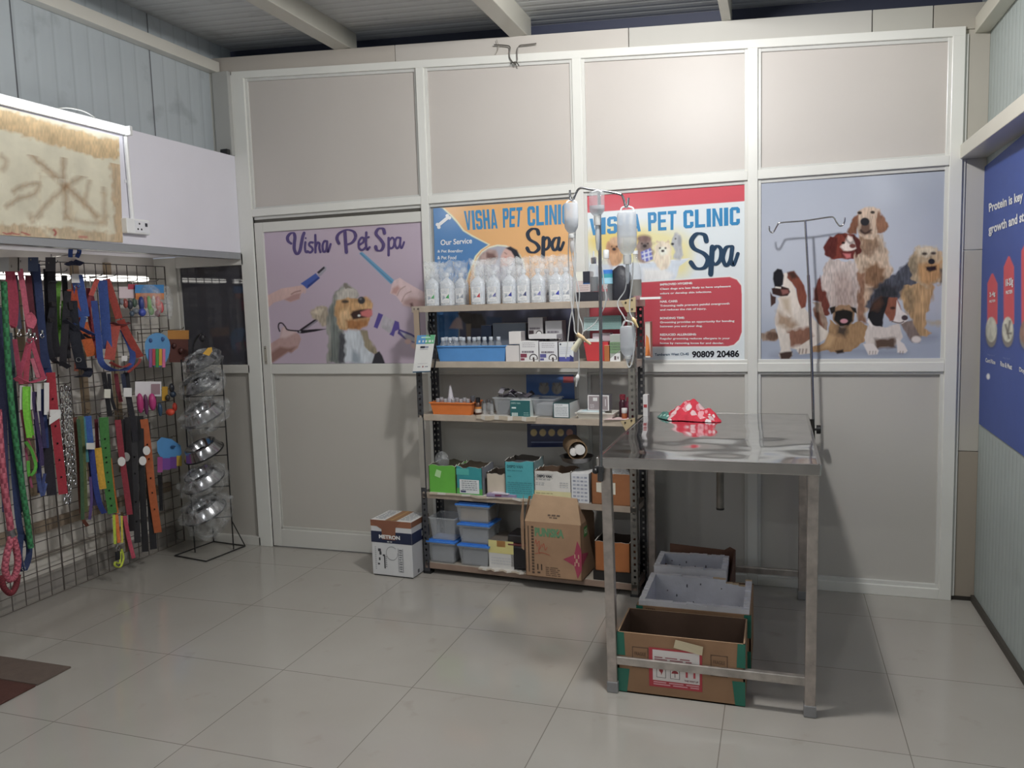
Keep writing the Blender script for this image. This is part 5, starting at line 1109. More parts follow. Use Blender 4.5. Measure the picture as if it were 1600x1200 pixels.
carton('teal_box', 'long dark green box with a white printed label facing out', (864, 890, 622, 646), .006, .17, z, '#2c4f52', '#c3c6c6', top='#22383a', deco=wlab)
# white tray with papers and framed label box
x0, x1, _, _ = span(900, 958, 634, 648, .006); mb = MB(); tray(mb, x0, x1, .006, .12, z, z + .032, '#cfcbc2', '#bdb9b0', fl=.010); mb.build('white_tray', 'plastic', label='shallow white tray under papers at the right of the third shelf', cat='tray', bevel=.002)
mb = MB(); rbox(mb, x0 + .004, x1 - .05, .004, .09, z + .034, z + .038, '#d3d9dc', .1); rbox(mb, x0 + .03, x1 - .07, .02, .10, z + .038, z + .041, '#b9cdd2', -.08); mb.build('leaflet', 'paper', label='pale folded leaflet lying in the white tray', cat='paper')
def frm(mb, fn): rect(mb, fn, .06, .94, .07, .93, '#8f8588'); g = lambda u, v: tuple(np.array(fn(u, v)) - np.array([RN[0], RN[1], 0]) * .0005); rect(mb, g, .26, .46, .62, .84, '#d9d9dc'); fake_lines(mb, g, .12, .32, .4, 3, .1, '#c9c4c6', seed=3); rect(mb, g, .82, .86, .3, .75, '#c9c4c6')
carton('framed_label_box', 'grey box with a white border on its face resting in the white tray', (918, 951.5, 609.5, 634), .02, .06, z + .042, '#d9d6d6', '#77747a', top='#4a484c', deco=frm)
vial('maroon_bottle', 'maroon bottle lying tilted near the rack right post, third shelf', 'bottle', None, rk(982, 625, .06)[0], .07, z, [(.022, 0), (.023, .004), (.023, .07), (.015, .088), (.011, .09)], 'plastic', '#5a2233', (('cap', [(.013, .088), (.013, .108)], 'plastic', '#7a2f3c'),))
vial('maroon_bottle', 'small dark maroon bottle with a red cap left of the larger maroon one', 'bottle', None, rk(972, 620, .10)[0], .11, z, [(.018, 0), (.019, .004), (.019, .075), (.012, .09), (.010, .092)], 'plastic', '#3d1c28', (('cap', [(.015, .090), (.016, .115), (.012, .118)], 'plastic', '#7d2a38'),))
vial('pill_jar', 'orange-brown pill jar with a white cap on the third shelf right end', 'bottle', None, rk(975, 640, .02)[0], .028, z, [(.013, 0), (.014, .003), (.014, .028), (.011, .033)], 'plastic', '#8f4a26', (('cap', [(.0135, .032), (.015, .034), (.015, .056), (.013, .058)], 'plastic', '#d3d0cf'),))
mb = MB(); x0, x1, _, _ = span(944, 987, 645, 653, .0); mb.slab([RW(x0, -.012, z + .001), RW(x1 - .03, -.004, z + .002), RW(x1, .05, z + .003), RW(x0 + .05, .06, z + .002)], (0, 0, .003), '#d8bfc0'); mb.build('pink_slip', 'paper', label='pink paper slip at the front edge, third shelf right end', cat='paper')
def newspaper(name, label, xs0, xs1, zz, y1, seed, hang=.02):
    r = random.Random(seed); n = 14; mb = MB(); V = []
    for i in range(n):
        x = xs0 + (xs1 - xs0) * i / (n - 1); w = r.uniform(-.004, .004)
        V += [RW(x, y1, zz + .002), RW(x, .02, zz + .003), RW(x, -.008 + w, zz + .004 + w * .5), RW(x, -.011 + w, zz - hang + w)]
    for i in range(n - 1):
        for k in range(3): mb.add([V[i * 4 + k], V[i * 4 + k + 1], V[(i + 1) * 4 + k + 1], V[(i + 1) * 4 + k]], [(0, 1, 2, 3)], ['#b5b0aa', '#c3bfb8', '#a99c8a'][k] if (i + k) % 3 else '#bab5ad')
    return mb.build(name, 'paper', label=label, cat='paper', solid=.0015)
x0, x1, _, _ = span(745, 838, 640, 655, .0); newspaper('newspaper', 'folded newspaper hanging over the front edge of the third shelf', x0, x1, z, .10, 2, .018)

# ---- fourth shelf: torn open cartons
z = SH[3]
def open_carton(name, label, px, off, dep, zz, front, side, inner='#5a4a3c', deco=None, h=None, jag=.006, seed=0, contents=None, cat='box', group=None, back=None):
    x0, x1, z0, z1 = span(*px, off, zz)
    if h: z1 = z0 + h
    t = thing(name, label, cat, RW((x0 + x1) / 2, off + dep / 2, z0), group); r = random.Random(seed); T = .004
    mb = MB(); n = 9
    def panel(P0, P1, inward, hgt, cout, cin):
        top = [hgt + r.uniform(-1, 1) * jag for _ in range(n)]
        for i in range(n - 1):
            a = [P0[k] + (P1[k] - P0[k]) * i / (n - 1) for k in (0, 1)]; b = [P0[k] + (P1[k] - P0[k]) * (i + 1) / (n - 1) for k in (0, 1)]
            mb.hexa([RW(a[0], a[1], zz), RW(b[0], b[1], zz), RW(b[0] + inward[0], b[1] + inward[1], zz), RW(a[0] + inward[0], a[1] + inward[1], zz),
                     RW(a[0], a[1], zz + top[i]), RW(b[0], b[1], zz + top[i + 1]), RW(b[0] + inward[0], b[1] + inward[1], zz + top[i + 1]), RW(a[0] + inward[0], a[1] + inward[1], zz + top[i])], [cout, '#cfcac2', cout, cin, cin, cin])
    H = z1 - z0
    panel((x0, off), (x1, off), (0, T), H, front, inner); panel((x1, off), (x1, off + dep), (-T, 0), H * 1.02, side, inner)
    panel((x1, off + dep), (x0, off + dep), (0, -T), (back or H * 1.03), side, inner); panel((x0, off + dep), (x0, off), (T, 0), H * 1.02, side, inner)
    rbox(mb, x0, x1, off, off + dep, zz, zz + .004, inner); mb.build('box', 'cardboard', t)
    if deco: m2 = MB(); deco(m2, fface(x0, x1, z0, z1, off - .0012)); m2.build('print', 'paper', t)
    if contents: m3 = MB(); rbox(m3, x0 + .008, x1 - .008, off + .008, off + dep - .008, zz + .005, zz + H * contents[1], contents[0]); m3.build('filling', 'cloth', t, bevel=.006)
    return t, (x0, x1, z0, z1)
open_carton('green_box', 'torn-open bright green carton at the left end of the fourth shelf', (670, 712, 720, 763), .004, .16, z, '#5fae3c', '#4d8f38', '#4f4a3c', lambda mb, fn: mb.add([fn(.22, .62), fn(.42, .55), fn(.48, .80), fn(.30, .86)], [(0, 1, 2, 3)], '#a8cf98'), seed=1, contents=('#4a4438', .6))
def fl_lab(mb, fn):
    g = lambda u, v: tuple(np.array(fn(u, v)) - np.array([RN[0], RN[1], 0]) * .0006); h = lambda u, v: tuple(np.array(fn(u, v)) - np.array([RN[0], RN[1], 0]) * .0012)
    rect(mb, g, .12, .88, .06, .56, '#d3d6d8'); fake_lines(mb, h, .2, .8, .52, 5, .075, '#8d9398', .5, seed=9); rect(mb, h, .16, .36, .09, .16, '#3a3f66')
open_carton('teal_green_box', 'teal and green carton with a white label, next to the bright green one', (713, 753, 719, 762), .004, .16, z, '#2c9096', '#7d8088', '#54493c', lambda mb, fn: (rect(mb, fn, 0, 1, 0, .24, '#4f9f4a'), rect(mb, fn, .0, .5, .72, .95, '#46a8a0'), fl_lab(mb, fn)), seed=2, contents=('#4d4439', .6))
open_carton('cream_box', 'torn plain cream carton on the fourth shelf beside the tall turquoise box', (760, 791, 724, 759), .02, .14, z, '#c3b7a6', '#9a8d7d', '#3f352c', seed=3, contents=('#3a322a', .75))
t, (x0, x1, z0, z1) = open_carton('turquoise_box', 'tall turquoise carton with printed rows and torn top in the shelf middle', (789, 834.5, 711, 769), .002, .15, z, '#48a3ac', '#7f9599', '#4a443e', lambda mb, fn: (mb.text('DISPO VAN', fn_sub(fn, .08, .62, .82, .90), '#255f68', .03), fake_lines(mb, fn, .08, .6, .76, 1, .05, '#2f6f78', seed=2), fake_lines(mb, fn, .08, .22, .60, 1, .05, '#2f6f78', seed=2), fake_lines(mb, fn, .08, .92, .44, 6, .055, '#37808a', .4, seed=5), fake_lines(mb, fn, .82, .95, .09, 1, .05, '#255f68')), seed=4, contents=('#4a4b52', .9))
def dv(mb, fn):
    rect(mb, fn, 0, 1, 0, .34, '#cfc89a'); g = lambda u, v: tuple(np.array(fn(u, v)) - np.array([RN[0], RN[1], 0]) * .0006)
    mb.text('DISPO VAN', fn_sub(g, .08, .48, .80, .90), '#30343c', .05); fake_lines(mb, g, .04, .46, .74, 1, .05, '#6d7278', seed=3)
    for a, b, c_, d in ((.05, .51, .77, .775), (.05, .51, .925, .93), (.05, .056, .77, .93), (.504, .51, .77, .93)): rect(mb, g, a, b, c_, d, '#50555c')
    fake_lines(mb, g, .04, .3, .62, 2, .06, '#9a9ea2', seed=4); fake_lines(mb, g, .04, .5, .27, 2, .08, '#a59d70', seed=6); mb.text('10ml', fn_sub(g, .66, .90, .06, .15), '#5a563c', .03); fake_lines(mb, g, .7, .92, .66, 3, .07, '#a9acaf', seed=7)
open_carton('syringe_carton', 'white and yellow syringe carton with torn top on the fourth shelf', (835, 892, 729, 774), .002, .15, z, '#d2cfca', '#a9a49c', '#6b5544', dv, seed=5, contents=('#74604c', .8))
def strip(mb, fn):
    for i in range(4):
        for j in range(7): rect(mb, fn, .10 + i * .215, .26 + i * .215, .07 + j * .128, .13 + j * .128, '#9196a6' if (i + j) % 2 else '#a9adba')
carton('label_carton', 'narrow white carton covered in rows of grey printed cells, right of the syringe carton', (892.5, 920, 731, 777), .002, .12, z, '#cfd0d4', '#8d8c90', deco=strip)
t, (x0, x1, z0, z1) = open_carton('brown_box', 'small brown carton with a white label behind the table leg, fourth shelf', (924, 985, 734, 783), .002, .15, z, '#8f5a34', '#6d4528', '#40301f', lambda mb, fn: mb.add([fn(.13, .40), fn(.62, .34), fn(.62, .72), fn(.13, .70)], [(0, 1, 2, 3)], '#cfcabc'), seed=6, jag=.002)
mb = MB(); c = RW((x0 + x1) / 2 + .02, .07, z1 - .02); mb.ball(c, (.075, .05, .042), '#b9bcc0', 12, 8); ob = mb.build('plastic_bag', 'film', smooth=True, label='crumpled clear plastic bag stuffed in the small brown carton', cat='bag')
x0, x1, _, _ = span(760, 806, 754, 764, -.004); mb = MB(); rbox(mb, x0, x1, -.008, .035, z + .001, z + .020, '#8d7fa0', .05); rbox(mb, x0 + .03, x1 - .04, -.010, .03, z + .019, z + .026, '#c9c0cc', -.1); rbox(mb, x0 + .05, x0 + .09, -.0105, .0, z + .006, z + .018, '#6a2a50', .05); mb.build('sachet', 'plastic', label='purple and white sachet lying before the cream carton, fourth shelf', cat='packet', bevel=.005)
mb = MB(); c = RW(rk(690, 705, .1)[0], .10, z + .16); mb.ball(c, (.045, .04, .06), '#8d5f5f', 9, 7); mb.build('pink_bag', 'film', smooth=True, label='small pinkish plastic bag poking up behind the bright green carton', cat='bag')
# steel bowl with a paper roll lying over the cartons
zt = z + .195
cx, _ = rk(902, 715, .10)
bw = thing('steel_bowl', 'steel bowl sitting on the cartons under the brown paper roll', 'bowl', RW(cx, .10, zt)); MB().lathe([(.05, 0), (.075, .012), (.088, .035), (.092, .037), (.088, .034), (.07, .012), (.0, .006)], RW(cx, .09, zt), '#8b8b8e', n=24).build('bowl', 'dullsteel', bw, smooth=True)
rl_ = thing('paper_roll', 'brown kraft tube holding white rolls, lying in the steel bowl', 'roll', RW(cx, .10, zt + .03))
ax0 = np.array(RW(cx - .05, .17, zt + .085)); ax1 = np.array(RW(cx + .03, .015, zt + .080)); dd = Vector(ax1 - ax0); Rm = dd.to_track_quat('Z', 'Y').to_matrix(); L = dd.length
MB().lathe([(.052, 0), (.052, L), (.046, L), (.046, .01)], ax0, '#7a6248', n=20, R=Rm, cap=False).build('tube', 'cardboard', rl_, smooth=True)
for q, rr, ln in (((.012, .004), .026, L + .012), ((-.022, -.008), .019, L + .004)):
    o = ax0 + np.array(Rm @ Vector((q[0], q[1], 0))); MB().lathe([(rr, .02), (rr, ln), (rr * .25, ln + .001)], o, '#d6d3d0', n=16, R=Rm).build('white_roll', 'paper', rl_, smooth=True)
newx = [rk(p, 768, 0)[0] for p in (672, 842)]; newspaper('newspaper', 'white paper lining under the green cartons of the fourth shelf', newx[0], newx[1], z - .0005, .19, 5, .008)
newx = [rk(p, 778, 0)[0] for p in (815, 905)]; newspaper('newspaper', 'crumpled brown paper hanging from the front edge under the syringe carton', newx[0], newx[1], z - .0005, .03, 6, .026)

# ---- bottom shelf
z = SH[4]
BL = '#2f74c8'
GT = 'plastic tubs on the bottom shelf'
tub('lidded_tub', 'clear tub with a blue lid at the left end, under the open tub', (668, 710, 845, 877), .004, .15, z, .118, BL, group=GT, junk=('#7f8288', .8)); tub('lidded_tub', 'clear open tub without lid on top of the left blue-lidded tub', (671, 711, 811, 845), .006, .15, z + .135, .128, None, group=GT)
tub('lidded_tub', 'clear blue-lidded tub at the bottom of the stack of three', (716, 763, 846, 876), .006, .16, z, .112, BL, group=GT, junk=('#75787f', .8)); tub('lidded_tub', 'clear blue-lidded tub in the middle of the stack of three', (716, 764, 818, 847), .007, .16, z + .130, .102, BL, group=GT, junk=('#85888e', .8)); tub('lidded_tub', 'clear blue-lidded tub topmost in the stack of three, beige filling', (713, 764, 793, 818), .008, .16, z + .250, .094, BL, group=GT, junk=('#97866f', .85))
def yw(mb, fn): rect(mb, fn, 0, 1, .55, 1, '#c9c07c'); rect(mb, fn, .34, .68, .78, 1, '#c08a4c'); fake_lines(mb, fn, .1, .9, .4, 3, .1, '#b3b4b8', seed=3)
carton('yellow_white_box', 'dusty white and yellow box in the middle of the bottom shelf', (763, 802, 822, 866), .02, .16, z, '#c2c1bf', '#7d756c', top='#6d655d', deco=yw)
x0, x1, _, _ = span(793, 832, 826, 876, .02); t = thing('black_container', 'black round-cornered tub with a dark red rim beside the star carton', 'container', RW((x0 + x1) / 2, .09, z))
mb = MB(); rbox(mb, x0, x1, .02, .16, z, z + .145, '#17161b'); mb.build('tub', 'plastic', t, bevel=.018); mb = MB(); rbox(mb, x0 - .003, x1 + .003, .017, .163, z + .135, z + .152, '#5a1d1d'); rbox(mb, x0, x1, .02, .16, z + .15, z + .20, '#211d20'); mb.build('lid', 'plastic', t, bevel=.01)
newx = [rk(p, 870, 0)[0] for p in (748, 832)]; newspaper('newspaper', 'grey newspaper sheet lining the bottom shelf before the yellow box', newx[0], newx[1], z - .0005, .06, 9, .004)
# big star carton: stands on the shelf, leaning out over its front edge
KR = '#a07f62'
st = thing('star_carton', 'big kraft carton with open flaps, a maroon star and green lettering', 'box', RW(.75, -.02, z + .002))
xa, xb = rk(821, 880, -.06)[0], rk(905, 880, -.06)[0]; xc = rk(926, 860, .12)[0]
zb_, zt_ = z + .004, z + .305; yf, yb_ = -.055, .185; T = .005
def SW(x, y, zz): return RW(x, y, zz)
mb = MB(); cs_ = [(xa, yf), (xb + .012, yf), (xb + .012, yb_), (xa, yb_)]
zb_ = z + .006
def wallq(p, q, inn, z0, z1, col): mb.hexa([SW(*p, z0), SW(*q, z0), SW(q[0] + inn[0], q[1] + inn[1], z0), SW(p[0] + inn[0], p[1] + inn[1], z0), SW(*p, z1), SW(*q, z1), SW(q[0] + inn[0], q[1] + inn[1], z1), SW(p[0] + inn[0], p[1] + inn[1], z1)], col)
lean = .0
wallq(cs_[0], cs_[1], (0, T), zb_, zt_, KR); wallq(cs_[1], cs_[2], (-T, 0), zb_, zt_, '#8f7055'); wallq(cs_[2], cs_[3], (0, -T), zb_, zt_, '#8a6c52'); wallq(cs_[3], cs_[0], (T, 0), zb_, zt_, '#957559')
rbox(mb, xa, xb + .012, yf, yb_, zb_, zb_ + T, '#6d5541'); mb.build('body', 'cardboard', st)
W_ = xb + .012 - xa
def flap(pts, off, col, lab=None): m = MB(); m.slab([SW(*p) for p in pts], (RN[0] * off, RN[1] * off, 0.001), col); return m.build('flap', 'cardboard', st)
xr = xb + .012
flap([(xa, yf, zt_), (xr, yf, zt_), (xr - .035, yf + .055, zt_ + .125), (xa + .035, yf + .050, zt_ + .135)], .004, '#a88a6c')
flap([(xa, yf, zt_), (xa + .018, yf + .02, zt_ + .128), (xa + .018, yf + .07, zt_ + .122), (xa, yf + .16, zt_)], .004, '#9a7a5e')
flap([(xr, yf, zt_), (xr - .035, yf + .06, zt_ + .13), (xr - .03, yf + .14, zt_ + .12), (xr, yb_, zt_)], .004, '#8d6f55')
flap([(xa - .004, yf - .002, zt_ + .02), (xa - .001, yf - .002, zt_ + .145), (xa - .022, yf - .004, zt_ + .02), (xa - .020, yf - .004, zt_ - .15), (xa - .006, yf - .003, zt_ - .16)], .003, '#8f7158')
mb = MB(); fn = fface(xa, xr, zb_, zt_, yf - .0012); g2 = lambda u, v: SW(xa + .035 + (W_ - .07) * u, yf + .0 + .052 * v - .003, zt_ + .13 * v)
mb.text('PUNISKA', fn_sub(fn, .18, .70, .74, .90), '#5f8a66', .06); rect(mb, fn, .05, .075, .08, .92, '#5d4a3a'); fake_lines(mb, fn, .115, .16, .92, 16, .055, '#4f3d30', .7, seed=2); fake_lines(mb, fn, .08, .10, .9, 14, .06, '#6a5545', .7, seed=4)
mb.text('11', fn_sub(fn, .21, .30, .13, .24), '#3a2d26', .03); fake_lines(mb, fn, .21, .30, .10, 1, .04, '#4a3a30', .8); fake_lines(mb, fn, .36, .62, .20, 5, .035, '#6f5745', .5, seed=8); fake_lines(mb, g2, .38, .68, .32, 1, .07, '#5d4a3c', .9, seed=3); fake_lines(mb, g2, .42, .62, .22, 1, .05, '#5d4a3c', .8, seed=3)
g3 = lambda u, v: SW(xa + W_ * u, yf - .0018, zb_ + (zt_ - zb_) * v); cx_, cy_ = .93, .38
sdm = lambda u, v: SW(xr + .0016, yf + (u - 1) * W_ * 1.9, zb_ + (zt_ - zb_) * v)
star = [(cx_, .72), (.875, .47), (.68, .37), (.87, .27), (.925, .04), (1.0, .27), (1.20, .40), (1.0, .50)]
MR = '#9a3450'
mb.poly([fn(*q) for q in (star[0], star[1], star[2], star[3], star[4], (1.0, .20), (1.0, .56))][::-1], MR); mb.poly([sdm(*q) for q in ((1.0, .20), star[5], star[6], star[7], (1.0, .56))], MR)
for q in ((.885, .44, .02), (.95, .44, .02), (.915, .36, .035), (.885, .30, .02), (.95, .30, .02)): rect(mb, g3, q[0] - q[2] / 2, q[0] + q[2] / 2, q[1] - .035, q[1] + .035, '#b5907a')
for pts in ([(.18, .60), (.20, .68), (.22, .55)], [(.22, .60), (.26, .66), (.25, .50), (.30, .60)], [(.31, .55), (.34, .62), (.36, .50), (.40, .56)], [(.18, .42), (.30, .45), (.44, .42)], [(.26, .42), (.24, .50)], [(.44, .74), (.46, .82)], [(.58, .82), (.63, .86)]):
    P = smooth_path(pts, 3)
    for p, q in zip(P[:-1], P[1:]): d_ = np.array([-(q - p)[1], (q - p)[0]]); l_ = math.hypot(*d_) or 1; d_ = d_ / l_ * .006; mb.add([g3(*(p - d_)), g3(*(q - d_)), g3(*(q + d_)), g3(*(p + d_))], [(0, 1, 2, 3)], '#a8553f')
sd = lambda u, v: SW(xr + .0012, yf + .02 + .2 * u, zb_ + (zt_ - zb_) * v); rect(mb, sd, .12, .42, .74, .92, '#3f7d3a'); sd2 = lambda u, v: SW(xr + .0018, yf + .02 + .2 * u, zb_ + (zt_ - zb_) * v); mb.text('KS', fn_sub(sd2, .17, .37, .79, .88), '#c3cfae', .03)
mb.build('print', 'paper', st)
open_carton('orange_brown_box', 'orange-brown open carton at the right end of the bottom shelf', (929, 984, 822, 868), .004, .15, z + .055, '#a0602f', '#7d4a26', '#2e2219', seed=8, jag=.002)
x0, x1, _, _ = span(926, 990, 868, 890, .004); mb = MB(); rbox(mb, x0, x1, .01, .17, z, z + .054, '#1d1a19'); mb.build('black_box', 'paper', label='flat black box under the orange-brown carton on the bottom shelf', cat='box', bevel=.003)

# ---- white carton on the floor left of the rack
mt = thing('white_carton', 'white and navy appliance carton taped with brown tape on the floor beside the rack', 'box', (1.06, -.2, 0))
F0, F1 = np.array(aZ(583, 898, 0)), np.array(aZ(646, 905, 0)); dv_ = (F1 - F0); wl = np.linalg.norm(dv_); ux = dv_ / wl; uy = np.array([-ux[1], ux[0], 0]); HB = .325; DB = .21
wl = wl * 1.0
def BW(u, v, w): return tuple(F0 + ux * wl * u + uy * DB * v + np.array([0, 0, HB * w]))
mb = MB(); mb.hexa([BW(0, 0, .02), BW(1, 0, .02), BW(1, 1, .02), BW(0, 1, .02), BW(0, 0, 1), BW(1, 0, 1), BW(1, 1, 1), BW(0, 1, 1)], ['#8d8d8d', '#cfcecb', '#c6c7c9', '#a7a8ac', '#aaa', '#b5b5b5']); mb.build('box', 'paper', mt, bevel=.003)
mb = MB(); mb.hexa([BW(.03, .02, 0), BW(.97, .02, 0), BW(.97, .98, 0), BW(.03, .98, 0), BW(.02, .01, .03), BW(.98, .01, .03), BW(.98, .99, .03), BW(.02, .99, .03)], '#26272c'); mb.build('base', 'plastic', mt)
mb = MB(); ff = lambda u, v: tuple(np.array(BW(u, 0, v)) - uy * .0012); f2 = lambda u, v: tuple(np.array(BW(u, 0, v)) - uy * .0022); f3 = lambda u, v: tuple(np.array(BW(u, 0, v)) - uy * .003)
sf = lambda u, v: tuple(np.array(BW(1, u, v)) + ux * .0012); tf = lambda u, v: tuple(np.array(BW(u, v, 1)) + np.array([0, 0, .0012])); tf2 = lambda u, v: tuple(np.array(BW(u, v, 1)) + np.array([0, 0, .002]))
rect(mb, ff, 0, 1, .60, .80, '#1b2340'); rect(mb, sf, 0, 1, .60, .80, '#1b2340'); rect(mb, sf, 0, 1, .90, 1, '#6d4632'); rect(mb, ff, 0, 1, .89, 1, '#8d5a40')
mb.add([f2(.0, .99), f2(.75, .99), f2(.62, .88), f2(.60, .66), f2(.28, .66), f2(.27, .84), f2(.0, .96)], [(0, 1, 2, 3, 4, 5, 6)], '#80513c'); rect(mb, tf, .36, .64, 0, 1, '#8f6a48'); rect(mb, tf2, .48, .54, 0, 1, '#a9814f')
mb.text('METRON', fn_sub(f3, .20, .72, .675, .745), '#d9dadb', .045); fake_lines(mb, f3, .40, .52, .635, 1, .02, '#c3c5c8', .8)
fake_lines(mb, tf2, .06, .30, .9, 7, .12, '#77808f', .3, seed=3); fake_lines(mb, tf2, .68, .94, .9, 7, .12, '#77808f', .3, seed=5)
ring_ = [(.50 + .14 * math.cos(a), .42 + .12 * math.sin(a)) for a in np.linspace(.8, 6.4, 22)]
for p, q in zip(ring_[:-1], ring_[1:]): d_ = np.array([-(q[1] - p[1]), q[0] - p[0]]); d_ = d_ / np.hypot(*d_) * .006; p, q = np.array(p), np.array(q); mb.add([ff(*(p - d_)), ff(*(q - d_)), ff(*(q + d_)), ff(*(p + d_))], [(0, 1, 2, 3)], '#8a8c90')
for u, v, w_, h_ in ((.16, .44, .07, .05), (.19, .38, .05, .06), (.17, .28, .04, .05), (.14, .2, .05, .03), (.30, .14, .03, .22), (.27, .36, .06, .03)): rect(mb, ff, u, u + w_, v, v + h_, '#3d3e44')
fake_lines(mb, ff, .08, .11, .52, 12, .035, '#9a9ca0', .5); fake_lines(mb, ff, .34, .37, .36, 6, .035, '#7f8186', .5)
for k in range(6): rect(mb, ff, .655, .665 + .10, .10 + k * .075, .105 + k * .075, '#55575c')
for u in (.655, .765): rect(mb, ff, u, u + .008, .10, .52, '#55575c')
fake_lines(mb, ff, .68, .75, .5, 10, .042, '#7a7c82', .5, seed=6); rect(mb, sf, .25, .35, .06, .12, '#55575c')
mb.text('M', fn_sub(lambda u, v: tuple(np.array(BW(1, u, v)) + ux * .002), .55, .85, .665, .76), '#c3c5c8', .04)
mb.build('print', 'paper', mt)


# ================================================================== STEEL TABLE AND WHAT IS ON, UNDER AND CLAMPED TO IT
TX0, TX1, TY0, TY1, TZ = 2.452, 3.245, -1.355, -.105, .932
tb = thing('examination_table', 'stainless steel examination table with square legs in front of the rack', 'table', ((TX0 + TX1) / 2, (TY0 + TY1) / 2, 0))
n = 24; mb = MB(); V = []; rr = NR.rand(n + 1, n + 1)
for j in range(n + 1):
    for i in range(n + 1):
        u, v = i / n, j / n; s_ = math.sin(PI * u) * math.sin(PI * v)
        V.append((TX0 + (TX1 - TX0) * u, TY0 + (TY1 - TY0) * v, TZ - .0065 * s_ ** 1.2 + .0012 * math.sin(9 * u + 4 * v) * s_))
mb.add(V, [(j * (n + 1) + i, j * (n + 1) + i + 1, (j + 1) * (n + 1) + i + 1, (j + 1) * (n + 1) + i) for j in range(n) for i in range(n)], '#8c8b8d')
mb.build('tabletop', 'steel_top', tb, smooth=True)
mb = MB(); e = .012
for a, b, c_, d in ((TX0, TX1, TY0 - .002, TY0 + e), (TX0, TX1, TY1 - e, TY1), (TX0 - .002, TX0 + e, TY0, TY1), (TX1 - e, TX1 + .002, TY0, TY1)): mb.bb(a, b, c_, d, TZ - .040, TZ + .001, '#b9b6b4')
mb.build('rim', 'chrome', tb, bevel=.003)
L = .038; legs = [(TX0 + .012, TY0 + .012, .012), (TX1 - L - .004, TY0 + .012, -.006), (TX0 + .004, TY1 - L - .02, .0), (TX1 - L - .004, TY1 - L - .02, .0)]
for k, (x, y, sh) in enumerate(legs):
    mb = MB(); z0, z1 = .035, TZ - .03; sx = sh
    mb.hexa([(x + sx, y, z0), (x + sx + L, y, z0), (x + sx + L, y + L, z0), (x + sx, y + L, z0), (x, y, z1), (x + L, y, z1), (x + L, y + L, z1), (x, y + L, z1)], '#b5aca6')
    lg = mb.build('leg', 'dullsteel', tb, bevel=.003)
    mb = MB(); mb.bb(x + sx - .003, x + sx + L + .003, y - .003, y + L + .003, 0, .045, '#7d7d7f'); mb.build('foot', 'plastic', lg, bevel=.004, label='grey plastic foot cap')
for a, b, c_, d in ((TX0 + .05, TX1 - .02, TY0 + .018, TY0 + .046), (TX0 + .03, TX1 - .02, TY1 - .05, TY1 - .024), (TX0 + .012, TX0 + .038, TY0 + .03, TY1 - .03)):
    if a < TX0 + .02: continue
    mb = MB(); mb.bb(a, b, c_, d, .114, .146, '#b9b2ac'); mb.build('stretcher', 'dullsteel', tb, bevel=.003)
mb = MB(); mb.tube([(2.862, -.70, TZ - .012), (2.862, -.70, .588)], .0165, '#7d7873', n=14); mb.build('pole_sleeve', 'dullsteel', tb, smooth=True)
mb = MB(); mb.tube([(2.862, -.70, .592), (2.862, -.70, .583)], .0175, '#1d1c1c', n=14); mb.build('sleeve_cap', 'plastic', tb)

# left drip pole: clamped at the near left corner, hung with bottles
PLY = TY0 - .004; px0 = aY(938, 735, PLY)[0]; pp3 = lambda x, y, o=0.0: np.array(aY(x, y, PLY + o))
pl = thing('drip_pole', 'steel drip pole with a bent double hook at the near left table corner', 'stand', (px0, PLY, .86))
top = pp3(936, 297)
mb = MB(); bt = pp3(938.5, 742); mb.tube([bt, pp3(939, 560), pp3(937.5, 400), top], .0065, '#8f9095', n=10); mb.build('pole', 'chrome', pl, smooth=True)
mb = MB(); mb.tube(smooth_path([pp3(890.5, 297), pp3(890.8, 309), pp3(893, 313), pp3(896, 311), pp3(900, 302), pp3(904, 295.5), pp3(910, 293.8), pp3(922, 296), pp3(938, 298), pp3(955, 300.5), pp3(967, 303), pp3(972, 305.5), pp3(975, 313), pp3(977, 321), pp3(979, 324), pp3(981, 319), pp3(982, 309)], 4), .0042, '#97979b', n=8); mb.build('hook_arm', 'chrome', pl, smooth=True)
mb = MB(); q = pp3(937.5, 757); mb.tube([pp3(938, 728), pp3(938, 752)], .011, '#3a3a3c', n=10); mb.box(pp3(936, 734) + np.array([0, .006, 0]), (.035, .02, .026), '#39393c'); mb.ball(pp3(930, 736, -.006), .012, '#1c1c1e', 8, 6); mb.build('clamp', 'plastic', pl, bevel=.002)

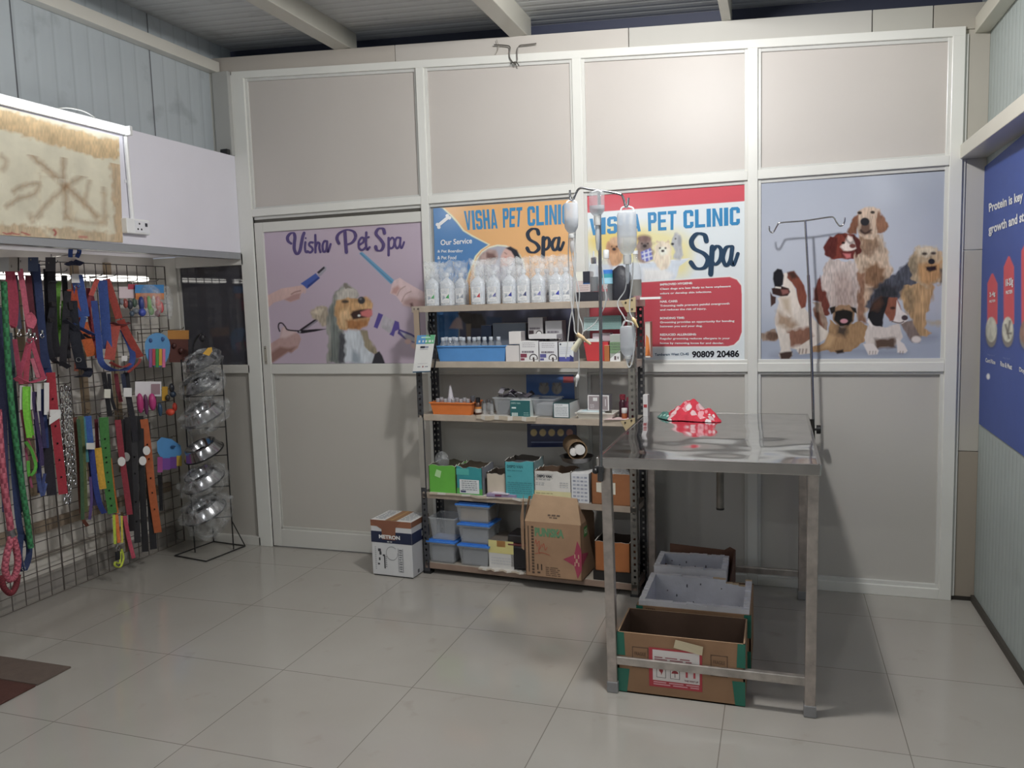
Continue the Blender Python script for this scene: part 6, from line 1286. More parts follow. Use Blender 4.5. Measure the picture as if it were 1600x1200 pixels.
def drip_bottle(name, label, px, yt, yb, wpx, mat, col, off, neck, chamber, hanger=None, extra=None, soft=False):
    """inverted bottle on the pole with its spike chamber under it"""
    S = 1245.1 / np.dot(pp3(px, yt, off) - CAM, AX_F); r = wpx / 2 / S
    a, b = pp3(px, yt, off), pp3(px, yb, off); c = (b[0], b[1], b[2]); H = a[2] - b[2]
    t = thing(name, label, 'bottle', c, 'bottles hung on the drip pole')
    R = Matrix.Diagonal((1, .62, 1))
    pf = [(r * .12, 0), (r * .55, H * .10), (r * .95, H * .26), (r, H * .5), (r * .98, H * .93), (r * .90, H)] if soft else None
    MB().lathe(pf or [(r * .30, 0), (r * .62, H * .06), (r * .96, H * .20), (r, H * .32), (r * .97, H * .6), (r, H * .9), (r * .9, H * .975), (r * .2, H)], c, col, n=20, R=R).build('bottle', mat, t, smooth=True)
    nz = b[2]; zt2 = pp3(px, neck, off)[2]; MB().lathe([(r * .42, nz + .002), (r * .44, (nz + zt2) / 2), (r * .40, zt2)], (c[0], c[1], 0), '#d8dbe0', n=16).build('neck', 'plastic', t, smooth=True)
    z3, z4 = pp3(px, chamber[0], off)[2], pp3(px, chamber[1], off)[2]; MB().lathe([(.006, zt2), (.008, z3), (.0085, (z3 + z4) / 2), (.006, z4), (.003, z4 - .008)], (c[0], c[1], 0), '#c6cad0', n=12).build('drip_chamber', 'milky', t, smooth=True)
    if hanger:
        m = MB()
        for s_ in (-1, 1): m.tube(smooth_path([pp3(px + s_ * wpx * .33, yt + 1.5, off), pp3(px + s_ * wpx * .28, hanger[1] + 3, off), (pp3(hanger[0], hanger[1], off))], 4), .003, '#dfe2e6', n=6)
        m.build('hanger', 'plastic', t, smooth=True)
    if extra: extra(t, c, r, H, R)
    return t
def liquid(frac, col): return lambda t, c, r, H, R: MB().lathe([(r * .5, H * .06), (r * .9, H * .2), (r * .955, H * .30), (r * .93, H * frac)], c, col, n=18, R=R).build('liquid', 'milky', t, smooth=True)
def lab_lines(t, c, r, H, R):
    m = MB(); m.lathe([(r * 1.01, H * .42), (r * 1.0, H * .72)], c, '#ccd1dc', n=20, R=R, cap=False)
    for k in range(5): m.tube([(c[0] - r * .3 + k * .006, c[1] - r * .64, c[2] + H * .14), (c[0] - r * .3 + k * .006, c[1] - r * .66, c[2] + H * .38)], .0008, '#8d93a3', n=4)
    m.build('label', 'milky', t, smooth=True)
drip_bottle('drip_bag', 'soft white drip bag hanging from the left hook of the drip pole', 893, 317, 366, 23, 'milky', '#d5dae6', .0, 372, (378, 392), (893, 312), extra=liquid(.5, '#c3ccd8'), soft=True)
drip_bottle('drip_bottle', 'clear drip bottle hanging in the middle of the hook arm', 933, 298, 338, 25, 'glass', '#bfc3c8', -.03, 352, (358, 388), (934, 297), extra=liquid(.42, '#9fa4ab'))
drip_bottle('drip_bottle', 'large white drip bottle hanging from the right hook of the drip pole', 980, 330, 399, 31, 'milky', '#d3d9e6', .0, 413, (418, 440), (979, 322), extra=lab_lines)
drip_bottle('drip_bottle', 'bluish ridged drip bottle dangling low by its own tube before the rack right post', 981, 509, 557, 24, 'milky', '#b5bcd0', .02, 561, (562, 564), (978, 501))
m = MB(); m.tube(smooth_path([pp3(978, 556, .0), pp3(980, 568, .0), pp3(983, 574, .0), pp3(987, 568, .0), pp3(990, 552, .0), pp3(993, 520, .0)], 5), .0028, '#dcdfe0', n=6)
lines = [
    ('drip tube from the white drip bag ending in a white connector below the second shelf', [(893, 392), (897, 420), (905, 455), (904, 480), (903, 520), (904.5, 555), (904.5, 575), (903, 585)], ('conn', (903, 585), (900, 604))),
    ('drip tube looping down left of the pole to a beige roller clamp', [(890, 350), (888, 400), (891, 445), (893, 478), (897, 505), (898, 518), (903, 524)], ('clamp', (902, 522), (923, 538))),
    ('long drip tube hanging left of the others down to the blue-banded carton', [(899, 360), (897, 420), (896, 470), (890, 505), (887, 535), (884, 560)], None),
    ('drip tube crossing from the clear bottle down to the teal cartons', [(934, 388), (941, 420), (944, 445), (947, 465), (944, 480), (935, 497), (927, 508), (912, 518)], None),
    ('drip tube from the large white bottle down to the dangling bottle', [(979, 440), (976, 455), (966, 470), (966, 480), (973, 492), (977, 501), (972, 510), (971, 520)], None),
    ('drip tube right of the white bottle ending in a beige needle cap', [(989, 410), (988, 440), (984, 470), (984, 487), (987, 495), (988, 497)], ('cap', (988, 496), (997, 512))),
    ('drip tube in a slack loop under the dangling drip bottle', [(978, 556), (980, 568), (983, 574), (987, 568), (990, 552), (993, 520)], None),
    ('twin drip tube with a cream roller clamp leaning across the blue-banded carton', [(900, 395), (899, 450), (904, 490), (909, 505), (911, 518), (908, 528)], ('roller', (908, 529), (896, 548)))]
for lab, pts, end in lines:
    t = thing('drip_tube', lab, 'tube', pp3(*pts[-1], .01), 'drip tubes on the drip pole')
    MB().tube(smooth_path([pp3(x, y, .012) for x, y in pts], 5), .0023, '#d5d7d8', n=6).build('tubing', 'tube', t, smooth=True)
    if end:
        a, b = pp3(*end[1], .008), pp3(*end[2], .004); L_ = b - a
        if end[0] == 'clamp': MB().tube([a, a + L_ * .45, a + L_ * .5, b], [.008, .009, .006, .0045], '#c9ae86', n=8).build('roller_clamp', 'plastic', t, smooth=True)
        elif end[0] == 'cap': MB().tube([a, a + L_ * .2, a + L_ * .25, a + L_ * .6, b], [.004, .007, .0085, .005, .003], '#c9b07c', n=8).build('needle_cap', 'plastic', t, smooth=True)
        elif end[0] == 'conn': MB().tube([a, a + L_ * .2, a + L_ * .4, a + L_ * .5, b], [.003, .008, .008, .005, .0025], '#dcdcd8', n=8).build('connector', 'plastic', t, smooth=True)
        else: MB().tube([a, b], [.010, .013], '#c9c4ac', n=8).build('roller_clamp', 'plastic', t, smooth=True)

# right drip pole at the far right corner
PRY = -.09; q3 = lambda x, y: np.array(aY(x, y, PRY))
pr_ = thing('drip_pole', 'thin steel drip pole with two open hooks at the far right table corner', 'stand', (q3(1271, 660)[0], PRY, .86))
MB().tube([(q3(1270, 690)), q3(1271, 655), q3(1267.5, 540), q3(1263, 430)], .0068, '#97969a', n=10).build('pole', 'chrome', pr_, smooth=True)
MB().tube([q3(1263, 432), q3(1260.5, 388), q3(1258, 344)], .0052, '#a5a4a6', n=10).build('inner_pole', 'chrome', pr_, smooth=True)
MB().tube(smooth_path([q3(1202, 353), q3(1202.6, 360), q3(1206, 363.5), q3(1209.5, 361), q3(1215, 351.5), q3(1220, 348), q3(1257, 345), q3(1295, 339.3), q3(1303, 340.5), q3(1307, 347), q3(1312, 353), q3(1317, 351.5), q3(1319.5, 346), q3(1320, 340)], 4), .0038, '#a9a8aa', n=8).build('hook_arm', 'chrome', pr_, smooth=True)
MB().tube([q3(1269, 655), q3(1270, 688)], .011, '#4a4846', n=10).build('sleeve', 'dullsteel', pr_, smooth=True)
kx = q3(1278, 671); MB().tube([kx - np.array([.035, 0, 0]), kx - np.array([.008, 0, 0]), kx - np.array([.007, 0, 0]), kx + np.array([.012, 0, 0]), kx + np.array([.014, 0, 0])], [.006, .006, .022, .022, .016], '#17171a', n=14).build('clamp_knob', 'plastic', pr_, smooth=True, label='black round clamp knob')

# red patterned cloth crumpled on the far end of the table
def hill(x, y):
    g = lambda cx, cy, sx, sy, h, a=0: h * math.exp(-(((x - cx) * math.cos(a) + (y - cy) * math.sin(a)) / sx) ** 2 - ((-(x - cx) * math.sin(a) + (y - cy) * math.cos(a)) / sy) ** 2)
    return g(2.685, -.27, .045, .06, .060, .3) + g(2.735, -.30, .05, .05, .036, -.4) + g(2.63, -.31, .05, .06, .030, .5) + g(2.79, -.33, .05, .04, .022, .1) + .009 * math.sin(62 * x + 25 * y) * math.cos(40 * y - 20 * x) + .005 * math.sin(120 * x) * math.sin(95 * y)
def rag(name, mat, outline, cols, nx, ny, box, dots, label, cat, hs=1.0):
    x0, x1, y0, y1 = box; V = []; idx = {}; F = []; K = []; mb = MB(); r = random.Random(3)
    ol = np.array(outline)
    def inside(x, y):
        c = False; n_ = len(ol)
        for i in range(n_):
            a, b = ol[i - 1], ol[i]
            if (a[1] > y) != (b[1] > y) and x < (b[0] - a[0]) * (y - a[1]) / (b[1] - a[1]) + a[0]: c = not c
        return c
    def edge(x, y):
        d = 9.0
        for i in range(len(ol)):
            a, b = ol[i - 1], ol[i]; ab = b - a; t_ = min(1, max(0, ((x - a[0]) * ab[0] + (y - a[1]) * ab[1]) / (ab @ ab))); d = min(d, math.hypot(x - a[0] - t_ * ab[0], y - a[1] - t_ * ab[1]))
        q = min(1.0, d / .028) if inside(x, y) else 0.0; return q * (2 - q)
    for j in range(ny + 1):
        for i in range(nx + 1): x = x0 + (x1 - x0) * i / nx; y = y0 + (y1 - y0) * j / ny; sg = max(0, math.sin(PI * (x - TX0) / (TX1 - TX0)) * math.sin(PI * (y - TY0) / (TY1 - TY0))); V.append((x, y, TZ + .0022 - .0065 * sg ** 1.2 + max(.0005, hs * (hill(x, y) + .012) * edge(x, y))))
    for j in range(ny):
        for i in range(nx):
            x = x0 + (x1 - x0) * (i + .5) / nx; y = y0 + (y1 - y0) * (j + .5) / ny
            if inside(x, y):
                c = cols[0]
                for dx, dy, rd, cc in dots:
                    if (x - dx) ** 2 + (y - dy) ** 2 < rd * rd: c = cc
                F.append((j * (nx + 1) + i, j * (nx + 1) + i + 1, (j + 1) * (nx + 1) + i + 1, (j + 1) * (nx + 1) + i)); K.append(c)
    mb.add(V, F, K); used = sorted({k for f in mb.f for k in f}); mp = {k: i for i, k in enumerate(used)}; mb.v = [mb.v[k] for k in used]; mb.f = [tuple(mp[k] for k in f) for f in mb.f]
    return mb.build(name, mat, smooth=True, label=label, cat=cat)
rd_ = random.Random(12); dots = [(rd_.uniform(2.56, 2.86), rd_.uniform(-.42, -.15), rd_.choice([.006, .008, .011, .015]), rd_.choice(['#e0b9bb', '#d99aa2', '#e6cfcf', '#d4838d'])) for _ in range(85)]
rag('red_cloth', 'cloth', [(2.575, -.33), (2.60, -.40), (2.66, -.385), (2.72, -.405), (2.80, -.42), (2.85, -.40), (2.84, -.33), (2.78, -.26), (2.73, -.20), (2.67, -.18), (2.62, -.22), (2.58, -.26)], ['#c2263c'], 90, 80, (2.55, 2.87, -.43, -.15), dots, 'crumpled red cloth with pink spots on the far end of the steel table', 'cloth')
rag('green_cloth', 'cloth', [(2.525, -.27), (2.545, -.33), (2.585, -.375), (2.615, -.35), (2.60, -.29), (2.57, -.24)], ['#47786f'], 40, 40, (2.51, 2.63, -.39, -.23), [(2.55, -.30, .006, '#9ec0b4'), (2.57, -.33, .006, '#9ec0b4'), (2.59, -.34, .007, '#a9c4ba'), (2.56, -.27, .006, '#9ec0b4')], 'small green cloth tucked under the left side of the red cloth', 'cloth', 1.0)

# ---- cartons and foam boxes under the table
KR = '#8f6d50'
def big_carton(name, label, x0, x1, y0, y1, h, tilt=0.0, tape=True, hb=None, seed=0, fc=KR, inn='#5f483a'):
    t = thing(name, label, 'box', ((x0 + x1) / 2, (y0 + y1) / 2, 0)); T = .006; hb = hb or h; mb = MB()
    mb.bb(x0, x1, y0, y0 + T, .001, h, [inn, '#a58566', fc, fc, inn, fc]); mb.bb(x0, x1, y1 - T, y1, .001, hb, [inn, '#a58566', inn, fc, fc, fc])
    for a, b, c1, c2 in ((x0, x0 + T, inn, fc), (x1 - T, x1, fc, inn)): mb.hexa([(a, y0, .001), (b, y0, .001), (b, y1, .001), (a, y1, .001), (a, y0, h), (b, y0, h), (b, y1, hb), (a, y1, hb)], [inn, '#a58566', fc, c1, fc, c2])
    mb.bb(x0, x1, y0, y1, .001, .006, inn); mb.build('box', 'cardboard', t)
    if tape:
        e = .0012; G = '#1f6a58'
        for xa, s_ in ((x0, 1), (x1, -1)):
            mb = MB()
            mb.add([(xa - s_ * e, y0 - e, h * .62), (xa + s_ * .030, y0 - e, h * .62), (xa + s_ * .026, y0 - e, h), (xa - s_ * e, y0 - e, h)], [(0, 1, 2, 3)], G)
            mb.add([(xa - s_ * e, y0 - e, .004), (xa + s_ * .035, y0 - e, .004), (xa + s_ * .046, y0 - e, h * .40), (xa - s_ * e, y0 - e, h * .40)], [(0, 1, 2, 3)], G)
            mb.add([(xa - s_ * e, y0 - e, h * .62), (xa - s_ * e, y0 + .05, h * .62), (xa - s_ * e, y0 + .04, h), (xa - s_ * e, y0 - e, h)], [(0, 1, 2, 3)], G)
            mb.build('tape', 'plastic', t, label='green packing tape')
    return t
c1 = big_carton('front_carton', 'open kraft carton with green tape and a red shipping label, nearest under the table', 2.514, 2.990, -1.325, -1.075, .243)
mb = MB(); f1 = lambda u, v: (2.514 + .476 * u, -1.3265, .243 * v); f2 = lambda u, v: (2.514 + .476 * u, -1.3272, .243 * v); f3 = lambda u, v: (2.514 + .476 * u, -1.3280, .243 * v)
rect(mb, f1, .255, .675, .16, .80, '#a8323c'); rect(mb, f2, .285, .655, .27, .77, '#cfc8c6')
for u in (.315, .425):
    rect(mb, f3, u, u + .075, .32, .50, '#3f3a3a'); f4 = lambda a, b: (2.514 + .476 * a, -1.3286, .243 * b); rect(mb, f4, u + .004, u + .071, .328, .492, '#d2cbc9')
f4 = lambda a, b: (2.514 + .476 * a, -1.3292, .243 * b)
mb.poly([f4(.352, .36), f4(.352, .40), f4(.338, .43), f4(.338, .465), f4(.368, .465), f4(.368, .43)], '#8f2f36'); mb.poly([f4(.435, .41)] + [f4(.4625 + .027 * math.cos(a), .415 + .045 * math.sin(a)) for a in np.linspace(PI, 0, 9)], '#8f2f36'); rect(mb, f4, .460, .465, .35, .42, '#4a3032')
for u in (.555, .615): rect(mb, f4, u - .008, u + .008, .37, .47, '#b0404a'); mb.poly([f4(u - .016, .46), f4(u + .016, .46), f4(u, .51)], '#b0404a')
fake_lines(mb, f3, .30, .62, .66, 2, .035, '#8d4f55', .5, seed=3); mb.text('THIS WAY UP', fn_sub(f4, .535, .645, .30, .33), '#6d3038', .02); fake_lines(mb, f2, .29, .65, .25, 2, .035, '#d09aa0', .5, seed=5)
for u in (.12, .74):
    for a, b, c_, d in ((0, .13, 0, .012), (0, .13, .33, .342), (0, .006, 0, .342), (.124, .13, 0, .342)): rect(mb, f1, u + a, u + b, .44 + c_, .44 + d, '#5a4334')
    rect(mb, f2, u + .045, u + .085, .46, .54, '#3a2c24'); mb.text('FRAGILE', fn_sub(f2, u + .02, u + .11, .64, .70), '#4f3a2d')
mb.build('print', 'paper', c1)
mb = MB(); mb.slab([(2.730, -1.3340, .205), (2.738, -1.336, .238), (2.84, -1.338, .222), (2.836, -1.334, .186)], (0, .001, 0), '#c9bb9c'); mb.build('paper_note', 'paper', c1, label='cream paper note'); 
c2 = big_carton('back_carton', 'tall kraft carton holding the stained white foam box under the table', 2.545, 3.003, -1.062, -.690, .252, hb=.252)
mb = MB(); mb.slab([(2.735, -1.070, .130), (2.735, -1.068, .190), (2.815, -1.068, .195), (2.845, -1.070, .160), (2.842, -1.070, .130)], (0, .001, 0), '#a79d92')
for i in range(5): mb.tube([(2.585 + i * .008, -1.0640, .245), (2.605 + i * .010, -1.0640, .205)], .0012, '#4a382c', n=4)
mb.build('paper_note', 'paper', c2)
def foam_box(label, x0, x1, y0, y1, z0, z1, seed, notch=False):
    t = thing('foam_box', label, 'box', ((x0 + x1) / 2, (y0 + y1) / 2, z0), 'white foam boxes under the table'); T = .024; r = random.Random(seed)
    mb = MB(); n = 16; Wc, In = '#cdccd2', '#c2c3cc'
    def wall_(p, q, inward, notch_=False):
        for i in range(n):
            a = i / n; b = (i + 1) / n; ha = z1 + (r.uniform(-.003, .002)); hb_ = ha
            if notch_ and .72 < a < .90: ha = hb_ = z1 - r.uniform(.012, .026)
            P = [p[0] + (q[0] - p[0]) * a, p[1] + (q[1] - p[1]) * a]; Q = [p[0] + (q[0] - p[0]) * b, p[1] + (q[1] - p[1]) * b]
            mb.hexa([(P[0], P[1], z0), (Q[0], Q[1], z0), (Q[0] + inward[0], Q[1] + inward[1], z0), (P[0] + inward[0], P[1] + inward[1], z0), (P[0], P[1], ha), (Q[0], Q[1], hb_), (Q[0] + inward[0], Q[1] + inward[1], hb_), (P[0] + inward[0], P[1] + inward[1], ha)], ['#bbb', '#c9b08c' if (notch_ and .6 < a < .95) else '#d6d5da', Wc, Wc, In, Wc])
    wall_((x0, y0), (x1, y0), (0, T)); wall_((x1, y0 + T), (x1, y1 - T), (-T, 0)); wall_((x1, y1), (x0, y1), (0, -T)) if not notch else wall_((x0, y1 - T), (x1, y1 - T), (0, T), True); wall_((x0, y1 - T), (x0, y0 + T), (T, 0))
    mb.bb(x0, x1, y0, y1, z0, z0 + .03, In); mb.build('box', 'foam', t)
    mb = MB()
    for k in range(9): px_, pz = r.uniform(x0 + .05, x1 - .05), r.uniform(z0 + .08, z1 - .03); mb.ball((px_, y1 - T - .001, pz), (.003, .001, r.uniform(.003, .009)), '#5d5a60', 6, 4)
    mb.build('dirt_speck', 'foam', t); return t
foam_box('white foam box with a chipped brown rim set in the back carton under the table', 2.553, 2.997, -1.054, -.70, .060, .272, 3, True)
foam_box('smaller stained white foam box behind the chipped one under the table', 2.560, 2.885, -.665, -.44, .06, .292, 5)
mb = MB(); mb.slab([(2.600, -.40, .002), (2.91, -.39, .002), (2.912, -.375, .30), (2.885, -.38, .315), (2.86, -.385, .300), (2.60, -.395, .318)], (0, .006, 0), '#6d4c3c'); mb.slab([(2.91, -.39, .002), (2.90, -.66, .002), (2.90, -.66, .22), (2.912, -.375, .30)], (-.006, 0, 0), '#5d4033'); mb.slab([(2.552, -.66, .002), (2.60, -.39, .002), (2.60, -.39, .25), (2.552, -.66, .21)], (.005, 0, 0), '#8a6850'); mb.bb(2.553, 2.90, -.67, -.42, .001, .055, '#6a4a3a')
mb.build('cardboard_sheet', 'cardboard', label='dark brown cardboard folded behind the smaller foam box', cat='cardboard')


# ================================================================== WIRE GRID AND THE GOODS HUNG ON IT
GX = -.655
gp = thing('wire_grid_panel', 'tall wire grid panel covered with leashes and harnesses below the white bulkhead', 'display rack', (GX, -1.0, 0))
mb = MB(); y0, y1, z0, z1 = -2.02, -.045, .012, 1.822
for k in range(26):
    y = y1 - k * (y1 - y0) / 25; mb.tube([(GX, y, z0), (GX, y, z1)], .0028 if k % 12 else .0045, '#4f4844', n=5)
for k in range(24): z = z0 + k * (z1 - z0) / 23; mb.tube([(GX + .005, y0, z), (GX + .005, y1, z)], .0026, '#544c47', n=5)
mb.build('wire_mesh', 'metal', gp)
def G(px, py, x=-.52): return np.array(aX(px, py, x))
for px, py in ((8, 420), (22, 412), (38, 410), (52, 412), (66, 415), (80, 412), (95, 425), (113, 398), (150, 432), (172, 432), (40, 596), (62, 598), (82, 590), (100, 600), (130, 648), (148, 648), (168, 648), (186, 650), (215, 645), (232, 642), (205, 440), (238, 440), (245, 520), (278, 515), (262, 684)):
    P = G(px, py, -.50); mb = MB(); mb.tube(smooth_path([(GX + .006, P[1], P[2] - .004), (-.52, P[1], P[2]), (-.465, P[1], P[2] + .004), (-.455, P[1], P[2] + .016)], 3), .0028, '#8d8b88', n=6); mb.tube([(GX + .008, P[1], P[2] - .05), (GX + .008, P[1], P[2] + .01)], .003, '#8d8b88', n=5)
    mb.build('hook', 'chrome', gp, smooth=True)
WV = np.array([.74, .67, 0.0])
PXM = 1 / 285.0                                          # metres per pixel at this distance
def turn(a): c, s_ = math.cos(a), math.sin(a); return (WV[0] * c - WV[1] * s_, WV[0] * s_ + WV[1] * c, 0)
RG = random.Random(21)
def strap(mb, pts, w, col, x, a=None, dx=0.0):
    a = RG.uniform(-.25, .25) if a is None else a; P = smooth_path(pts, 4); n_ = len(P)
    mb.strap([G(p[0], p[1], x + dx * i / max(1, n_ - 1)) for i, p in enumerate(P)], w * PXM, .0036, col, turn(a))
def rope(mb, pts, w, cols, x):
    P = smooth_path(pts, 9); mb.tube([G(p[0], p[1], x) for p in P], w * PXM / 2, lambda i, k: cols[(i + k) % len(cols)], n=8)
def snap(mb, px, py, x, s_=1.0):
    mb.tube([G(px, py - 4 * s_, x), G(px, py, x)], .006 * s_, '#a9a9ab', n=6); mb.tube(smooth_path([G(px, py, x), G(px - 3 * s_, py + 4 * s_, x), G(px, py + 8 * s_, x), G(px + 3 * s_, py + 4 * s_, x), G(px + .5, py + 1, x)], 3), .0026 * s_, '#b5b5b7', n=6)
def card(mb, x0, y0_, x1, y1_, col, x, t=.0025, tilt=0): mb.slab([G(x0, y1_ + tilt, x), G(x1, y1_, x), G(x1, y0_, x), G(x0, y0_ + tilt, x)], (.0015, -.002, 0) if t < .004 else (t * .7, -t * .7, 0), col)
def good(name, label, cat, at, group=None): return thing(name, label, cat, tuple(G(at[0], at[1], at[2])), group)

def leash(label, straps, col, x, group='flat leashes on the wire grid', name='leash', cat='leash', mat='web', snaps=(), tags=(), buckles=(), holes=0):
    t = good(name, label, cat, (straps[0][0][-1][0], straps[0][0][-1][1], x), group)
    for i, s_ in enumerate(straps):
        mb = MB(); c = s_[2] if len(s_) > 2 else col
        strap(mb, s_[0], s_[1], c, x + .006 * i); mb.build('strap' if len(straps) > 1 else 'webbing', mat, t)
    if holes:
        P = smooth_path(straps[0][0], 8); mb = MB()
        for k in range(holes): q = P[int(len(P) * (.25 + .68 * k / holes))]; mb.ball(G(q[0], q[1], x + .004), (.0045, .0045, .0055), '#1c1b1e', 7, 5)
        mb.build('eyelet', 'dullsteel', t)
    for q in snaps: mb = MB(); snap(mb, q[0], q[1], x + .004, q[2] if len(q) > 2 else 1.0); mb.build('snap_hook', 'chrome', t, smooth=True)
    for q in tags: mb = MB(); card(mb, *q[:4], q[4] if len(q) > 4 else '#d6d5d3', x + .018); mb.build('hang_tag', 'paper', t, label='white hang tag')
    for q in buckles: mb = MB(); mb.box(G(q[0], q[1], x + .012), (.014, .026, q[2] * PXM if len(q) > 2 else .03), '#1c1b1f'); mb.build('buckle', 'plastic', t, bevel=.003)
    return t
def rope_leash(label, pts, w, cols, x, metal=()):
    t = good('rope_leash', label, 'leash', (pts[-1][0], pts[-1][1], x), 'rope leashes on the wire grid'); mb = MB(); rope(mb, pts, w, cols, x); mb.build('rope', 'web', t, smooth=True)
    for a, b in metal: mb = MB(); mb.tube([G(*a, x), G(*b, x)], w * PXM * .62, '#8d8c90', n=8); mb.build('ferrule', 'dullsteel', t, smooth=True)
    return t
# ---- left end
rope_leash('green braided rope leash hanging full length near the left edge', [(6, 440), (8, 480), (11, 540), (15, 600), (21, 660), (28, 715), (36, 770), (43, 815), (48, 856)], 8, ['#2f7a4a', '#255e3c', '#3a8a58'], -.44)
rope_leash('thick pink-red rope leash ending in a long loop at lower left', [(-3, 640), (1, 700), (8, 770), (17, 832), (11, 865), (8, 890), (14, 905), (23, 900), (28, 878), (24, 852), (18, 834)], 9, ['#b55264', '#8f3c4e', '#c76a7a'], -.42, [((15, 828), (19, 838))])
rope_leash('dark red rope loop dangling under the pink-red rope', [(2, 900), (6, 918), (17, 927), (25, 915), (28, 898)], 8, ['#7d2430', '#64202a'], -.43)
leash('faded violet-blue flat leash at the left edge behind the green rope', [([(1, 480), (3, 580), (6, 700), (10, 800)], 10)], '#3d3f63', -.50)
leash('navy flat leash with a hanging loop right of the pink-red rope', [([(12, 540), (16, 640), (24, 760), (32, 830), (44, 845), (45, 870), (36, 892), (30, 870), (33, 835)], 8)], '#27365f', -.47, snaps=[(37, 884, .9)])
leash('purple-grey flat leash between the green rope and the navy leash', [([(20, 640), (25, 720), (31, 800)], 7)], '#4a4463', -.49, snaps=[(32, 802)])
leash('short crimson leash folded in a loop at the top left', [([(13, 424), (17, 470), (21, 512), (24, 470), (18, 424)], 8)], '#b03f58', -.47)
leash('grey patterned strap between crimson and pink straps, top left', [([(24, 430), (27, 480), (31, 514)], 6)], '#5b5a70', -.50, snaps=[(30, 518)])
leash('coral pink leash with a knotted end, top row', [([(31, 420), (36, 450), (42, 490), (48, 513)], 7), ([(44, 490), (52, 500), (47, 512)], 9)], '#c95f76', -.46, snaps=[(45, 518)])
leash('maroon flat strap right of the coral pink leash, top row', [([(44, 430), (49, 480), (56, 530), (60, 590)], 8)], '#642a37', -.50, snaps=[(54, 524)])
leash('navy flat strap with rivets, top row', [([(56, 412), (61, 460), (66, 520), (71, 575)], 10)], '#2b3a63', -.49, snaps=[(66, 520)])
leash('dull blue padded strap under the riveted navy one', [([(64, 530), (70, 560), (78, 600)], 12)], '#2c4175', -.50)
for px, lab, col in ((6, 'grey card header at the far left of the top hooks', '#a9a9a7'), (22, 'tan card header above the crimson leash', '#a59e94'), (36, 'pale card header above the coral pink leash', '#b3aca5'), (52, 'navy card header above the maroon strap', '#3c4a66'), (79, 'dark framed card hung at the top of the black harness', '#3d3c40')):
    mb = MB(); card(mb, px - 8, 402 if px != 79 else 402, px + 8, 424, col, -.46); t = mb.build('header_card', 'paper', label=lab, cat='card', group='card headers on the top hooks')
# ---- harnesses
def harness(label, straps, x, buckles=(), tags=(), rings=(), name='dog_harness'):
    t = leash(label, straps, '#222', x, 'dog harnesses on the top hooks', name, 'harness', buckles=buckles, tags=tags)
    for q in rings: mb = MB(); P = G(q[0], q[1], x + .02); mb.tube([P + np.array(turn(0)) * .012 * math.cos(a) + np.array([0, 0, .012]) * math.sin(a) for a in np.linspace(0, 2 * PI, 11)[:-1]], .0025, '#a5a5a8', n=6, closed=True); mb.build('ring', 'chrome', t, smooth=True)
    return t
PK = '#c2506c'
harness('pink strap dog harness under the row of snap hooks at left', [([(46, 528), (38, 560), (27, 596)], 6, PK), ([(46, 528), (43, 560), (40, 600)], 7, '#b8485f'), ([(48, 528), (58, 560), (69, 592)], 6, PK), ([(23, 530), (27, 560), (33, 600)], 6, '#ad4560'), ([(24, 590), (45, 598), (70, 590)], 7, PK), ([(50, 560), (60, 590)], 5, '#d27488')], -.46, rings=[(46, 532)])
BK = '#25232a'
harness('black padded dog harness left of the lime one, top row', [([(80, 418), (82, 470), (84, 520), (90, 558)], 11, BK), ([(84, 470), (76, 520), (82, 560), (96, 568)], 8, '#2b2a32'), ([(78, 440), (88, 442)], 6, '#3a3840')], -.48, buckles=[(83, 475, 8), (80, 500, 6)])
harness('lime green strap harness behind the black ones', [([(92, 440), (89, 490), (95, 548)], 7, '#6ba53c'), ([(99, 470), (97, 520), (100, 552)], 5, '#5a9433'), ([(88, 512), (104, 512)], 5, '#4d7d33')], -.53)
harness('dark navy-black dog harness with a wide chest strap beside the orange patch', [([(106, 455), (101, 520), (98, 572)], 10, '#2b2930'), ([(112, 470), (118, 530), (128, 575)], 15, '#22242f'), ([(122, 575), (138, 578), (134, 588), (120, 588)], 12, '#1d2133'), ([(100, 500), (116, 512), (130, 530)], 8, '#2a2c3a'), ([(94, 566), (108, 574)], 8, '#25242b')], -.45, buckles=[(110, 478, 12), (108, 500, 8)], rings=[(123, 562)])
harness('orange and black dog harness with a bright orange patch', [([(129, 504), (135, 528), (144, 556)], 15, '#e0682f'), ([(116, 444), (119, 470), (128, 505)], 7, '#c4512f'), ([(108, 452), (112, 470)], 6, '#b04a30'), ([(130, 522), (142, 528), (152, 526)], 5, '#22212a')], -.47)
harness('royal blue dog harness with a looped grab handle, hung highest', [([(110, 402), (111, 388), (118, 384), (124, 392), (120, 402)], 6, '#3556a0'), ([(106, 410), (116, 414), (125, 408)], 14, '#2b3350'), ([(120, 430), (126, 465), (131, 495)], 16, '#36549c'), ([(113, 506), (132, 516), (150, 524), (158, 520)], 7, '#2c4480'), ([(131, 495), (127, 512)], 8, '#30508f')], -.46, tags=[(112, 428, 127, 442)], rings=[(121, 448)])
RD2 = '#b0483e'
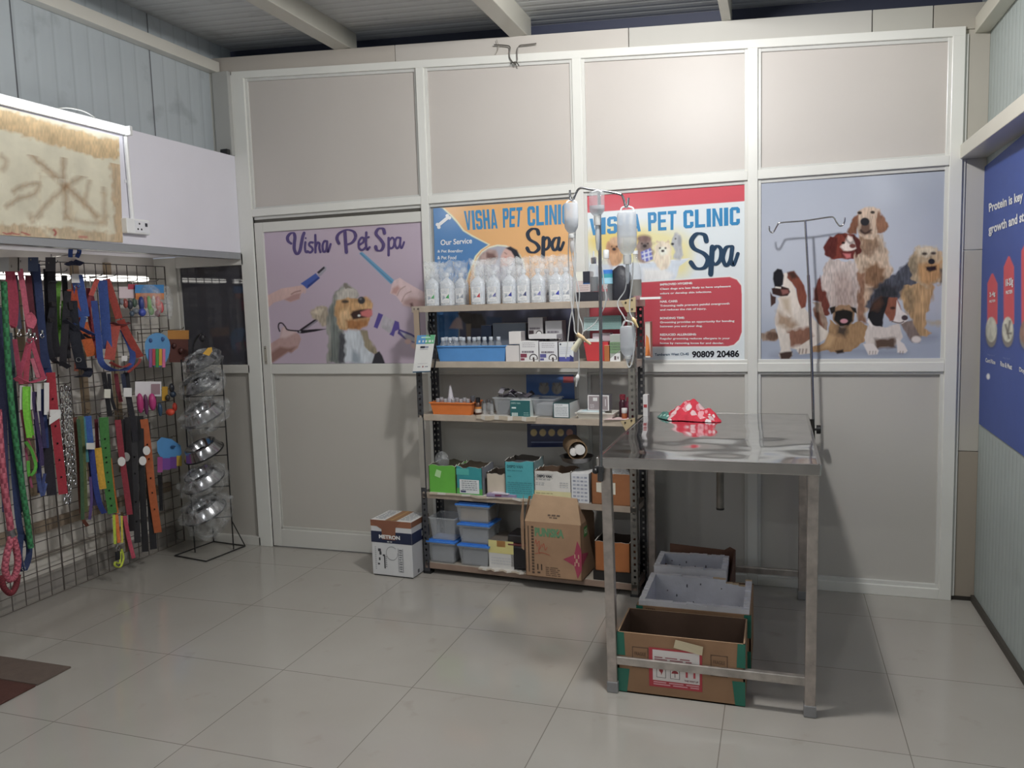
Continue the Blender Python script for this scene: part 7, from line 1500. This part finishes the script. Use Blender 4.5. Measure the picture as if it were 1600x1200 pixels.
harness('big red and blue strap dog harness, the widest on the grid', [([(152, 436), (146, 452), (142, 462)], 7, '#c8584e'), ([(160, 438), (164, 490), (168, 545)], 14, '#38549a'), ([(147, 470), (154, 530), (158, 565), (175, 578), (196, 577), (206, 566), (206, 548), (192, 515)], 9, '#2c458a'), ([(166, 436), (176, 465), (186, 498)], 11, RD2), ([(181, 505), (175, 535), (171, 562)], 15, '#a9473c'), ([(188, 500), (203, 530), (219, 558)], 12, RD2), ([(219, 560), (216, 568), (200, 582)], 4, '#8f3a35'), ([(174, 504), (190, 508), (202, 504)], 6, '#5d2a2c'), ([(172, 566), (190, 574), (204, 568)], 5, '#9a3c38')], -.44, buckles=[(180, 470, 5)], tags=[(190, 556, 199, 564)])
harness('maroon strap harness between the orange patch and the red and blue one', [([(138, 450), (140, 490), (150, 545)], 6, '#8f3540'), ([(142, 460), (150, 500), (152, 560)], 7, '#7a2a3a')], -.50)
# ---- second row
leash('lime green cord leash bundle, second row left', [([(38, 604), (38, 640), (44, 684)], 4, '#7fcf3a'), ([(42, 604), (42, 640), (48, 684)], 4, '#8fd84a'), ([(46, 604), (46, 645), (52, 680)], 3, '#6fbf30'), ([(40, 690), (50, 705), (56, 730), (46, 744), (44, 720)], 4, '#58a83a')], '#7fcf3a', -.45, 'cord leashes in the second row')
leash('pink cord leash looped beside the lime bundle', [([(33, 612), (35, 650), (44, 690), (54, 712), (57, 722)], 4, '#c2627a'), ([(40, 700), (44, 730), (50, 762)], 3, '#a04a68')], '#c2627a', -.47, 'cord leashes in the second row')
leash('purple cord leash hanging behind the white cards', [([(52, 612), (56, 650), (64, 700), (66, 728)], 5, '#43345f'), ([(58, 612), (66, 660), (70, 700)], 5, '#3a3560'), ([(58, 740), (64, 770), (70, 740)], 4, '#3c4a80')], '#43345f', -.48, 'cord leashes in the second row', tags=[(31, 602, 40, 640, '#c9c6c2'), (44, 600, 50, 640, '#d0cecb'), (58, 600, 64, 642, '#c9c8c6')])
leash('blue cord leash with a white backing card, second row', [([(66, 608), (70, 650), (73, 700)], 6, '#2c3d72'), ([(60, 740), (66, 775), (72, 755)], 4, '#4a5a90')], '#2c3d72', -.47, 'cord leashes in the second row', tags=[(69, 598, 77, 648)], snaps=[(72, 592, .9)])
leash('black flat leash between the purple cords and the red collar', [([(70, 655), (75, 710), (81, 774)], 13)], '#231f2b', -.49)
leash('long red flat collar with eyelets in the second row', [([(79, 582), (84, 640), (92, 710), (99, 772)], 12)], '#a92a3a', -.45, holes=6, group='flat collars on the wire grid', name='dog_collar', cat='collar', tags=[(78, 640, 94, 650, '#d0cfcd')])
t = good('price_card', 'white price card jutting out beside the red collar', 'card', (86, 640, -.43)); mb = MB(); card(mb, 77, 640, 95, 652, '#d5d4d2', -.43, tilt=12); mb.build('card', 'paper', t)
def chain(label, pts, x, s_=1.0):
    t = good('chain_leash', label, 'leash', (pts[-1][0], pts[-1][1], x), 'steel chain leashes'); P = smooth_path(pts, 14); mb = MB()
    P = [G(p[0], p[1], x) for p in P]; d = 0; last = P[0]; k = 0
    for a in P[1:]:
        if np.linalg.norm(a - last) < .017 * s_: continue
        c = (a + last) / 2; ax = a - last; ax = ax / np.linalg.norm(ax); sd = np.array(turn(PI / 4 * (1 if k % 2 else -1))); 
        mb.tube([c + ax * .014 * s_ * math.cos(q) + sd * .0075 * s_ * math.sin(q) for q in np.linspace(0, 2 * PI, 9)[:-1]], .0022 * s_, '#9a9a9e', n=5, closed=True); last = a; k += 1
    mb.build('chain', 'chrome', t, smooth=True); return t
chain('steel chain leash nearest the red collar', [(96, 604), (99, 680), (103, 740), (102, 786)], -.46, 1.1); chain('steel chain leash in the middle of the three', [(102, 602), (106, 680), (109, 740), (108, 792)], -.45, 1.2); chain('steel chain leash on the right of the three', [(108, 604), (113, 690), (117, 760)], -.47, 1.0)
leash('black collar with a square white tag, second row, left of two', [([(162, 582), (166, 610), (172, 650)], 7, '#26252a'), ([(170, 584), (174, 620), (180, 640)], 5, '#2b2a30')], '#26252a', -.46, 'tagged black collars', 'dog_collar', 'collar', tags=[(163, 608, 173, 622, '#cfcdbf')])
leash('black collar with a square white tag, second row, right of two', [([(197, 582), (201, 620), (208, 660), (212, 690)], 9, '#222128'), ([(192, 584), (196, 615)], 6, '#262d45')], '#222128', -.45, 'tagged black collars', 'dog_collar', 'collar', tags=[(193, 606, 206, 620)])
leash('maroon collar hanging between the two white-tagged black collars', [([(181, 584), (184, 605), (189, 628)], 6, '#7d2c3a')], '#7d2c3a', -.48, 'flat collars on the wire grid', 'dog_collar', 'collar')
# ---- toy cards
def pack(name, label, quads, toys, x, film=None, cat='toy pack'):
    t = good(name, label, cat, ((quads[0][0] + quads[0][2]) / 2, quads[0][3], x)); mb = MB()
    for i, q in enumerate(quads): card(mb, q[0], q[1], q[2], q[3], q[4], x + .003 * i, t=.006)
    mb.build('card', 'paper', t)
    if toys:
        mb = MB()
        for q in toys: mb.ball(G(q[0], q[1], x + .02), (q[2] * PXM * .8, q[2] * PXM * .8, q[3] * PXM), q[4], 9, 6)
        mb.build('contents', 'plastic', t, smooth=True)
    if film:
        mb = MB(); mb.ball(G((film[0] + film[2]) / 2, (film[1] + film[3]) / 2, x + .02), ((film[2] - film[0]) * PXM * .5, (film[2] - film[0]) * PXM * .4, (film[3] - film[1]) * PXM * .52), '#ddd', 12, 8); mb.build('bag', 'film', t, smooth=True)
    return t
pack('toy_pack', 'white and pink card of small dark toys, left of the blue pack', [(186, 448, 214, 466, '#d9c8cc'), (200, 444, 216, 452, '#b5485c')], [(196, 474, 5, 8, '#8f4a44'), (203, 476, 6, 8, '#3a4048'), (210, 473, 5, 8, '#46584c'), (190, 472, 4, 5, '#7f8288'), (212, 486, 7, 5, '#6f757d'), (206, 490, 5, 5, '#4c5a6a')], -.46)
pack('toy_pack', 'blue and orange header card with red, blue and green rope toys', [(211, 445, 256, 458, '#3f86c2'), (212, 458, 256, 468, '#d08048')], [(221, 474, 6, 12, '#2f3f80'), (227, 472, 4, 11, '#b5443c'), (233, 474, 5, 13, '#6fae4a'), (240, 470, 4, 9, '#c9b8b0'), (247, 474, 6, 13, '#c8564c'), (252, 480, 5, 10, '#c9474a'), (222, 488, 8, 7, '#3a4aa0'), (236, 486, 6, 7, '#6a9a58'), (246, 490, 6, 6, '#7a3a4a')], -.44, film=(209, 443, 258, 500))
t = good('plastic_bag', 'empty clear plastic bag hung right of the blue toy pack', 'bag', (262, 500, -.5)); mb = MB(); mb.ball(G(262, 472, -.50), (.03, .03, .11), '#ccc', 10, 8); mb.build('bag', 'film', t, smooth=True)
cv_t = good('toy_card', 'round-topped blue card with rainbow-striped toys', 'toy pack', (246, 578, -.46)); mb = MB()
mb.slab([G(246 + 20 * math.cos(a), 540 - (20 if math.sin(a) > 0 else 34) * math.sin(a), -.46) for a in np.linspace(0, 2 * PI, 23)[:-1]], (.003, -.003, 0), '#5b97c9'); mb.build('card', 'paper', cv_t)
mb = MB()
for i, c in enumerate(['#8f5f9a', '#c04a58', '#4f9a52', '#d9a93c', '#d9719a']): card(mb, 233 + i * 5.2, 545, 237.6 + i * 5.2, 574 - (i % 2) * 3, c, -.452)
for x_, y_ in ((235, 532), (254, 530)): mb.ball(G(x_, y_, -.455), (.012, .012, .014), '#3c5a8a', 8, 6)
mb.build('stripes', 'plastic', cv_t)
pack('treat_pack', 'brown treat pack with an orange top band, right of the blue toy card', [(262, 516, 295, 530, '#b9803c'), (264, 530, 294, 566, '#5f3a34')], [(272, 540, 5, 5, '#4a2a26'), (283, 548, 6, 6, '#472824')], -.47)
t = pack('toy_card', 'white header card with dark red print over a magenta rolled toy', [(211, 596, 252, 619, '#d9d5d8'), (236, 600, 250, 616, '#9a7f86')], [(219, 630, 7, 17, '#a82a6a'), (228, 632, 5, 18, '#5d2a50'), (238, 628, 8, 15, '#b03074'), (250, 640, 5, 12, '#2b4560')], -.44)
mb = MB(); fnk = lambda u, v: G(214 + 20 * u, 607 - 8 * v, -.438); mb.text('BARK', fnk, '#a83a48', .03); mb.build('print', 'paper', t)
pack('toy_card', 'yellow slim card behind the black and red small toys', [(253, 604, 262, 626, '#c99a30')], [(268, 606, 6, 8, '#22242c'), (270, 616, 7, 6, '#2c3a4c'), (262, 622, 5, 6, '#33302c')], -.47)
t = good('rubber_toy', 'small orange-red rubber toy at the right of the second row', 'toy', (268, 654, -.45)); mb = MB(); mb.ball(G(266, 644, -.45), (.03, .022, .022), '#d8482c', 10, 7); mb.ball(G(273, 636, -.45), (.015, .015, .028), '#c93c28', 8, 6); mb.build('toy', 'plastic', t, smooth=True)
t = good('toy_card', 'blue fish-shaped toy card beside the steel bowls', 'toy pack', (266, 740, -.46)); mb = MB()
mb.slab([G(*q, -.46) for q in ((245, 690), (252, 683), (268, 686), (282, 696), (284, 708), (276, 718), (252, 716), (246, 706))], (.003, -.003, 0), '#4f8fc8'); mb.build('card', 'paper', t)
mb = MB(); [card(mb, *q, -.452) for q in ((246, 714, 254, 738, '#a04a8a'), (254, 716, 266, 734, '#7a4a9a'), (266, 714, 276, 732, '#6a3f8a'), (276, 712, 284, 728, '#c9a93c'))]; mb.ball(G(270, 698, -.45), (.018, .018, .008), '#2c4a70', 8, 5); mb.build('contents', 'plastic', t)
# ---- third row: collars, belts
CG = 'flat collars on the wire grid'
def belt(label, pts, w, col, x, **k): return leash(label, [(pts, w)], col, x, CG, 'dog_collar', 'collar', **k)
leash('thin brown leather leash right of the chains', [([(117, 652), (122, 720), (127, 800), (137, 822)], 5)], '#6d3a2c', -.49)
leash('olive and white striped leash in the third row', [([(126, 650), (130, 720), (133, 800)], 8)], '#5f6b3f', -.48)
leash('bright blue leash with a white tag in the third row', [([(137, 650), (139, 675), (141, 695)], 10)], '#2f58a0', -.46, tags=[(135, 692, 148, 702, '#c6c5c0')])
belt('dark blue flat collar hanging in a curve, third row', [(143, 700), (148, 750), (155, 785), (163, 802)], 8, '#2d3f8a', -.47)
belt('purple-black collar next to the yellow one', [(140, 702), (144, 750), (148, 790)], 7, '#342a4c', -.49)
belt('yellow collar with a red motif, third row', [(153, 700), (157, 735), (161, 764)], 10, '#d8a52c', -.46)
belt('broad green collar with eyelets, third row', [(162, 652), (165, 700), (170, 760), (176, 802)], 13, '#3f7a3a', -.44, holes=9)
belt('slim orange collar beside the broad green one', [(172, 716), (177, 760), (183, 802)], 5, '#d0742c', -.46)
belt('brick red collar with a white round tag, third row', [(184, 656), (190, 710), (197, 760), (203, 804)], 9, '#983442', -.44)
belt('black leather belt collar, first of the black group from the red one', [(199, 652), (202, 730), (206, 830)], 9, '#201e22', -.47, mat='leather')
belt('black leather belt collar, second of the black group from the red one', [(209, 650), (211, 740), (215, 848)], 10, '#252327', -.46, mat='leather', holes=5)
belt('black leather belt collar, third of the black group from the red one', [(219, 650), (222, 750), (227, 862)], 10, '#1d1c20', -.45, mat='leather')
belt('black leather belt collar, last of the black group beside the tan one', [(229, 660), (234, 760), (240, 858)], 11, '#201f24', -.46, mat='leather')
belt('broad tan-orange leather collar in front of the black belts', [(225, 655), (232, 710), (238, 770), (247, 832)], 12, '#b05a2e', -.43, mat='leather', holes=5)
belt('short black strap hanging right of the tan collar', [(249, 742), (251, 770), (252, 798)], 6, '#1f1e22', -.48)
for (px, py), lab in (((190, 721), 'round white price tag on the brick red collar'), ((229, 704), 'round white price tag on the tan-orange collar, upper one'), ((223, 720), 'round white price tag beside the tan-orange collar, lower one'), ((197, 714), 'round grey price tag between the brick red collar and the black belts')):
    P = G(px, py, -.425); mb = MB(); mb.slab([P + np.array(turn(0)) * .020 * math.cos(a) + np.array([0, 0, .027]) * math.sin(a) for a in np.linspace(0, 2 * PI, 17)[:-1]], (.0014, -.0014, 0), '#d9d7d4' if 'white' in lab else '#8d8b88'); mb.build('price_tag', 'paper', label=lab, cat='tag', group='round price tags')
leash('neon yellow and orange leash with a looped clip near the floor', [([(178, 804), (180, 850)], 4, '#bcd23c'), ([(182, 804), (186, 848)], 5, '#e2702c'), ([(190, 806), (191, 848)], 3, '#c9c03c'), ([(190, 858), (193, 872), (188, 886), (180, 884), (180, 878), (187, 880), (188, 862)], 3, '#c2d040')], '#bcd23c', -.45, snaps=[(184, 853, .9)], buckles=[(184, 868, 14)])
leash('pink-red woven leash ending near the floor beside the neon one', [([(195, 806), (201, 840), (209, 872)], 6, '#c24a62')], '#c24a62', -.46)
leash('brown and black leash just behind the pink-red woven one', [([(190, 800), (196, 830), (198, 862)], 4, '#5d4a34')], '#5d4a34', -.49)

# ---- slimmer goods filling the rows
for lab, pts, w, col, x in [
    ('slim teal collar beside the bright blue leash, third row', [(131, 652), (134, 690), (137, 722)], 4, '#3f7f8a', -.47), ('slim wine-red collar behind the yellow one, third row', [(150, 655), (152, 700), (150, 740)], 5, '#6d2535', -.50),
    ('slim grey collar left of the broad green one', [(156, 652), (159, 690), (163, 720)], 4, '#6a6d72', -.48), ('slim dark green collar in front of the olive leash', [(122, 655), (127, 720), (129, 812)], 5, '#36553a', -.46),
    ('slim violet collar under the bright blue leash', [(141, 745), (143, 780), (140, 812)], 4, '#55407a', -.48), ('slim black collar between the brick red one and the belts', [(193, 655), (195, 700), (198, 780)], 6, '#242227', -.49)]: belt(lab, pts, w, col, x)
for lab, pts, w, col, x in [
    ('thin dark plum leash at the far left behind the pink-red rope', [(-2, 560), (-1, 650), (2, 760)], 8, '#3c2f45', -.53), ('thin teal-grey leash behind the green rope', [(16, 520), (22, 600), (30, 690), (38, 780)], 5, '#3f5560', -.54),
    ('thin crimson strap behind the pink harness', [(36, 440), (40, 480), (44, 520)], 5, '#8f2f45', -.53), ('thin slate strap between maroon and navy ones, top row', [(50, 420), (54, 470), (60, 520)], 5, '#47506a', -.53),
    ('thin black strap right of the riveted navy one, top row', [(71, 420), (73, 470), (75, 540)], 6, '#26252b', -.53), ('thin dark red strap left of the chains, second row', [(88, 660), (90, 710), (94, 760)], 5, '#6d2432', -.52),
    ('thin indigo strap beside the white backing card', [(56, 655), (60, 700), (62, 770)], 6, '#35386a', -.52), ('thin black strap behind the lime harness', [(101, 430), (103, 480), (107, 560)], 7, '#222128', -.56),
    ('thin rust strap behind the dark navy-black harness', [(120, 500), (121, 540), (119, 580)], 6, '#8f4a35', -.54)]: leash(lab, [(pts, w)], col, x)

# ================================================================== STEEL BOWLS ON THEIR WIRE STAND
sd = thing('bowl_stand', 'black wire stand holding bagged steel pet bowls by the window sidelight', 'stand', (-.30, -.18, 0))
fl = lambda x, y: tuple(aZ(x, y, .006))
U1, U0 = np.array(fl(365, 858)), np.array(fl(300, 872)); U1t = np.array(aY(352, 560, U1[1] - .0)); FW = 0.0045
mb = MB(); mb.tube([U1, (U1[0] + .005, U1[1], U1t[2])], FW, '#1f1e1f', n=6); mb.tube([U0 + np.array([-.06, .10, 0]), U0 + np.array([-.06, .10, 1.23])], FW, '#1f1e1f', n=6); mb.build('upright', 'metal', sd)
mb = MB()
mb.tube([fl(273, 868), fl(322, 877), fl(383, 853)], FW, '#242324', n=6); mb.tube([fl(383, 853), fl(334, 846), fl(273, 868)], FW * .9, '#242324', n=6); mb.build('base', 'metal', sd)
mb = MB(); mb.tube([fl(383, 853), (U1[0] + .002, U1[1], .19)], FW * .8, '#242324', n=6); mb.tube([fl(334, 846), np.array(fl(334, 846)) + np.array([0, 0, .09])], FW, '#1f1e1f', n=6); mb.build('brace', 'metal', sd)
L0 = U0 + np.array([-.06, .10, 0])
for z in (.22, .42, .62, .80, 1.00, 1.22):
    mb = MB(); mb.tube([(L0[0], L0[1], z), (U1[0] + .003, U1[1], z)], FW * .75, '#242324', n=6)
    mb.build('crossbar', 'metal', sd)
hk = lambda x, y: aY(x, y, -.22); mb = MB(); mb.tube(smooth_path([hk(301, 562), hk(301, 545), hk(306, 530), hk(314, 522), hk(320, 527)], 5), .006, '#1c1b1d', n=7); mb.ball(hk(316, 528), (.022, .02, .026), '#232226', 9, 6); mb.build('top_hook', 'metal', sd, smooth=True)
axis = Vector((-.16, -.36, .86)).normalized(); RB = axis.to_track_quat('Z', 'Y').to_matrix()
bp_ = lambda s_: [(.112 * s_, 0), (.114 * s_, .003), (.110 * s_, .007), (.088 * s_, .052 * s_), (.090 * s_, .056 * s_), (.086 * s_, .059 * s_), (.080 * s_, .052 * s_), (.066 * s_, .018 * s_), (.0, .012 * s_)]
def bowl(px, py, s_, label, bag, dark=False):
    s_ *= 1.10; c = np.array(aY(px, py, -.235)) - np.array(axis) * .03; t = thing('pet_bowl', label, 'bowl', tuple(c), 'steel pet bowls on the wire stand')
    MB().lathe(bp_(s_), c, '#a9a9ac' if not dark else '#5d5e62', n=28, R=RB, cap=False).build('bowl', 'chrome', t, smooth=True)
    MB().lathe([(.1135 * s_, -.004), (.1165 * s_, 0), (.1155 * s_, .005), (.112 * s_, .006)], c, '#1b1b1d', n=28, R=RB, cap=False).build('rubber_ring', 'plastic', t, smooth=True)
    if bag:
        r = random.Random(int(px * py)); mb = MB(); n_, m_ = 22, 12; vs = []; fs = []
        for i in range(m_ + 1):
            th = PI * i / m_
            for k in range(n_):
                a = 2 * PI * k / n_; j = 1 + r.uniform(-.16, .16); p = RB @ Vector((.150 * s_ * j * math.sin(th) * math.cos(a), .135 * s_ * j * math.sin(th) * math.sin(a), -.075 * s_ * j * math.cos(th))); p.z -= .02 * max(0, math.cos(th)) * r.random() + bag * max(0, math.cos(th)) ** 2
                vs.append((c[0] + p.x, c[1] + p.y, c[2] + .02 + p.z))
        for i in range(m_):
            for k in range(n_): fs.append((i * n_ + k, i * n_ + (k + 1) % n_, (i + 1) * n_ + (k + 1) % n_, (i + 1) * n_ + k))
        mb.add(vs, fs, '#ddd'); mb.build('plastic_bag', 'bag', t, smooth=True)
    return t
bowl(312, 597, .95, 'bagged steel pet bowl, second from the top of the stand', .02, True)
bowl(316, 645, 1.0, 'bagged steel pet bowl, third from the top of the stand', .02)
bowl(316, 702, 1.0, 'bare shiny steel pet bowl without a bag, middle of the stand', 0)
bowl(316, 747, 1.05, 'bagged steel pet bowl just under the bare shiny one', .03)
bowl(318, 795, 1.08, 'bagged steel pet bowl, lowest on the stand', .09)
t = bowl(312, 563, .80, 'bagged grey pet bowl with a yellow sticker at the top of the stand', .01, True)
c = np.array(aY(324, 548, -.34)); mb = MB(); mb.slab([c + np.array([.9, .3, 0]) * a * .034 + np.array([-.05, -.05, 1]) * b * .034 for a, b in ((-.9, -.5), (.2, -.9), (.9, -.1), (.9, .6), (.2, .5))], (0, -.002, 0), '#d9a83c'); mb.build('sticker', 'paper', t, label='yellow sticker')
